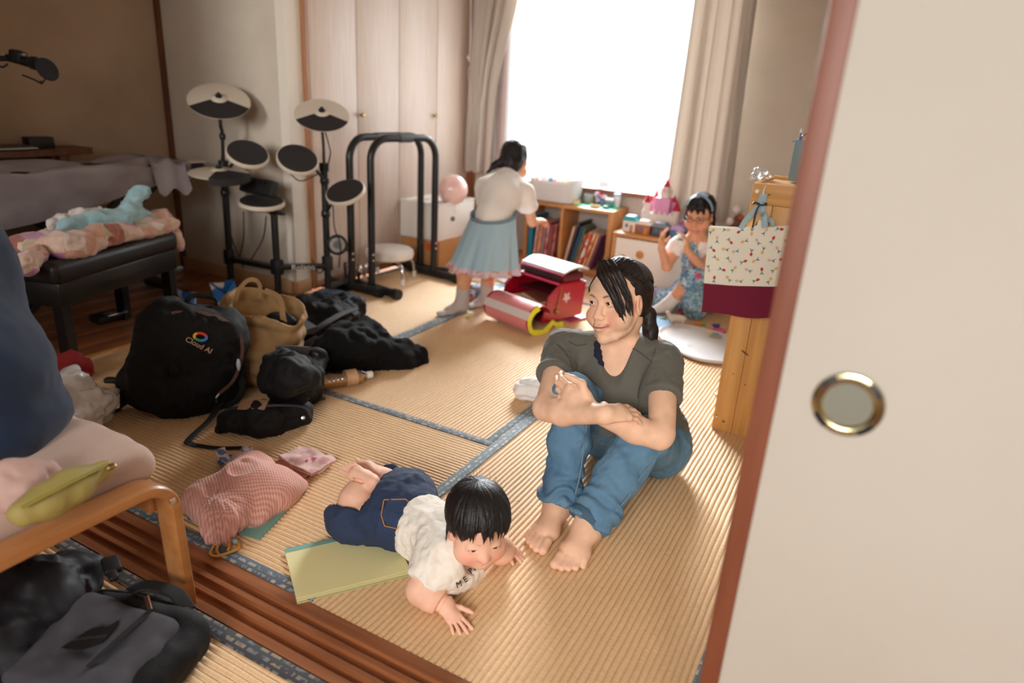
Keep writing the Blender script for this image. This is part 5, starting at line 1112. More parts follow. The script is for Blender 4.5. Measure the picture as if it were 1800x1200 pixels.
fl.grid(lambda u, v: (u*W_, .14+.2*v, HT+.066+.022*math.sin(v*3)), 8, 10, .012); fl.build('pocket_flap', M('satchel_white', (214, 207, 210), .4, coat=.2), sat, True)
def fprof(v):
    a = .35+v*3.75; return -.082+.078*math.cos(a), .046+.072*math.sin(a)
def flap(u, v, off=0): y, z = fprof(v); a = .35+v*3.75; return (.042+u*(W_+.024), y+off*math.cos(a), z+off*math.sin(a))
b = MB(Xs); b.grid(lambda u, v: flap(u, v), 10, 24, .006); fo = b.build('flap', m_red, sat, True, 60)
b = MB(Xs); b.grid(lambda u, v: flap(.05+.9*u, .03+.53*v, .0085), 10, 12, -.003); b.grid(lambda u, v: flap(.05+.9*u, .71+.26*v, .0085), 10, 10, -.003); b.parts('flap_lining', m_lin, fo)
b = MB(Xs); b.grid(lambda u, v: flap(.01+.98*u, .565+.14*v, .0105), 10, 8, -.004); b.build('flap_stripe', M('stripe_pale', (226, 212, 208), .4), fo)
m_yel = M('reflective_yellow', (222, 214, 40), .35)
b = MB(Xs); b.tube([(W_+.068, *fprof(v)) for v in np.linspace(.38, .98, 10)]+[(W_+.066, -.06, -.024), (W_+.06, -.03, -.02), (W_+.05, .03, .012), (W_+.03, .08, -.018), (W_+.035, .13, -.02)], 1, 8, flat=(.03, .005), up=(1, 0, .2)); b.build('yellow_cover', m_yel, sat, True)
b = MB(Xs); b.grid(lambda u, v: (W_*.8+u*.09, .20+.15*v, -.024+.012*v), 4, 8, .006); b.build('shoulder_strap', m_pink, sat, True)
b = MB(Xs @ T(W_+.0065, .17, HT*.62) @ RY(PI/2)); b.lathe([(0, .003), (.008, .003), (.012, .001), (.018, .002), (.02, 0)], 20); [b.ell((.024*math.cos(a), .024*math.sin(a), .0), (.007, .007, .003), 8) for a in np.linspace(0, 2*PI, 6)[:-1]]; b.build('emblem', M('emblem_silver', (216, 190, 190), .35, metal=.5), sat, True)
b = MB(Xs); b.tube(cr([(W_+.008, .12, HT*.95), (W_+.012, .11, HT*.7), (W_+.012, .10, HT*.45), (W_+.012, .095, HT*.3)], 4), .003, 6); b.ell((W_+.013, .095, HT*.27), (.008, .012, .016), 10); b.build('charm', m_brass, sat, True)
MB(Xs).box((W_-.02, DP-.02, HT+.07), (.03, .04, .02), .005).build('clasp', m_chrome, sat, True)
for (x, y, z, d, rz, c, lab) in ((.13, .05, .045, (.19, .24, .02), .12, (128, 84, 130), 'purple notebook inside the open red satchel'), (.16, .055, .072, (.18, .25, .018), -.2, (222, 184, 150), 'cream textbook on top of the purple notebook in the red satchel'), (.10, .06, .026, (.17, .24, .014), .05, (48, 40, 84), 'dark blue notebook at the bottom inside the red satchel'), (.17, .17, .08, (.16, .2, .02), -.12, (140, 84, 60), 'brown book at the back inside the red satchel')):
    Xk = Xs @ T(x, y, z) @ RZ(rz) @ RY(.12); t = thing('notebook', lab, 'notebook', Xk.translation, group='notebooks in the red satchel'); m_ = M('nb_%d_%d' % c[:2], c, .5)
    MB(Xk).box((0, 0, 0), (d[0]-.006, d[1]-.006, d[2]-.004)).build('page_block', PAPER, t, True); b = MB(Xk); b.box((0, 0, d[2]/2), (d[0], d[1], .002)); b.box((0, 0, -d[2]/2), (d[0], d[1], .002)); b.box((-d[0]/2, 0, 0), (.002, d[1], d[2])); b.build('cover', m_, t, True)
# ---- papers, tray, toys on the floor at the back
m_pap = M('white_paper', (238, 234, 232), .7)
sheet('paper_sheet', 'white paper corner on the tatami behind the shoulder of the woman', 'paper', [GZ(966, 592), GZ(1016, 586), GZ(1060, 606), GZ(1004, 612)], .006, m_pap)
sheet('paper_sheet', 'white paper between the standing girl and the red satchel', 'paper', [GZ(872, 492), GZ(905, 484), GZ(938, 496), GZ(906, 508)], .007, m_pap)
sheet('paper_sheet', 'white paper lying behind the flap of the red satchel', 'paper', [GZ(930, 478), GZ(990, 470), GZ(1060, 500), GZ(1005, 512)], .007, m_pap)
m_bp = M('blue_doodle', (230, 224, 218), .7, (40, 130, 170), nsc=12, ndet=3, ramp=(.55, .6))
sheet('drawing', 'white drawing with blue doodles on the floor beside the heel of the standing girl', 'drawing', [GZ(855, 520), GZ(872, 500), GZ(905, 510), GZ(890, 540)], .008, m_bp, curl=.01)
s = SDF(); s.chain([GZ(822, 525, .03), GZ(836, 514, .05), GZ(846, 505, .04)], [.03, .04, .03], .02); tag(npmesh('printed_cloth', s.mesh(.007, disp=lambda P, N: .008*fbm(P*25, 3)), M('blue_orange_cloth', (90, 120, 150), .8, (216, 130, 100), nsc=16, ramp=(.5, .56))), 'blue and orange printed cloth on the floor between the legs of the girl', 'cloth')
tag(MB().ell(GZ(823, 553, .012), (.016, .016, .012), 14).build('toy_ball', M('lime_toy', (206, 214, 120), .5)), 'small lime toy ball next to the left sock of the standing girl', 'ball')
tr2 = thing('white_tray', 'white rounded tray lying on the tatami beside the pine case', 'tray', GZ(1220, 605))
cc = [GZ(1155, 586), GZ(1200, 575), GZ(1300, 602), GZ(1330, 640), GZ(1240, 640), GZ(1185, 618)]
def outline(sc_, z, n=60):
    P = [np.array(p) for p in cc]; k = len(P); m_ = np.mean(P, 0); out = []
    for i in range(n):
        t_ = i/n*k; j = int(t_); f = t_-j; a, b_, c, d = (P[(j+q) % k] for q in (-1, 0, 1, 2)); p = .5*((2*b_)+(c-a)*f+(2*a-5*b_+4*c-d)*f*f+(3*b_-a-3*c+d)*f**3); p = m_+(p-m_)*sc_; p[2] = z; out.append(p)
    return out
b = MB(); rings = [(.95, .004), (1.0, .010), (1.0, .018), (.97, .022), (.93, .018), (.9, .012)]; vs_ = sum([outline(a, z) for a, z in rings], []); n = 60
fs = [(k*n+j, k*n+(j+1) % n, (k+1)*n+(j+1) % n, (k+1)*n+j) for k in range(len(rings)-1) for j in range(n)]+[tuple(range(n))[::-1], tuple(range((len(rings)-1)*n, len(rings)*n))]
b.add(vs_, fs); b.build('tray_body', M('tray_white', (208, 203, 203), .5), tr2, True)
MB().lathe([(0, .0005), (.012, 0)], 12, T(*GZ(1212, 606, .0135))).build('smudge', M('smudge_pink', (226, 200, 196), .5), tr2, True)
sheet('blue_sheet', 'blue plastic sheet on the tatami behind the ponytail of the woman', 'sheet', [GZ(1136, 566), GZ(1152, 558), GZ(1214, 580), GZ(1165, 590)], .006, M('sheet_blue', (24, 110, 150), .5))
for i, (px, py, c, r, lab) in enumerate(((1228, 568, (228, 132, 40), .016, 'orange toy piece lying in front of the seated girl'), (1236, 570, (110, 170, 96), .013, 'green toy piece beside the orange one on the floor'), (1249, 575, (226, 170, 160), .012, 'pale pink toy piece near the green one'), (1258, 572, (40, 60, 150), .017, 'dark blue toy piece before the tote bag'),
        (1285, 581, (206, 80, 130), .028, 'pink flat toy piece nearest to the pine case'), (1279, 592, (150, 150, 126), .026, 'grey toy piece in front of the pink flat one'), (1257, 588, (40, 160, 180), .016, 'turquoise toy piece at the edge of the white tray'), (1246, 584, (236, 200, 50), .015, 'yellow toy piece at the edge of the white tray'), (1250, 590, (236, 206, 214), .016, 'white and pink toy piece between yellow and turquoise ones'), (1208, 550, (124, 40, 44), .03, 'dark red toy piece under the dress hem of the seated girl'), (1165, 560, (30, 130, 100), .014, 'green toy piece on the blue sheet'))):
    if i in (4, 5): px -= 22
    s = SDF(); p = GZ(px, py, r*.55); e = A(_R0[0], _R0[1], 0)
    s.ell(p, (r*1.2, r*.8, r*.6), None, .008).ell(p+e*r*.8, (r*.6, r*.5, r*.5), None, .008)
    tag(npmesh('toy_piece', s.mesh(max(.003, r*.14)), M('piece_%d_%d_%d' % c, c, .45)), lab, 'toy')
s = SDF(); p = GZ(1192, 560, .04); e = A(_R0[0], _R0[1], 0); s.chain([p-e*.035, p+e*.03], [.02, .018], .01).chain([p-e*.035, p-e*.06+A(0, 0, .03)], [.014, .012], .01)
for k in (-.03, .03): s.chain([p+e*k+A(0, -.012, 0), p+e*k+A(0, -.016, -.033)], [.009, .007], .006).chain([p+e*k+A(0, .012, 0), p+e*k+A(0, .016, -.033)], [.009, .007], .006)
tag(npmesh('toy_animal', s.mesh(.003), m_pale), 'white four legged toy animal before the sock of the seated girl', 'toy')
# ---- ottoman with cushion at the left edge
ot = thing('ottoman', 'bent beech ottoman with pinkish cushion at the left edge, man sitting on it', 'ottoman', (-1.49, .55, 0))
m_beech = wood('beech_bent', (176, 118, 68), (156, 100, 54), 1, .4, 3, .03, coat=.2)
OX0, OX1, OY0, OY1, OZ = -1.76, -1.235, .22, .80, .335
for x in (OX1, OX0):
    b = MB(); rr_ = .07; pts = [(x, OY1+.005, 0), (x, OY1, .14)]+[(x, OY1-rr_+rr_*math.cos(a)-.004, OZ-rr_+rr_*math.sin(a)) for a in np.linspace(0, PI/2, 8)]+[(x, (OY0+OY1)/2, OZ+.002)]+[(x, OY0+rr_-rr_*math.cos(a), OZ-rr_+rr_*math.sin(a)) for a in np.linspace(PI/2, 0, 8)]+[(x, OY0, .14), (x, OY0-.005, 0)]
    b.tube(pts, 1, 16, flat=(.062, .03), up=(0, 1, 1)); b.build('bent_frame', m_beech, ot, True)
b = MB(); b.box(((OX0+OX1)/2, OY1-.02, .27), (OX1-OX0-.06, .02, .05), .004); b.box(((OX0+OX1)/2, OY0+.02, .27), (OX1-OX0-.06, .02, .05), .004); b.parts('cross_rail', m_beech, ot, True)
b = MB()
for z in (.275,): b.lathe([(.0085, 0), (.008, .002), (0, .0025)], 16, Matrix.Translation(V(GX(304, 880, OX1+.0315))) @ RY(PI/2))
b.parts('screw_cap', m_chrome, ot, True)
s = SDF(); s.box(((OX0+OX1)/2-.01, (OY0+OY1)/2, .352), ((OX1-OX0)/2-.03, (OY1-OY0)/2+.02, .05), None, .045, .02)
npmesh('cushion', s.mesh(.009, smooth=2, disp=lambda P, N: .004*fbm(P*A(9, 5, 9), 3, 3)), M('cushion_pinkish', (196, 168, 154), .85, bump=.15, bsc=400), ot)
m_olive = M('olive_pouch', (156, 140, 78), .7, bump=.15, bsc=400)
pc_ = thing('pencil_pouch', 'olive yellow zipped pouch on the cushion along the beech frame', 'pouch', GZ(115, 875, .39))
s = SDF(); s.chain([GZ(40, 902, .42), GZ(85, 878, .423), GZ(130, 854, .424), GZ(184, 824, .426)], [.024, .029, .028, .017], .03); npmesh('pouch_body', s.mesh(.005, smooth=2, disp=lambda P, N: .002*fbm(P*20, 3)), m_olive, pc_)
strap('zipper', [GZ(38, 892, .446), GZ(85, 868, .4535), GZ(130, 845, .4535), GZ(186, 817, .444)], .009, M('zip_olive', (150, 138, 60), .5), pc_)
MB().ell(GZ(195, 820, .435), (.008, .012, .006), 8).build('zip_pull', m_brass, pc_, True)
s = SDF(); s.chain([GZ(0, 865, .41), GZ(40, 850, .43), GZ(75, 838, .415)], [.03, .035, .025], .02); tag(npmesh('towel', s.mesh(.006, disp=lambda P, N: .010*np.abs(vnoise(P*24, 2))+.006*fbm(P*30, 2)), M('towel_pink', (190, 156, 146), .9)), 'pinkish crumpled towel on the ottoman between the man and the olive pouch', 'towel')
# ---- grey backpack and black jacket on the near mat
TL, TR, BR_, BL_ = GZ(160, 1030, .12), GZ(322, 1068, .11), GZ(262, 1222, .09), GZ(35, 1152, .10)
c = (TL+TR+BR_+BL_)/4; e1 = (TR-TL+BR_-BL_)/2; w_ = np.linalg.norm(e1); e1 /= w_; e2 = (TL+TR-BL_-BR_)/2; h_ = np.linalg.norm(e2); e2 = e2-e1*(e1@e2); e2 /= np.linalg.norm(e2); e3 = np.cross(e1, e2)
gbp = thing('backpack', 'dark grey backpack with front zip pocket lying on the near mat under the ottoman', 'backpack', c*A(1, 1, 0))
R3 = np.stack([e1, e2, e3], 1); X = Matrix(((e1[0], e2[0], e3[0], c[0]), (e1[1], e2[1], e3[1], c[1]), (e1[2], e2[2], e3[2], c[2]), (0, 0, 0, 1)))
hw, hh = w_*.55, h_*.62
s = SDF(); s.box(pt(X, .0, -.03, -.055), (hw+.015, hh+.03, .052), R3, .045, .01); npmesh('body', s.mesh(.007, smooth=2, disp=lambda P, N: .005*fbm(P*12, 3, 3)), m_nyl, gbp)
s = SDF(); s.box(pt(X, -.005, -.04, -.012), (hw*.86, hh*.92, .03), R3, .026, .01); fp = npmesh('front_panel', s.mesh(.006, smooth=2, disp=lambda P, N: .0065*fbm(P*11, 3, 1)+.003*np.abs(vnoise(P*22, 2))), m_slate, gbp)
b = MB(X); b.tube(cr([(-hw*.95, -hh*.9, -.03), (-hw*.96, hh*.6, -.028), (-hw*.6, hh*.95, -.028), (hw*.6, hh*.95, -.028), (hw*.98, hh*.55, -.028), (hw*.98, -hh, -.03)], 6), .008, 8); b.tube(cr([(-hw*1.03, -hh*.9, -.055), (-hw*1.05, hh*.6, -.055), (-hw*.65, hh*1.05, -.055), (hw*.65, hh*1.05, -.055), (hw*1.06, hh*.55, -.055), (hw*1.06, -hh, -.055)], 6), .007, 8); b.parts('piping', m_web, gbp, True)
b = MB(X); b.tube([(hw*.36, hh*.45, .0225), (hw*.30, -hh*.05, .0235), (hw*.22, -hh*.75, .0215)], 1, 6, flat=(.012, .004), up=(0, 0, 1)); b.build('pocket_zip', m_web, fp)
b = MB(X); b.tube([(hw*.36, hh*.45, .026), (hw*.16, hh*.66, .03)], 1, 6, flat=(.009, .004), up=(0, 0, 1)); b.build('zip_pull', m_chrome, fp)
Xp = X @ T(-hw*.12, -hh*.28, .021) @ RZ(.35) @ Matrix.Scale(.8, 4); b = MB(Xp); b.prism([(-.05, -.03), (.0, -.037), (.035, -.02), (.05, .02), (.048, .045), (.036, .03), (.03, .022), (.0, .024), (-.012, .016)], 0, .004); pt_ = b.build('logo_patch', m_blackp, fp)
text('patch_lettering', 'THE NORTH FACE', M('patch_grey', (64, 64, 68), .7), pt_, Xp @ T(0, -.006, .004) @ RZ(.1), .0095, .0004)
b = MB(X); b.tube(cr([(-hw*.5, hh*.98, -.03), (-hw*.2, hh*1.13, -.01), (hw*.3, hh*1.13, -.01), (hw*.62, hh*.98, -.03)], 6), 1, 8, flat=(.03, .010), up=(0, 0, 1)); b.build('top_handle', m_web, gbp, True)
b = MB(); b.box((0, 0, 0), (.055, .035, .016), .005, T(*GZ(196, 993, .13)) @ RZ(-.4)); b.box((.04, -.004, 0), (.03, .02, .014), .005, T(*GZ(196, 993, .13)) @ RZ(-.4)); b.parts('buckle', m_blackp, gbp, True)
jk, _ = heap('jacket', 'black jacket crumpled beside the dark grey backpack in the lower left corner', 'jacket', GZ(40, 1120), M('black_shell', (20, 20, 26), .65, spec=.35), [([GZ(10, 1110, .09), GZ(60, 1060, .10), GZ(120, 1020, .09)], [.07, .085, .06]), ([GZ(60, 1060, .09), GZ(110, 1060, .07)], [.07, .05]), ([GZ(20, 1180, .05), GZ(-60, 1140, .06)], [.07, .09])], amp=.016, fr=12, seed=12)
# ================================================================== people
m_skin = M('skin', (255, 255, 255), .58, attr='Col', sss=.08, bump=.04, bsc=260, spec=.3)
m_skin.node_tree.nodes['Principled BSDF'].inputs['Subsurface Radius'].default_value = (.010, .004, .002)
def hair_mat(name, c, c2):
    return M(name, c, .5, c2, nsc=3, ndet=3, stretch=(40, 40, 40), bump=.15, bsc=160, spec=.35, ramp=(.4, .75))
m_hair = hair_mat('hair_black', (17, 14, 15), (36, 28, 27)); m_hairb = hair_mat('hair_brownblack', (22, 16, 15), (48, 34, 29))
m_eye = M('eyeball', (226, 222, 216), .12, coat=.6); m_iris = M('iris_dark', (34, 20, 14), .1, coat=.8)
class Person:
    def __init__(s, skin): s.s = SDF(); s.spots = []; s.skin = A(*lin(skin)[:3])
    def spot(s, pts, r0, r1, c, w_=1): s.spots.append((pts, r0, r1, A(*lin(c)[:3]), w_))
    def color(s, P):
        c = np.tile(s.skin, (len(P), 1)); c *= (1+.05*fbm(P*40, 2, 3))[:, None]
        for pts, r0, r1, k, w_ in s.spots:
            lo = np.min(pts, 0)-r1; hi = np.max(pts, 0)+r1; i = np.where(((P > lo) & (P < hi)).all(1))[0]
            if not len(i): continue
            q = P[i]; d = segd(q, pts) if len(pts) > 1 else np.linalg.norm(q-np.asarray(pts[0]), axis=1)
            m_ = (w_*(1-sm(d, r0, r1)))[:, None]; c[i] = c[i]*(1-m_)+k*m_
        return np.clip(c, 0, 1)
def rot_cols(R_, pitch=0, roll=0, yaw=0):
    """turn a head frame (columns right, forward, up) about its own axes"""
    return R_ @ np.array((Matrix.Rotation(yaw, 3, 'Z') @ Matrix.Rotation(pitch, 3, 'X') @ Matrix.Rotation(roll, 3, 'Y')))
def head(p, T_, R_, S, kind, slit=1.0, smile=1.0, lip=(196, 118, 106), blush=(232, 150, 128), brow=(58, 42, 36), detail=True):
    T_ = np.asarray(T_, float); L = lambda x, y, z: T_+R_@(A(x, y, z)*S); s = p.s; k = S
    E = lambda c, r, kk=.02, op='u', Rm=None: s.ell(L(*c), A(*r)*S, R_ if Rm is None else R_@Rm, kk*k, op)
    if kind == 'baby':
        E((0, -.012, .040), (.064, .078, .066)); E((0, .018, -.016), (.055, .052, .052)); c_ = [(.033, .036, -.030), (.028, .027, .026)]; ch = ((0, .054, -.056), (.018, .014, .013)); ey, ez, ex, er = .0545, .002, .026, .0105
        nose = ((0, .0605, -.002), (0, .0715, -.0185), .0052, .0085, (.0085, .0655, -.021), .006); my, mz, mw = .064, -.041, .014; ear = .061
    else:
        E((0, -.018, .045), (.073, .091, .080)); E((0, .020, -.030), (.065, .062, .080)); E((0, .032, -.060), (.054, .046, .036)); E((0, .026, .036), (.068, .058, .056)); c_ = [(.044, .050, -.036), (.034, .031, .031)]; ch = ((0, .071, -.096), (.022, .018, .017)); ey, ez, ex, er = .0755, .010, .031, .0120
        s.cap(L(-.036, .076, .028), L(.036, .076, .028), .012*S, None, .02*k)
        nose = ((0, .080, .012), (0, .0985, -.026), .0068, .0115, (.0125, .0905, -.033), .0082); my, mz, mw = .0945, -.0605, .0275; ear = .073
    E(ch[0], ch[1])
    for q in (-1, 1): E((q*c_[0][0], c_[0][1], c_[0][2]), c_[1], .022)
    if kind != 'baby':
        for q in (-1, 1): s.chain([L(0, .070, -.099), L(q*.030, .056, -.090), L(q*.048, .022, -.066), L(q*.059, -.008, -.032)], [.011*S, .010*S, .009*S, .008*S], .014*k)
    s.cap(L(*nose[0]), L(*nose[1]), nose[2]*S, nose[3]*S, .012*k)
    E((0, nose[1][1]+.001, nose[1][2]-.004), (.0105, .010, .009), .006)
    for q in (-1, 1):
        w_ = nose[4]; E((q*w_[0], w_[1], w_[2]), (nose[5], nose[5]*1.15, nose[5]*.9), .006)
        if detail: E((q*w_[0]*.5, nose[1][1]-.002, w_[2]-.008), (.0034, .004, .0028), .003, 's')
    if kind != 'baby': E((0, .074, -.062), (.031, .022, .024), .015)
    else: E((0, .054, -.042), (.020, .014, .014), .012)
    eyes = []
    for q in (-1, 1):
        if kind != 'baby': E((q*ex, ey+.018, ez+.002), (.018, .010, .010), .012, 's')
        E((q*ex, ey, ez), (er*1.36, er*1.05, er*1.02), .006)
        Rm = np.array(Matrix.Rotation(q*-.10, 3, 'Y'))
        h_ = (.0034 if kind != 'baby' else .0029)*slit
        if detail: E((q*ex, ey+er*1.15, ez-.0005), (er*1.02, er*.62, h_), .0012, 's', Rm)
        eyes.append((L(q*ex, ey, ez), er*S*.99))
        u = [L(q*ex+dx*er, ey+er*(1.03-.35*dx*dx), ez+h_*1.15*(1-dx*dx)+.10*q*dx*er*.6) for dx in np.linspace(-1.05, 1.05, 7)]
        p.spot(u, .0005*S, .0019*S, (44, 28, 24), .9)
        by = ey+(.0105 if kind != 'baby' else .0075); bz = ez+(.0195 if kind != 'baby' else .0165)
        b_ = [L(q*(ex-.014), by+.003, bz-.002), L(q*(ex-.002), by+.003, bz+.0022), L(q*(ex+.010), by-.002, bz+.001), L(q*(ex+.019), by-.010, bz-.004)]
        p.spot(b_, .0010*S, .0048*S, brow, .8 if kind != 'baby' else .3)
        p.spot([L(q*c_[0][0], c_[0][1]+.02, c_[0][2]+.004)], .006*S, .034*S, blush, .55)
        E((q*ear, -.004, -.002), (.0085, .019, .031) if kind != 'baby' else (.008, .015, .023), .008, 'u', np.array(Matrix.Rotation(q*-.35, 3, 'Z')))
        if detail: E((q*(ear+.009), .0, .003), (.0055, .0095, .017) if kind != 'baby' else (.004, .008, .012), .004, 's', np.array(Matrix.Rotation(q*-.35, 3, 'Z')))
        p.spot([L(q*(ear+.004), 0, 0)], .01*S, .03*S, blush, .35)
    up_ = [L(x*mw, my-.0125*x*x, mz+.0022+(.0035*x*x*smile)-(.0012 if x == 0 else 0)) for x in (-1, -.35, 0, .35, 1)]; lo_ = [L(x*mw*.9, my-.0005-.0125*x*x, mz-.0062+(.006*x*x*smile)) for x in (-1, -.4, 0, .4, 1)]
    f = mw/.0255
    s.chain(up_, [.003*S*f**.5, .0054*S*f**.5, .005*S*f**.5, .0054*S*f**.5, .003*S*f**.5], .004*k); s.chain(lo_, [.003*S*f**.5, .0062*S*f**.5, .0074*S*f**.5, .0062*S*f**.5, .003*S*f**.5], .005*k)
    if detail: s.chain([L(x*mw*1.05, my+.0048-.0125*x*x*1.05, mz-.002+.0047*x*x*smile) for x in (-1, -.5, 0, .5, 1)], [.0016*S, .0021*S, .0021*S, .0021*S, .0016*S], .0025*k, 's')
    p.spot(up_, .0030*S*f, .0066*S*f, lip, .85); p.spot(lo_, .0046*S*f, .0086*S*f, lip, .8)
    p.spot([L(x*mw*1.02, my+.003-.0125*x*x, mz-.002+.0047*x*x*smile) for x in (-1, -.5, 0, .5, 1)], .0006*S, .0020*S, (110, 52, 48), .75)
    if detail and kind != 'baby' and smile > .6:
        for q in (-1, 1): s.chain([L(q*.0195, .0925, -.036), L(q*.030, .083, -.050), L(q*.034, .075, -.064)], [.0016*S, .0022*S, .0012*S], .007*k, 's')
    p.spot([L(0, nose[1][1]+.008, nose[1][2])], .004*S, .02*S, blush, .3)
    return L, eyes
def add_eyes(body, eyes, R_, look=(0, 0)):
    d = V(R_@A(look[0], 1, look[1])).normalized()
    for c, r in eyes:
        e = MB().ell(c, (r, r, r), 18).build('eye', m_eye, body)
        X = Matrix.Translation(V(c)) @ d.to_track_quat('Z', 'Y').to_matrix().to_4x4()
        MB().lathe([(r*.56, r*.835), (r*.50, r*.90), (r*.3, r*.985), (0, r*1.02)], 20, X).build('iris', m_iris, e)
def hand(p, W, d, n, side, curl=.4, S=1.0, spread=.12, thumb=.6, k=.004, tc=.3, curls=None):
    """W wrist, d finger direction, n direction the palm faces, side +1 right hand"""
    s = p.s; W = np.asarray(W, float); d = np.asarray(d, float)/np.linalg.norm(d); n = np.asarray(n, float); n = n-d*(n@d); n /= np.linalg.norm(n)
    t = np.cross(d, n)*side                                                   # thumb side
    R3 = np.stack([t, d, n], 1)
    s.ell(W+d*.045*S, A(.040, .052, .0155)*S, R3, .012*S); s.chain([W, W+d*.05*S], [.023*S, .024*S], .02*S)
    s.cap(W+d*.078*S+t*.026*S, W+d*.072*S-t*.030*S, .0115*S, .0105*S, .012*S); s.ell(W+d*.03*S+t*.022*S+n*.006*S, A(.02, .03, .014)*S, R3, .012*S)
    for i, (o, L_, r) in enumerate(((.027, 1.0, .0092), (.009, 1.12, .0095), (-.0095, 1.03, .009), (-.027, .80, .008))):
        c = curl if curls is None else curls[i]; c = c*(1+.12*i)
        q = W+d*(.082-.006*abs(i-1))*S+t*o*S; a = 0; dr = d+t*o*spread*30; dr /= np.linalg.norm(dr); pts = [q-dr*.02*S, q]; rs = [r*S, r*S]
        for j, (l_, rr) in enumerate(((.044, .95), (.027, .88), (.022, .78))):
            a += c*(.75, 1.1, .8)[j]; v = dr*math.cos(a)+n*math.sin(a); q = q+v*l_*L_*S; pts.append(q); rs.append(r*rr*S)
        s.chain(pts, rs, k*S, kk=.003*S)
        nl = np.cross(t, v); p.spot([pts[-1]-n*math.cos(a)*r*.6*S+d*math.sin(a)*r*.6*S], .003*S, .0065*S, (226, 170, 150), .4)
    q = W+d*.022*S+t*.026*S; v0 = d*.62+t*.75+n*.25*tc; v0 /= np.linalg.norm(v0); v1 = d*(.5+thumb*.5)+t*(.55-thumb*.45)+n*tc; v1 /= np.linalg.norm(v1)
    s.chain([q, q+v0*.036*S, q+v0*.036*S+v1*.032*S, q+v0*.036*S+v1*.055*S], [.014*S, .0115*S, .0102*S, .0085*S], .008*S)
def foot(p, heel, toe, side, S=1.0, ankle=None, up=A(0, 0, 1.), toes=True):
    s = p.s; heel = np.asarray(heel, float); toe = np.asarray(toe, float); d = toe-heel; L_ = np.linalg.norm(d); d /= L_; u = up-d*(up@d); u /= np.linalg.norm(u); m_ = np.cross(u, d)*side   # towards the big toe
    R3 = np.stack([m_, d, u], 1)
    s.ell(heel+d*.03*S+u*.026*S, A(.030, .036, .030)*S, R3, .015); ball = heel+d*L_*.62
    s.ell(ball+u*.018*S, A(.044, .040, .020)*S, R3, .02*S); s.chain([heel+d*.04*S+u*.035*S, ball+u*.020*S], [.030*S, .022*S], .02*S)
    if ankle is not None: s.chain([ankle, heel+d*.055*S+u*.052*S, ball+m_*.008*S+u*.026*S], [.034*S, .034*S, .020*S], .03*S)
    if not toes: s.ell(heel+d*L_*.9+u*.014*S, A(.036, .035, .016)*S, R3, .02*S); return
    for i, (o, l_, r) in enumerate(((.026, 1.0, .0125), (.0065, .985, .0090), (-.009, .94, .0085), (-.0235, .885, .0082), (-.0365, .80, .008))):
        b_ = heel+d*L_*.66+m_*o*S*.95+u*.015*S; e = heel+d*(L_*l_-r*S)+m_*o*S*1.05+u*r*.85*S; mid_ = (b_+e)/2+u*.005*S
        s.chain([b_, mid_, e], [r*1.05*S, r*.95*S, r*1.08*S], .006*S, kk=.006*S)
        p.spot([e+u*r*.75*S+d*r*.3*S], r*.35*S, r*.75*S, (232, 184, 166), .7)
def cut(s, c, ax, h=.12, w_=.12, k=.002):
    """remove everything beyond the plane at c facing ax (a box on the far side)"""
    ax = np.asarray(ax, float)/np.linalg.norm(ax); q = V(ax).to_track_quat('Z', 'Y').to_matrix(); s.box(np.asarray(c)+ax*h, (w_, w_, h), np.array(q), .002, k, 's'); return s
def lock(b, pts, w_, th, center, taper=(.5, 1, .9, .12), n=7):
    P = cr(pts, n); k = len(P); rs = [np.interp(i/(k-1), np.linspace(0, 1, len(taper)), taper) for i in range(k)]
    vs_ = []; fs = []
    for i, p in enumerate(P):
        t = P[min(i+1, k-1)]-P[max(i-1, 0)]; t = t/np.linalg.norm(t); o = p-center; o = o-t*(o@t); o /= np.linalg.norm(o)+1e-9; sd = np.cross(t, o)
        for x, y in ((-1, 0), (-.6, .6), (0, 1), (.6, .6), (1, 0), (0, -.5)): vs_.append(p+sd*x*w_/2*rs[i]+o*y*th*min(1, rs[i]*1.4))
    for i in range(k-1):
        for j in range(6): fs.append((i*6+j, i*6+(j+1) % 6, (i+1)*6+(j+1) % 6, (i+1)*6+j))
    fs += [tuple(range(6))[::-1], tuple(range((k-1)*6, k*6))]; b.add(vs_, fs)
def limb(s, pts, rs, k=.03): return s.chain(pts, rs, k)
def wrinkle(P, fr, amp, seed=0, st=(1, 1, 1)): v = vnoise(P*A(*st)*fr, seed); return amp*(1-np.abs(v)*1.6)
# ------------------------------------------------------------------ the seated woman
wm = thing('person', 'woman in grey green v-neck shirt and blue jeans sitting on the tatami hugging her knees', 'person', (-.57, 1.9, 0))
p = Person((234, 190, 160))
HT_, HS = A(-.628, 1.876, .594), .985
HR = np.array([[-.934, -.323, -.154], [.312, -.945, .094], [-.176, .04, .984]])
SR, SL, N_ = A(-.80, 1.90, .408), A(-.485, 1.93, .42), A(-.63, 1.925, .452)
ER, EL, WR, WL = A(-.735, 1.645, .308), A(-.408, 1.695, .293), A(-.525, 1.56, .383), A(-.60, 1.615, .360)
KR, KL, AR, AL = A(-.676, 1.715, .342), A(-.466, 1.745, .245), A(-.643, 1.60, .085), A(-.527, 1.555, .085)
HiR, HiL, PE = A(-.65, 2.03, .11), A(-.485, 2.03, .11), A(-.57, 2.05, .115)
L, eyes = head(p, HT_, HR, HS, 'adult', slit=1.0, smile=1.25)
s = p.s
s.chain([L(0, -.046, -.055), N_+A(0, .012, .02), N_+A(.01, .02, -.05)], [.044, .049, .075], .012)
s.ell(A(-.62, 1.945, .36), (.14, .09, .11), None, .04); s.ell(A(-.59, 2.01, .22), (.13, .10, .14), None, .05); s.ell(PE, (.14, .11, .09), None, .05)
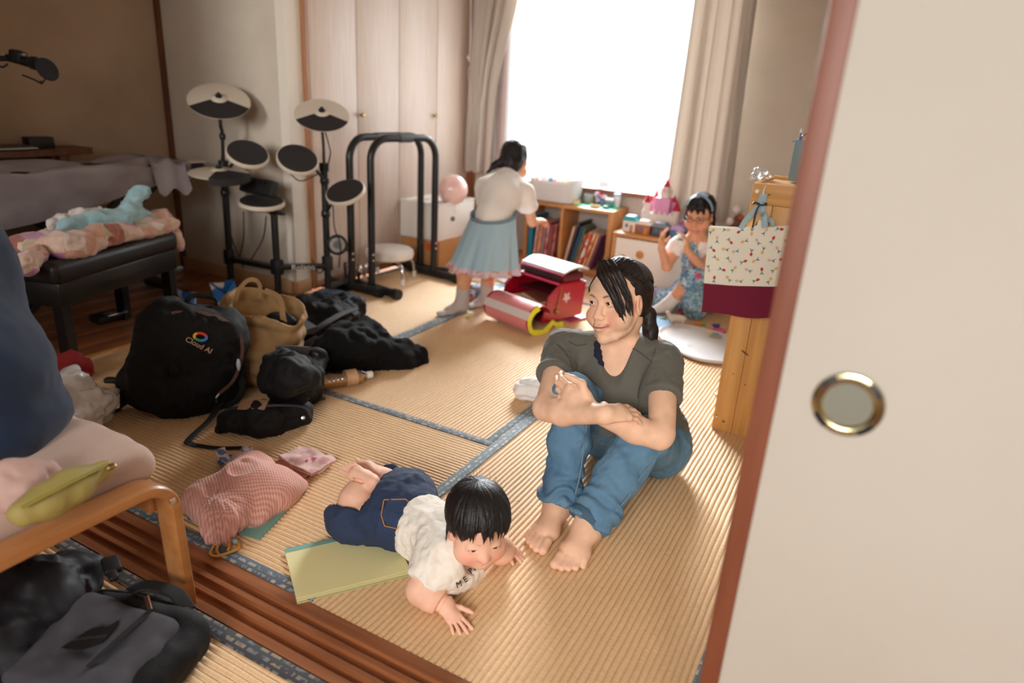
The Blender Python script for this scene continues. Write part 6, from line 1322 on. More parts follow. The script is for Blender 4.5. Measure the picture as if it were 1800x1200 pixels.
s.chain([SR+A(.03, 0, 0), N_+A(0, .02, -.035), SL-A(.03, 0, 0)], [.042, .055, .042], .04); s.ell(A(-.615, 1.885, .335), (.10, .055, .075), None, .04)
s.chain([SR, ER+A(0, .02, .01)], [.045, .037], .03).chain([ER, (ER*2+WR)/3+A(0, 0, -.004), WR], [.036, .037, .0245], .02).chain([SL, EL+A(0, .02, .01)], [.045, .037], .03).chain([EL, (EL*2+WL)/3+A(0, 0, -.004), WL], [.036, .037, .0245], .02)
s.chain([HiR, KR, AR], [.07, .05, .034], .03).chain([HiL, KL, AL], [.07, .05, .034], .03)
hand(p, WR, A(.45, .86, -.10), A(-.1, .2, -.95), 1, curl=.25, S=.90, thumb=1.2, tc=1.0)
hand(p, WL+A(.012, -.012, .014), A(-.90, .06, .22), A(-.0, .95, -.12), -1, curl=.48, S=.90, thumb=1.15, spread=.05, tc=-.15)
foot(p, A(-.645, 1.632, .004), A(-.632, 1.405, .004), 1, .98, AR); foot(p, A(-.527, 1.588, .004), A(-.528, 1.372, .004), -1, .98, AL)
for q in ((.018, .078, -.02), (-.04, .075, -.012), (-.047, .06, -.02), (.028, .088, -.048)): p.spot([L(*q)], .0006, .0017, (120, 74, 60), .8)
mn, mx_ = HT_-.13, HT_+.14
body = npmesh('body', p.s.mesh(.0042, fine=[(mn, mx_, .0017), (A(-.72, 1.50, .30), A(-.60, 1.66, .46), .0028), (A(-.56, 1.5, .30), A(-.40, 1.70, .44), .0034), (A(-.70, 1.36, -.02), A(-.46, 1.50, .05), .0034)], smooth=1), m_skin, wm, col=p.color)
add_eyes(body, eyes, HR, look=(.12, -.02))
# teeth line is hidden: closed-lip smile. hair
hb = SDF(); hb.ell(L(0, -.026, .050), A(.0805, .0935, .084)*HS, HR, .02).ell(L(0, -.06, .0), A(.066, .055, .06)*HS, HR, .03)
hb.ell(L(.012, .092, -.012), A(.066, .058, .082)*HS, HR@np.array(Matrix.Rotation(-.28, 3, 'Y')), .006, 's').ell(L(-.088, .012, -.03), A(.03, .036, .045)*HS, HR, .008, 's').ell(L(.088, .012, -.03), A(.03, .036, .045)*HS, HR, .008, 's').ell(L(0, .07, -.08), A(.09, .085, .07)*HS, HR, .008, 's')
tie = L(-.004, -.112, -.012)
hb.chain([L(0, -.095, .0), tie, L(-.014, -.128, -.05), L(-.03, -.120, -.10), L(-.046, -.10, -.145), L(-.055, -.085, -.175)], [.032, .017, .023, .022, .016, .006], .012)
hr = npmesh('hair', hb.mesh(.0035, smooth=2, disp=lambda P, N: .0012*vnoise(((P-HT_)@HR)*A(160, 22, 60), 4)), m_hairb, wm)
b = MB(); rnd = random.Random(5); HC = L(0, -.02, .03)
def capP(dir_, off=1.0):
    d = A(*dir_); d /= np.linalg.norm(d); e = d/np.sqrt((d[0]/.0805)**2+(d[1]/.0935)**2+(d[2]/.084)**2)/1.0; return L(*(A(0, -.026, .050)+d*(1/np.sqrt((d[0]/.0805)**2+(d[1]/.0935)**2+(d[2]/.084)**2))*off))
for i in range(64):                                                     # combed back to the tie
    a = -1.75+3.5*i/63+rnd.uniform(-.03, .03); o = 1.012+rnd.uniform(0, .012)
    st_ = A(math.sin(a), .62*math.cos(a)+.12, .62-.5*abs(a)/1.75+.1*math.cos(a)); md1 = A(math.sin(a)*1.05, .0, 1.0-.62*abs(a)/1.75); md2 = A(math.sin(a)*.8, -.75, .45-.35*abs(a)/1.75)
    lock(b, [capP(st_, o), capP((st_+md1)/2, o+.004), capP(md1, o), capP(md2, o), tie+HR@A(rnd.uniform(-.008, .008), -.0, rnd.uniform(-.008, .008))], .013, .0022, HC)
for x0, pts in ((0, [(.020, .058, .126), (-.012, .085, .098), (-.038, .088, .060), (-.056, .082, .020), (-.066, .072, -.018), (-.070, .066, -.045)]), (1, [(.014, .055, .129), (-.022, .079, .103), (-.046, .080, .070), (-.061, .074, .030), (-.069, .066, -.005), (-.074, .06, -.03)]), (2, [(.026, .062, .122), (.0, .089, .096), (-.026, .0935, .064), (-.047, .090, .030), (-.060, .081, -.002), (-.066, .073, -.028)]),
               (3, [(.008, .05, .131), (-.032, .070, .106), (-.056, .068, .074), (-.068, .06, .04), (-.074, .052, .01)]), (4, [(.0, .04, .133), (-.042, .058, .106), (-.064, .054, .07), (-.074, .046, .035), (-.077, .04, .01), (-.079, .038, -.028)]), (5, [(-.02, .06, .12), (-.05, .058, .09), (-.066, .05, .05), (-.072, .048, .0), (-.075, .046, -.03)])):
    for j in range(7): lock(b, [L(*(A(*q)+A(rnd.uniform(-.0055, .0055), rnd.uniform(0, .003), rnd.uniform(-.003, .003)))) for q in pts], .011-.0007*j, .0020, HC, (.8, 1.1, .9, .7, .1))
for j in range(5): lock(b, [capP((.28, .62, 1), 1.01), capP((.6, .68, .62), 1.01), L(.063, .058, .052), L(.0665, .053, .016+.006*j), L(.0665+.0006*j, .050, -.012)], .010, .002, HC, (.8, 1, .7, .1))
for j in range(14):
    a = rnd.uniform(-1, 1); q = rnd.uniform(-.01, .01); lock(b, [tie+HR@A(q, 0, 0), L(-.014+q*1.6, -.138+abs(q), -.05), L(-.03+q*1.8, -.132, -.10), L(-.048+q*1.4, -.11, -.15), L(-.058+q, -.09+rnd.uniform(-.01, .01), -.185+rnd.uniform(0, .015))], .013, .003, L(-.03, -.115, -.09), (.7, 1, .9, .1))
for j in range(12):
    a = rnd.uniform(-.6, 1.0); q = capP((a*.6, .25+rnd.uniform(-.3, .2), 1), 1.0); e = HR@A(rnd.uniform(-.01, .02), rnd.uniform(-.01, .02), rnd.uniform(.006, .018)); b.tube(cr([q, q+e*.7, q+e+HR@A(.012, .004, -.002)], 4), .00035, 4)
b.build('hair_strands', m_hairb, hr, smooth=80)
# shirt
m_shirt = M('grey_green_shirt', (96, 94, 86), .88, bump=.12, bsc=520, sheen=.1)
s = SDF()
sR, sL = SR+(ER-SR)*.50, SL+(EL-SL)*.50
s.chain([SR, sR+(ER-SR)*.14], [.058, .059], .03).chain([SL, sL+(EL-SL)*.14], [.058, .060], .03); cut(s, sR, ER-SR, .05, .09); cut(s, sL, EL-SL, .05, .09)
s.ell(A(-.625, 1.95, .35), (.165, .112, .125), None, .04).ell(A(-.60, 2.005, .22), (.158, .128, .16), None, .06).ell(A(-.575, 2.06, .14), (.17, .12, .10), None, .05)
s.ell(A(-.60, 1.865, .275), (.125, .085, .095), None, .05); s.chain([SR+A(.02, 0, 0), N_+A(-.0, .015, -.028), SL-A(.02, 0, 0)], [.055, .064, .055], .04); s.ell(A(-.618, 1.88, .33), (.118, .07, .09), None, .04)
vb = A(-.572, 1.79, .352)
s.chain([N_+A(.0, .01, .05), N_+A(-.0, -.02, .015)], [.058, .060], .01, 's').chain([N_+A(-.0, -.035, .015), (N_+A(0, -.06, .0)+vb)/2+A(0, -.02, .0), vb+A(.0, -.012, -.004)], [.056, .033, .007], .01, 's')
s.chain([vb+A(-.07, -.02, .08), vb+A(0, -.01, -.004)], [.01, .01], .01, 's')
def shd(P, N):
    f = wrinkle(P, 14, .0045, 3, (1, 1, .45))+wrinkle(P, 26, .0022, 8, (1, .8, .6)); arm = np.minimum(segd(P, [SR, sR]), segd(P, [SL, sL])); return (f*(.5+.5*sm(arm, .05, .12))+.0015*fbm(P*60, 2))*sm(segd(P, [N_, N_*.5+vb*.5, vb]), .05, .13)
st_ = npmesh('shirt', s.mesh(.0042, smooth=1, disp=shd), m_shirt, wm); shirt_sdf = s
b = MB()
for a_, e_ in ((sR, ER-SR), (sL, EL-SL)): X = aim(a_-e_/np.linalg.norm(e_)*.002, a_+e_); b.lathe([(.0575, 0), (.0605, .0), (.0612, -.004), (.0605, -.012), (.0585, -.014)], 36, X)
b.parts('sleeve_hem', m_shirt, st_)
tank = SDF(); tank.chain([GY(1049, 602, 1.872), GY(1051, 622, 1.858), GY(1056, 642, 1.846), GY(1060, 658, 1.838)], [.009, .011, .010, .005], .008); npmesh('inner_top', tank.mesh(.004, disp=lambda P, N: .0012*np.sin(P[:, 2]*420)), M('navy_lace', (22, 28, 52), .85, bump=.5, bsc=300), wm)
# jeans
def denim(name, c, c2): return M(name, c, .85, c2, nsc=5, ndet=4, bump=.2, bsc=620, ramp=(.35, .7))
m_jean = denim('blue_denim', (74, 112, 144), (108, 146, 170))
s = SDF(); s.ell(PE+A(0, .0, -.002), (.168, .132, .113), None, .04).chain([HiR+A(0, 0, -.015), KR], [.084, .058], .04).chain([HiL+A(0, 0, -.015), KL], [.088, .064], .04).ell(A(-.475, 2.03, .085), (.085, .10, .085), None, .04).ell(A(-.665, 2.03, .085), (.085, .10, .085), None, .04)
cR, cL = AR+(AR-KR)*.10, AL+(AL-KL)*.12
s.chain([KR, (KR+AR)/2+A(0, .012, 0), cR], [.058, .057, .050], .03).chain([KL, (KL+AL)/2+A(0, .015, 0), cL], [.064, .061, .053], .03)
s.ell(cR+(KR-AR)*.10, (.058, .058, .03), None, .03).ell(cL+(KL-AL)*.10+A(.01, .01, 0), (.064, .062, .032), None, .03)
for a_, d_ in ((cR, AR-KR), (cL, AL-KL)): cut(s, a_, d_, .05, .09)
def jd(P, N):
    r = np.zeros(len(P))
    for K_, A_, sd in ((KR, AR, 1), (KL, AL, 5)):
        ax = (A_-K_); Ln = np.linalg.norm(ax); ax /= Ln; t = ((P-K_)@ax)/Ln; d = segd(P, [K_, A_]); m_ = 1-sm(d, .07, .10); th = np.arctan2((P-K_)[:, 0]-t*Ln*ax[0], (P-K_)[:, 1]-t*Ln*ax[1])
        r += m_*(.0052*sm(t, .6, .9)*np.sin(t*40+1.9*np.sin(th+sd)+2*vnoise(P*18, 3))+.003*sm(t, .0, .3)*np.sin(t*22+2*th+sd))
        r += .006*np.exp(-((t)/.12)**2)*np.sin(th*5+t*20)*(d < .1)
    return r+wrinkle(P, 13, .003, 2)+.0012*fbm(P*70, 2)
jn = npmesh('jeans', s.mesh(.0042, smooth=1, disp=jd, lo=A(-.80, 1.45, .0)), m_jean, wm)
b = MB()
for a_, d_, r in ((cR, AR-KR, .051), (cL, AL-KL, .054)): b.lathe([(r*.93, .003), (r*1.0, .004), (r*1.03, -.004), (r*1.03, -.02), (r*.98, -.024)], 36, aim(a_, a_+d_))
b.parts('cuff', denim('denim_cuff', (52, 78, 100), (76, 106, 130)), jn)
b = MB()
for K_, A_, o, r in ((KL, cL, A(.052, -.022, .0), 1), (KR, cR, A(.050, -.024, .004), 1)): b.tube(cr([K_+o*1.12+A(0, .0, -.02), K_*.66+A_*.34+o*1.12+A(0, .01, 0), K_*.33+A_*.67+o*1.12+A(0, .01, 0), A_+o*1.0+A(0, .004, .03)], 8), .0022, 6)
b.parts('side_seam', denim('denim_seam', (120, 146, 160), (96, 122, 140)), jn)
# ------------------------------------------------------------------ the crawling baby
bb = thing('person', 'baby in white shirt and navy denim shorts crawling over the drawing pad', 'person', GZ(720, 950))
p = Person((236, 186, 160)); s = p.s
BT, BS = A(-.676, 1.184, .192), 1.0
BR = rot_cols(np.array([[-.692, .715, .10], [-.722, -.685, -.092], [.003, -.136, .991]]), pitch=-.06)
L, eyes = head(p, BT, BR, BS, 'baby', slit=.8, smile=.2, lip=(214, 132, 120), blush=(238, 146, 124), brow=(110, 84, 72))
shN, elN, wrN = GZ(778, 985, .10), GZ(742, 1036, .048), GZ(783, 1064, .028)
shF, elF, wrF = A(-.745, 1.285, .10), A(-.68, 1.315, .05), GZ(886, 957, .028)
hiN, knN, anN = GZ(690, 915, .082), GZ(614, 912, .052), GZ(640, 842, .135)
hiF, knF, anF = GZ(715, 868, .085), GZ(672, 850, .052), GZ(645, 825, .105)
ch_, pe_ = A(-.795, 1.215, .082), GZ(708, 893, .088)
s.chain([L(0, -.02, -.03), ch_+A(.03, 0, .02)], [.044, .055], .03); s.chain([ch_, (ch_+pe_)/2, pe_], [.07, .07, .07], .04); s.chain([shN, ch_, shF], [.04, .05, .04], .03)
s.chain([shN, elN], [.040, .036], .02).chain([elN, elN*.5+wrN*.5+A(0, 0, .002), wrN], [.035, .034, .023], .015).chain([shF, elF, wrF], [.038, .033, .022], .02)
s.chain([hiN, knN], [.06, .045], .03).chain([knN, knN*.5+anN*.5, anN], [.042, .044, .027], .02).chain([hiF, knF], [.06, .045], .03).chain([knF, anF], [.042, .027], .02)
hand(p, wrN, GZ(806, 1096, .012)-wrN, A(.2, -.0, -1), 1, curl=.14, S=.52, spread=.30, thumb=.3, tc=.0); hand(p, wrF, GZ(910, 972, .012)-wrF, A(.1, 0, -1), -1, curl=.30, S=.50, spread=.25, thumb=.4, tc=.2)
tN = GZ(600, 817, .165); hlN = anN+(anN-knN)/np.linalg.norm(anN-knN)*.022
foot(p, GZ(660, 846, .158), tN, -1, .52, anN, up=A(-.25, .55, -.75)*1.0); foot(p, GZ(655, 828, .12), GZ(618, 812, .115), 1, .5, anF, up=A(-.2, .5, -.8))
for c, d_ in ((wrN+(elN-wrN)*.12, wrN-elN), (anN+(knN-anN)*.10, anN-knN)):
    q = V(d_).to_track_quat('Z', 'Y').to_matrix(); u = np.array(q.col[0]); v = np.array(q.col[1]); r = .026 if c[2] < .1 else .031
    s.chain([c+u*r*math.cos(a)+v*r*math.sin(a) for a in np.linspace(0, 2*PI, 25)], .0026, .007, 's')
body = npmesh('body', p.s.mesh(.0034, fine=[(BT-.09, BT+.10, .0017), (wrN-A(.03, .05, .03), wrN+A(.07, .03, .03), .0024)], smooth=1), m_skin, bb, col=p.color)
add_eyes(body, eyes, BR, look=(0, -.35))
hb = SDF(); hb.ell(L(0, -.014, .042), A(.0695, .0835, .0715)*BS, BR, .02).ell(L(0, -.045, .0), A(.062, .052, .05)*BS, BR, .03)
hb.ell(L(0, .084, -.008), A(.062, .056, .070)*BS, BR, .006, 's').ell(L(0, .05, -.06), A(.09, .075, .055)*BS, BR, .006, 's')
hr = npmesh('hair', hb.mesh(.0032, smooth=2, disp=lambda P, N: .001*vnoise(((P-BT)@BR)*A(140, 60, 20), 4)), m_hair, bb)
b = MB(); rnd = random.Random(11); HC = L(0, -.01, .03)
def bcap(az, pol, off):
    """direction from the crown: az around, pol away from it"""
    cr_ = A(0, -.35, .94); cr_ /= np.linalg.norm(cr_); f_ = A(0, .94, .35); r_ = A(1, 0, 0)
    d = cr_*math.cos(pol)+(f_*math.cos(az)+r_*math.sin(az))*math.sin(pol); q = 1/np.sqrt((d[0]/.0695)**2+(d[1]/.0835)**2+(d[2]/.0715)**2); return L(*(A(0, -.014, .042)+d*q*off))
for i in range(170):
    az = rnd.uniform(-PI, PI); ln = 1.75+.25*abs(az)/PI+rnd.uniform(-.12, .10)
    if abs(az) < .9: ln = 1.86+rnd.uniform(-.32, .14)
    if .9 <= abs(az) < 1.6: ln = 2.08+rnd.uniform(-.2, .18)
    if abs(az) >= 2.2: ln = 1.85+rnd.uniform(-.1, .1)
    sw = rnd.uniform(-.13, .13); o = 1.02+rnd.uniform(0, .05)
    lock(b, [bcap(az+sw*t_*3, ln*t_+.02, o+.015*t_+(.03 if t_ == 1 else 0)) for t_ in (0, .3, .6, .85, 1)], rnd.uniform(.010, .018), .0026, HC, (.5, 1, 1, .75, .08))
for i in range(30):
    az = rnd.uniform(-PI, PI); q0 = bcap(az, rnd.uniform(.2, 1.4), 1.0); e = (q0-HC)/np.linalg.norm(q0-HC); b.tube(cr([q0, q0+e*.012+A(0, 0, .004), q0+e*.02+A(rnd.uniform(-.012, .012), rnd.uniform(-.012, .012), .004)], 3), .0003, 4)
for q in ((.066, -.01, -.035), (-.066, -.01, -.03)):
    for j in range(4): lock(b, [L(q[0], q[1]-.004*j, .03), L(q[0]*1.04, q[1]-.004*j, 0), L(q[0]*1.12, q[1]+.004*j, q[2])], .009, .0022, HC, (.8, 1, .1))
b.build('hair_strands', m_hair, hr, smooth=80)
m_tee = M('white_tee', (236, 228, 216), .9, bump=.15, bsc=420)
s = SDF()
sN, sF = shN+(elN-shN)*.84, shF+(elF-shF)*.5
s.chain([shN, sN+(elN-shN)*.2], [.052, .053], .03).chain([shF, sF+(elF-shF)*.2], [.050, .052], .03); cut(s, sN, elN-shN, .04, .08); cut(s, sF, elF-shF, .04, .08)
s.chain([ch_+A(.02, 0, .006), (ch_*.55+pe_*.45)], [.084, .083], .05).chain([shN, ch_+A(.01, 0, .012), shF], [.052, .06, .05], .04).ell(ch_+A(.035, -.01, -.01), (.068, .078, .062), None, .03).ell(GZ(812, 1000, .06), (.045, .06, .05), None, .03)
s.chain([L(0, -.015, -.035), L(0, .01, -.075)], [.042, .045], .01, 's'); cut(s, ch_*.42+pe_*.58, pe_-ch_, .06, .14)
def td(P, N): return wrinkle(P, 22, .0038, 4, (1, 1, .7))+wrinkle(P, 40, .0015, 6)+.001*fbm(P*80, 2)
te = npmesh('shirt', s.mesh(.0036, smooth=1, disp=td, lo=A(-1.0, 1.02, .003)), m_tee, bb)
tsdf = s
m_den = denim('navy_denim', (30, 44, 72), (42, 58, 88))
s = SDF(); s.ell(pe_+A(0, 0, .012), (.082, .098, .082), np.array(Matrix.Rotation(.2, 3, 'Z')), .04).chain([ch_*.42+pe_*.58, pe_], [.074, .086], .04).chain([hiN, knN, knN+(knN-hiN)*.08], [.073, .056, .05], .04).chain([hiF, knF, knF+(knF-hiF)*.06], [.07, .054, .048], .04)
dN = anN-knN; dF = anF-knF; s.chain([knN, knN+dN*.16], [.055, .050], .02).chain([knF, knF+dF*.16], [.053, .048], .02); cut(s, knN+dN*.20, dN, .05, .07); cut(s, knF+dF*.22, dF, .05, .07)
sh_ = npmesh('shorts', s.mesh(.0038, smooth=1, disp=lambda P, N: wrinkle(P, 24, .0032, 9)+.0012*fbm(P*60, 2), lo=A(-1.3, 1.0, .003)), m_den, bb)
b = MB()
for k_, d_, r in ((knN, dN, .0505), (knF, dF, .0485)):
    X = aim(k_+d_*.19, k_+d_)
    for z in (-.012, -.017): b.tube([X @ V((r*math.cos(a), r*math.sin(a), z)) for a in np.linspace(0, 2*PI, 30)[:-1]], .0011, 5, closed=True)
b.parts('stitching', M('orange_thread', (196, 132, 64), .7), sh_)
def onsurf(o, d, sd, far=.3):
    P = o+np.linspace(0, far, 400)[:, None]*d; D = np.full(len(P), 1.)
    for fn, _, _, k, op in sd.p:
        q = fn(P[:, 0], P[:, 1], P[:, 2]); k = max(k, 1e-5)
        if op == 'u': h = np.clip(.5+.5*(D-q)/k, 0, 1); D = D+(q-D)*h-k*h*(1-h)
        else: h = np.clip(.5-.5*(D+q)/k, 0, 1); D = D+(-q-D)*h+k*h*(1-h)
    i = int(np.argmax(D < .0045)); return P[i] if D[i] < .0045 else None
pk = [onsurf(GZ(x, y, .26), (GZ(x, y, 0)-CAM)/np.linalg.norm(GZ(x, y, 0)-CAM), s) for x, y in ((675, 878), (713, 877), (730, 892), (702, 930), (676, 924), (670, 905), (675, 878))]
b = MB(); b.tube(pk, .0013, 5); b.tube([onsurf(GZ(x, y, .26), (GZ(x, y, 0)-CAM)/np.linalg.norm(GZ(x, y, 0)-CAM), s) for x, y in ((724, 890), (717, 905), (704, 929))], .0014, 5); b.tube([onsurf(GZ(x, y, .26), (GZ(x, y, 0)-CAM)/np.linalg.norm(GZ(x, y, 0)-CAM), s) for x, y in ((719, 889), (712, 905), (699, 928))], .0014, 5); b.parts('pocket_stitching', M('orange_thread', (0, 0, 0)), sh_)
b = MB()
for ln in (((1152, 612), (1146, 632), (1134, 655), (1124, 680), (1121, 700)), ((978, 604), (996, 622), (1006, 645), (1010, 662)), ((1112, 612), (1126, 620), (1143, 634)), ((1000, 600), (1015, 607), (1032, 604))):
    q = [onsurf(CAM+(GZ(x, y, 0)-CAM)/np.linalg.norm(GZ(x, y, 0)-CAM)*1.7, (GZ(x, y, 0)-CAM)/np.linalg.norm(GZ(x, y, 0)-CAM), shirt_sdf, .6) for x, y in ln]
    q = [a for a in q if a is not None]
    if len(q) > 1: b.tube(cr(q, 4), .0013, 5)
b.parts('seam', M('shirt_seam', (70, 68, 62), .9), st_)
def letter(ch, px, py, size, ang):
    d = GZ(px, py, 0)-CAM; d /= np.linalg.norm(d); c = onsurf(CAM+d*1.5, d, tsdf, .4); c1 = onsurf(CAM+d*1.5+_R*.004, d, tsdf, .4); c2 = onsurf(CAM+d*1.5+_U*.004, d, tsdf, .4)
    if c is None or c1 is None or c2 is None: return
    n = np.cross(c1-c, c2-c); n /= np.linalg.norm(n)+1e-9
    if n@(-d) < 0: n = -n
    n = n*.6-d*.6; n /= np.linalg.norm(n); u = _R*math.cos(ang)+_U*math.sin(ang); u = u-n*(u@n); u /= np.linalg.norm(u); v = np.cross(n, u); q = c+n*.004
    text('lettering', ch, M('print_black', (24, 22, 24), .8), te, Matrix(((u[0], v[0], n[0], q[0]), (u[1], v[1], n[1], q[1]), (u[2], v[2], n[2], q[2]), (0, 0, 0, 1))), size, .0012, world=False)
for ch, px, py, sz, an in (('A', 835, 998, .019, .95), ('P', 827, 1005, .019, .85), ('E', 817, 1018, .019, .5), ('M', 806, 1026, .019, .25)): letter(ch, px, py, sz, an)
# ------------------------------------------------------------------ the standing girl bending over the shelf
g1 = thing('person', 'girl in white top and pale blue skirt bending forward with her back turned', 'person', (-1.95, 3.2, 0))
p = Person((214, 158, 124)); s = p.s
GT = A(-1.93, 3.60, .79); fw = A(-.12, .80, -.35); fw /= np.linalg.norm(fw); rt = np.cross(fw, A(0, 0, 1.)); rt /= np.linalg.norm(rt); GR = np.stack([rt, fw, np.cross(rt, fw)], 1)
L, eyes = head(p, GT, GR, .93, 'adult', detail=False)
waist, hipc = A(-1.885, 3.31, .53), A(-1.885, 3.25, .42); ne = A(-1.925, 3.51, .69); sl_, sr_ = A(-2.035, 3.47, .645), A(-1.80, 3.50, .640)
kl, kr, al, ar = A(-1.945, 3.13, .24), A(-1.90, 3.30, .24), A(-1.955, 3.125, .06), A(-1.915, 3.33, .06)
s.chain([L(0, -.02, -.06), ne], [.04, .045], .02).chain([ne, waist, hipc], [.075, .082, .085], .05).chain([sl_, ne, sr_], [.04, .05, .04], .03)
e1_, h1_ = A(-2.09, 3.56, .47), A(-2.13, 3.72, .46); e2_, h2_ = A(-1.80, 3.63, .46), A(-1.83, 3.80, .44)
s.chain([sl_, e1_, h1_], [.034, .027, .019], .015).chain([sr_, e2_, h2_], [.034, .027, .019], .015); hand(p, h1_, A(-.1, 1, -.1), A(0, 0, -1.), -1, S=.7); hand(p, h2_, A(-.1, 1, -.1), A(0, 0, -1.), 1, S=.7)
s.chain([A(-1.915, 3.225, .40), kl, al], [.05, .044, .032], .03).chain([A(-1.87, 3.27, .40), kr, ar], [.05, .044, .032], .03)
foot(p, A(-1.935, 3.15, .004), A(-2.0, 2.97, .004), -1, .78, al, toes=False); foot(p, A(-1.905, 3.36, .004), A(-1.95, 3.20, .004), 1, .78, ar, toes=False)
npmesh('body', p.s.mesh(.006, smooth=1), m_skin, g1, col=p.color)
hb = SDF(); hb.ell(L(0, -.03, .05), A(.083, .095, .087)*.93, GR, .02).ell(L(0, -.06, -.02), A(.07, .06, .07)*.93, GR, .03).ell(L(0, .09, -.03), A(.065, .05, .085)*.93, GR, .006, 's')
hb.chain([L(-.05, -.09, -.03), L(-.085, -.10, -.06), L(-.12, -.11, -.11)], [.028, .018, .006], .015)
hr = npmesh('hair', hb.mesh(.005, smooth=2, disp=lambda P, N: .0022*vnoise(((P-GT)@GR)*A(130, 30, 30), 4)), m_hair, g1)
m_wtop = M('white_top', (232, 224, 218), .9, bump=.1, bsc=300); m_sk = M('pale_blue_skirt', (164, 190, 203), .85, bump=.1, bsc=400)
s = SDF()
for a_, b_ in ((sl_, e1_), (sr_, e2_)): s.chain([a_, a_+(b_-a_)*.55], [.052, .055], .03); cut(s, a_+(b_-a_)*.5, b_-a_, .05, .08)
s.chain([ne+A(0, -.01, -.01), (ne+waist)/2+A(.0, -.0, .01), waist], [.085, .108, .108], .05).chain([sl_, ne, sr_], [.052, .06, .052], .04)
s.chain([L(0, -.0, -.09), ne+A(0, .06, .05)], [.05, .05], .01, 's')
npmesh('top', s.mesh(.006, smooth=1, disp=lambda P, N: wrinkle(P, 16, .006, 4, (1, .5, .5))), m_wtop, g1)
def skirt(u, v):
    a = 2*PI*u; t_ = v; c = waist*(1-t_)+A(-1.868, 3.205, .262)*t_; r = .118+.062*t_; ru = 1+.075*t_*math.sin(a*9+1.2*math.sin(a*2))+.03*t_*math.sin(a*17)
    up_ = (1-t_)*.35; return c+A(r*ru*math.cos(a)*1.04, r*ru*math.sin(a)*.95, -.35*(1-t_)*.1*math.sin(a)+.11*(1-t_)*math.sin(a)*.6)
sk = MB().grid(skirt, 120, 22, .003).build('skirt', m_sk, g1, True, 80)
b = MB(); b.grid(lambda u, v: skirt(u, 0)+A(0, 0, .012-.022*v)+(skirt(u, 0)-waist)*A(.04, .04, 0), 60, 3, .004); b.build('waistband', M('skirt_band', (112, 134, 144), .9), sk)
b = MB(); b.grid(lambda u, v: skirt(u, .94+.14*v)+(skirt(u, 1)-A(-1.868, 3.205, .262))*A(.05, .05, 0)*(1+.5*math.sin(u*2*PI*40))*v, 240, 3, .002); b.build('frill', M('frill_print', (214, 188, 196), .9, (206, 140, 118), nsc=22, ramp=(.5, .58)), sk)
b = MB(); b.grid(lambda u, v: skirt(u, .90+.16*v)*A(1, 1, 1)+(A(-1.868, 3.205, .26)-skirt(u, 1))*A(.22, .22, 0)+A(0, 0, -.012), 80, 4, .002); b.build('lining', M('skirt_lining', (206, 196, 186), .9), sk)
m_sock = M('grey_sock', (186, 176, 172), .95, bump=.3, bsc=400)
for al_, hl_, tl_, sd, kn in ((al, A(-1.935, 3.15, .002), A(-2.0, 2.965, .002), -1, kl), (ar, A(-1.905, 3.36, .002), A(-1.95, 3.195, .002), 1, kr)):
    q = Person((0, 0, 0)); foot(q, hl_, tl_, sd, .86, al_, toes=False); q.s.chain([al_, al_+(kn-al_)*.45], [.037, .040], .02); cut(q.s, al_+(kn-al_)*.42, kn-al_, .04, .08); npmesh('sock', q.s.mesh(.005, smooth=1, lo=A(-2.1, 2.9, .001)), m_sock, g1)
# ------------------------------------------------------------------ the girl sitting on the floor
g2 = thing('person', 'girl in blue flowered dress and headband sitting on the floor, hands raised', 'person', (-.9, 4.0, 0))
p = Person((216, 160, 128)); s = p.s
T2 = A(-.912, 4.0, .570); fw = A(-.12, -.96, -.30); fw /= np.linalg.norm(fw); rt = np.cross(fw, A(0, 0, 1.)); rt /= np.linalg.norm(rt); R2 = rot_cols(np.stack([rt, fw, np.cross(rt, fw)], 1), roll=.0)
L, eyes = head(p, T2, R2, .93, 'adult', slit=.8, smile=.3)
sr_, sl_, ne, pe = A(-1.005, 3.97, .385), A(-.815, 4.0, .385), A(-.91, 4.0, .44), A(-.87, 4.06, .09)
er_, hr_, el_, hl_ = A(-1.04, 3.90, .270), A(-1.072, 3.86, .375), A(-.815, 3.87, .290), A(-.915, 3.82, .395)
s.chain([L(0, -.02, -.06), ne], [.038, .042], .02).chain([ne+A(0, 0, -.04), pe], [.058, .082], .04).chain([sr_, ne, sl_], [.034, .042, .034], .03)
s.chain([sr_, er_], [.034, .029], .02).chain([er_, hr_], [.028, .020], .015).chain([sl_, el_], [.034, .029], .02).chain([el_, hl_], [.029, .020], .015)
hand(p, hr_, A(-.15, .0, 1), A(.9, -.2, .1), 1, curl=.35, S=.72, thumb=.6, tc=.6); hand(p, hl_, A(-.2, .1, .9), A(-.8, -.2, .2), -1, curl=.5, S=.72, thumb=.6, tc=.6)
kn_, an_ = A(-.87, 3.84, .235), A(-.975, 3.84, .075); s.chain([pe+A(.0, -.02, 0), kn_, an_], [.055, .045, .033], .03); foot(p, A(-.965, 3.875, .01), A(-1.085, 3.79, .004), -1, .78, an_, toes=False)
s.chain([pe, A(-1.03, 3.98, .05), A(-1.10, 4.02, .04)], [.05, .034, .028], .03)
body = npmesh('body', p.s.mesh(.0055, fine=[(T2-.12, T2+.13, .0032)], smooth=1), m_skin, g2, col=p.color); add_eyes(body, eyes, R2)
hb = SDF(); hb.ell(L(0, -.022, .050), A(.0825, .097, .088)*.93, R2, .02).ell(L(0, -.05, -.02), A(.074, .06, .075)*.93, R2, .03).ell(L(.004, .092, -.018), A(.060, .05, .078)*.93, R2, .006, 's').ell(L(0, .08, -.09), A(.09, .08, .06)*.93, R2, .006, 's').ell(L(-.09, .01, -.04), A(.03, .03, .04)*.93, R2, .006, 's')
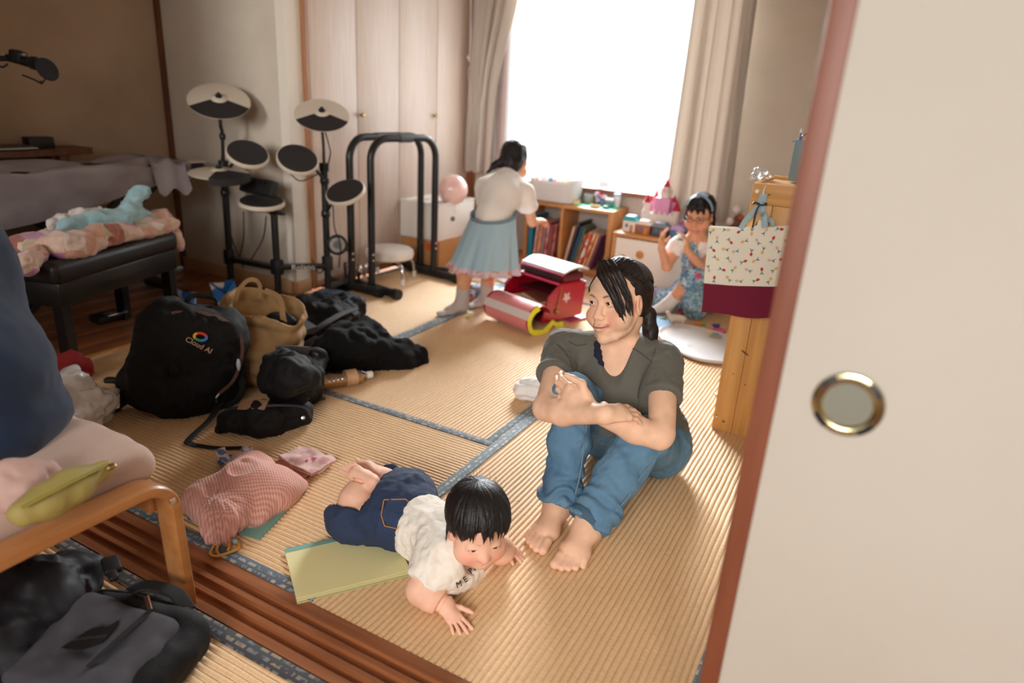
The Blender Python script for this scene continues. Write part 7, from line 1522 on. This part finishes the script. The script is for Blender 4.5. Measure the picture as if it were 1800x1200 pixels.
hb.chain([L(.066, .035, .05), L(.073, .04, .0), L(.070, .045, -.06)], [.012, .012, .006], .01).chain([L(-.068, -.02, .0), L(-.078, -.03, -.07)], [.02, .008], .01)
for x, y in ((.02, .062), (.045, .05), (-.015, .064), (-.04, .052)): hb.chain([L(x*.6, .05, .12), L(x, y+.018, .085), L(x*1.25, y+.019, .05)], [.016, .014, .006], .012)
npmesh('hair', hb.mesh(.004, smooth=2, disp=lambda P, N: .0018*vnoise(((P-T2)@R2)*A(140, 30, 30), 4)), m_hair, g2)
b = MB(); b.tube([L(.086*math.sin(a)*1.0, .022, .047+.094*math.cos(a)) for a in np.linspace(-1.5, 1.5, 26)], 1, 8, flat=(.022, .005), up=tuple(R2[:, 0])); b.build('headband', M('headband_blue', (150, 176, 204), .6), g2, True)
b = MB(); [b.ell(L(-.02+dx, .03, .150), (.02, .012, .014), 10) for dx in (-.018, .018)]; b.parts('hair_bow', M('headband_blue', (0, 0, 0)), g2, True)
b = MB(); fr_ = [L(x, .098+.0*x, .012) for x in (0,)]
for q in (-1, 1): b.tube([L(q*.031+.021*math.cos(a), .094-.006*abs(math.cos(a)), .008+.016*math.sin(a)) for a in np.linspace(0, 2*PI, 18)[:-1]], .0016, 6, closed=True); b.tube([L(q*.05, .090, .012), L(q*.072, .05, .012), L(q*.076, .0, .012)], .0014, 6)
b.tube([L(-.011, .098, .010), L(.011, .098, .010)], .0015, 6); b.build('glasses', M('glasses_frame', (90, 60, 54), .4), g2, True)
def flower():
    t = NT('blue_flower_dress'); b = t.b; b.inputs['Roughness'].default_value = .85
    tc = t.n('ShaderNodeTexCoord'); vo = t.n('ShaderNodeTexVoronoi', Scale=11); no = t.n('ShaderNodeTexNoise', Scale=34, Detail=4, Distortion=1.5); t.l(tc, no.inputs['Vector'], 'Object'); t.l(tc, vo.inputs['Vector'], 'Object')
    r1 = t.n('ShaderNodeValToRGB'); e = r1.color_ramp.elements; e[0].position = .36; e[0].color = lin((72, 112, 152)); e[1].position = .64; e[1].color = lin((206, 220, 226)); e.new(.5).color = lin((120, 166, 190)); t.l(no, r1.inputs[0])
    r2 = t.n('ShaderNodeValToRGB'); e = r2.color_ramp.elements; e[0].position = .2; e[0].color = (1, 1, 1, 1); e[1].position = .3; e[1].color = (0, 0, 0, 1); t.l(vo, r2.inputs[0], 'Distance')
    sp = t.n('ShaderNodeSeparateColor'); t.l(vo, sp.inputs[0], 'Color'); gt = t.n('ShaderNodeMath', _operation='GREATER_THAN'); gt.inputs[1].default_value = .66; t.l(sp, gt.inputs[0], 0); mu = t.n('ShaderNodeMath', _operation='MULTIPLY'); t.l(gt, mu.inputs[0]); t.l(r2, mu.inputs[1])
    mx = t.n('ShaderNodeMix', _data_type='RGBA'); t.l(mu, mx.inputs[0]); t.l(r1, mx.inputs[6]); mx.inputs[7].default_value = lin((206, 80, 120)); t.l(mx, b.inputs['Base Color'], 2); return t.m
s = SDF(); s.chain([ne+A(0, .0, -.07), pe+A(0, 0, .05)], [.078, .118], .05).ell(pe+A(0, -.02, .0), (.16, .15, .08), None, .05).chain([pe+A(0, -.02, 0), kn_+A(.01, .01, 0)], [.09, .07], .05).chain([kn_+A(.02, .02, -.02), A(-.84, 3.87, .10), A(-.83, 3.88, .03)], [.06, .065, .05], .04)
s.chain([pe, A(-1.02, 3.98, .05), A(-1.14, 4.02, .03), A(-1.22, 3.98, .025)], [.08, .07, .05, .03], .05); s.cap(A(-.96, 3.80, .12), A(-1.0, 3.86, .03), .05, .05, .02, 's')
npmesh('dress', s.mesh(.006, smooth=1, disp=lambda P, N: wrinkle(P, 16, .009, 4, (1, 1, .5))+.003*fbm(P*30, 2), lo=A(-1.3, 3.7, .004)), flower(), g2)
s = SDF(); s.chain([sr_, sr_+(er_-sr_)*.45], [.05, .055], .03).chain([sl_, sl_+(el_-sl_)*.45], [.05, .055], .03); cut(s, sr_+(er_-sr_)*.42, er_-sr_, .04, .07); cut(s, sl_+(el_-sl_)*.42, el_-sl_, .04, .07); s.chain([sr_, ne+A(0, 0, -.03), sl_], [.048, .052, .048], .03); s.chain([L(0, .0, -.09), ne+A(0, -.03, .03)], [.044, .044], .008, 's')
npmesh('blouse', s.mesh(.005, smooth=1, disp=lambda P, N: wrinkle(P, 24, .004, 2)), M('white_blouse', (238, 232, 232), .9), g2)
q = Person((0, 0, 0)); foot(q, A(-.965, 3.875, .008), A(-1.09, 3.787, .002), -1, .84, an_, toes=False); q.s.chain([an_, an_+(kn_-an_)*.3], [.038, .040], .02); cut(q.s, an_+(kn_-an_)*.27, kn_-an_, .04, .07); npmesh('sock', q.s.mesh(.005, smooth=1, lo=A(-1.2, 3.7, .001)), M('white_sock', (226, 222, 220), .95, bump=.3, bsc=400), g2)
s = SDF(); c = hl_+A(-.04, -.03, .05); s.ell(c, (.016, .014, .02), None, .006).ell(c+A(-.006, 0, .026), (.013, .012, .013), None, .004).ell(c+A(.016, 0, -.012), (.012, .01, .01), None, .004)
def dcol(P): z = P[:, 2]-c[2]; return np.where((np.abs(z-.012) < .005)[:, None], A(.02, .2, .26), A(.8, .8, .78))
tag(npmesh('toy_figure', s.mesh(.003), m_cas if False else M('vcol_toy', (0, 0, 0)), col=dcol), 'tiny white and teal toy figure held in the fingers of the seated girl', 'toy')
# ------------------------------------------------------------------ the man at the left edge
mn_ = thing('person', 'man in navy shirt seen from behind, sitting on the ottoman at the left edge', 'person', (-1.5, .6, 0))
p = Person((206, 156, 124)); s = p.s
MT = A(-2.14, .58, 1.10); fw = A(-.95, .1, -.3); fw /= np.linalg.norm(fw); rt = np.cross(fw, A(0, 0, 1.)); rt /= np.linalg.norm(rt); MR = np.stack([rt, fw, np.cross(rt, fw)], 1)
L, eyes = head(p, MT, MR, 1.04, 'adult', detail=False)
pe, ch_, ne = A(-1.615, .60, .49), A(-1.76, .60, .77), A(-1.98, .59, .97); sr_, sl_ = ne+MR@A(.17, 0, 0)+A(0, 0, -.05), ne-MR@A(.17, 0, 0)+A(0, 0, -.05)
s.chain([L(0, -.02, -.06), ne], [.058, .062], .03).chain([ne, ch_, pe], [.09, .13, .14], .06).chain([sr_, ne, sl_], [.05, .06, .05], .04)
for sg, sh0 in ((1, sr_), (-1, sl_)):
    e_ = sh0+A(-.12, 0, -.26); w2 = e_+A(-.24, -.06*sg*-1, .0); s.chain([sh0, e_, w2], [.048, .04, .027], .03); hand(p, w2, A(-1, 0, -.1), A(0, 0, -1.), sg, S=1.0)
    h0 = pe+MR@A(.10*sg, 0, 0); k0 = h0+A(-.42, 0, -.02); a0 = A(k0[0]-.02, k0[1], .09); s.chain([h0, k0, a0], [.085, .058, .042], .04); foot(p, A(a0[0]+.05, a0[1], .004), A(a0[0]-.2, a0[1], .004), sg, 1.05, a0, toes=False)
npmesh('body', p.s.mesh(.010, smooth=1), m_skin, mn_, col=p.color)
hb = SDF(); hb.ell(L(0, -.026, .050), A(.081, .096, .086)*1.04, MR, .02).ell(L(0, .09, -.03), A(.07, .055, .08)*1.04, MR, .006, 's').ell(L(0, .05, -.09), A(.1, .1, .07)*1.04, MR, .006, 's'); npmesh('hair', hb.mesh(.008, smooth=2), m_hair, mn_)
m_navy = M('navy_jersey', (18, 37, 64), .9, bump=.15, bsc=520, sheen=.1)
s = SDF(); s.ell(pe+A(.02, .0, .06), (.165, .19, .17), None, .08).ell(ch_+A(.045, .02, -.05), (.15, .19, .19), None, .08).chain([sr_, ne+A(.02, 0, -.05), sl_], [.075, .09, .075], .06).cap(ch_, ne+A(.02, 0, -.04), .15, .10, .06)
for sh0 in (sr_, sl_): s.chain([sh0, sh0+A(-.06, 0, -.14)], [.07, .066], .03); cut(s, sh0+A(-.055, 0, -.125), A(-.12, 0, -.26), .05, .1)
s.ell(pe+A(.02, 0, -.05), (.172, .20, .10), None, .05); cut(s, pe+A(.02, 0, -.105), A(.0, 0, -1), .1, .3); s.chain([L(0, 0, -.1), ne+A(-.02, 0, .06)], [.06, .062], .01, 's')
shd = npmesh('shirt', s.mesh(.008, smooth=2, disp=lambda P, N: wrinkle(P, 7, .007, 4, (1, 1, .6))+.002*fbm(P*20, 2)), m_navy, mn_)
s = SDF(); s.ell(pe+A(.0, 0, -.02), (.165, .19, .10), None, .06)
for sg in (1, -1): h0 = pe+MR@A(.10*sg, 0, 0); k0 = h0+A(-.42, 0, -.02); a0 = A(k0[0]-.02, k0[1], .09); s.chain([h0, k0, a0], [.10, .075, .06], .04); cut(s, a0, A(0, 0, -1), .05, .1)
npmesh('trousers', s.mesh(.010, smooth=2, disp=lambda P, N: wrinkle(P, 9, .006, 5)), M('dark_trousers', (26, 26, 32), .9), mn_)
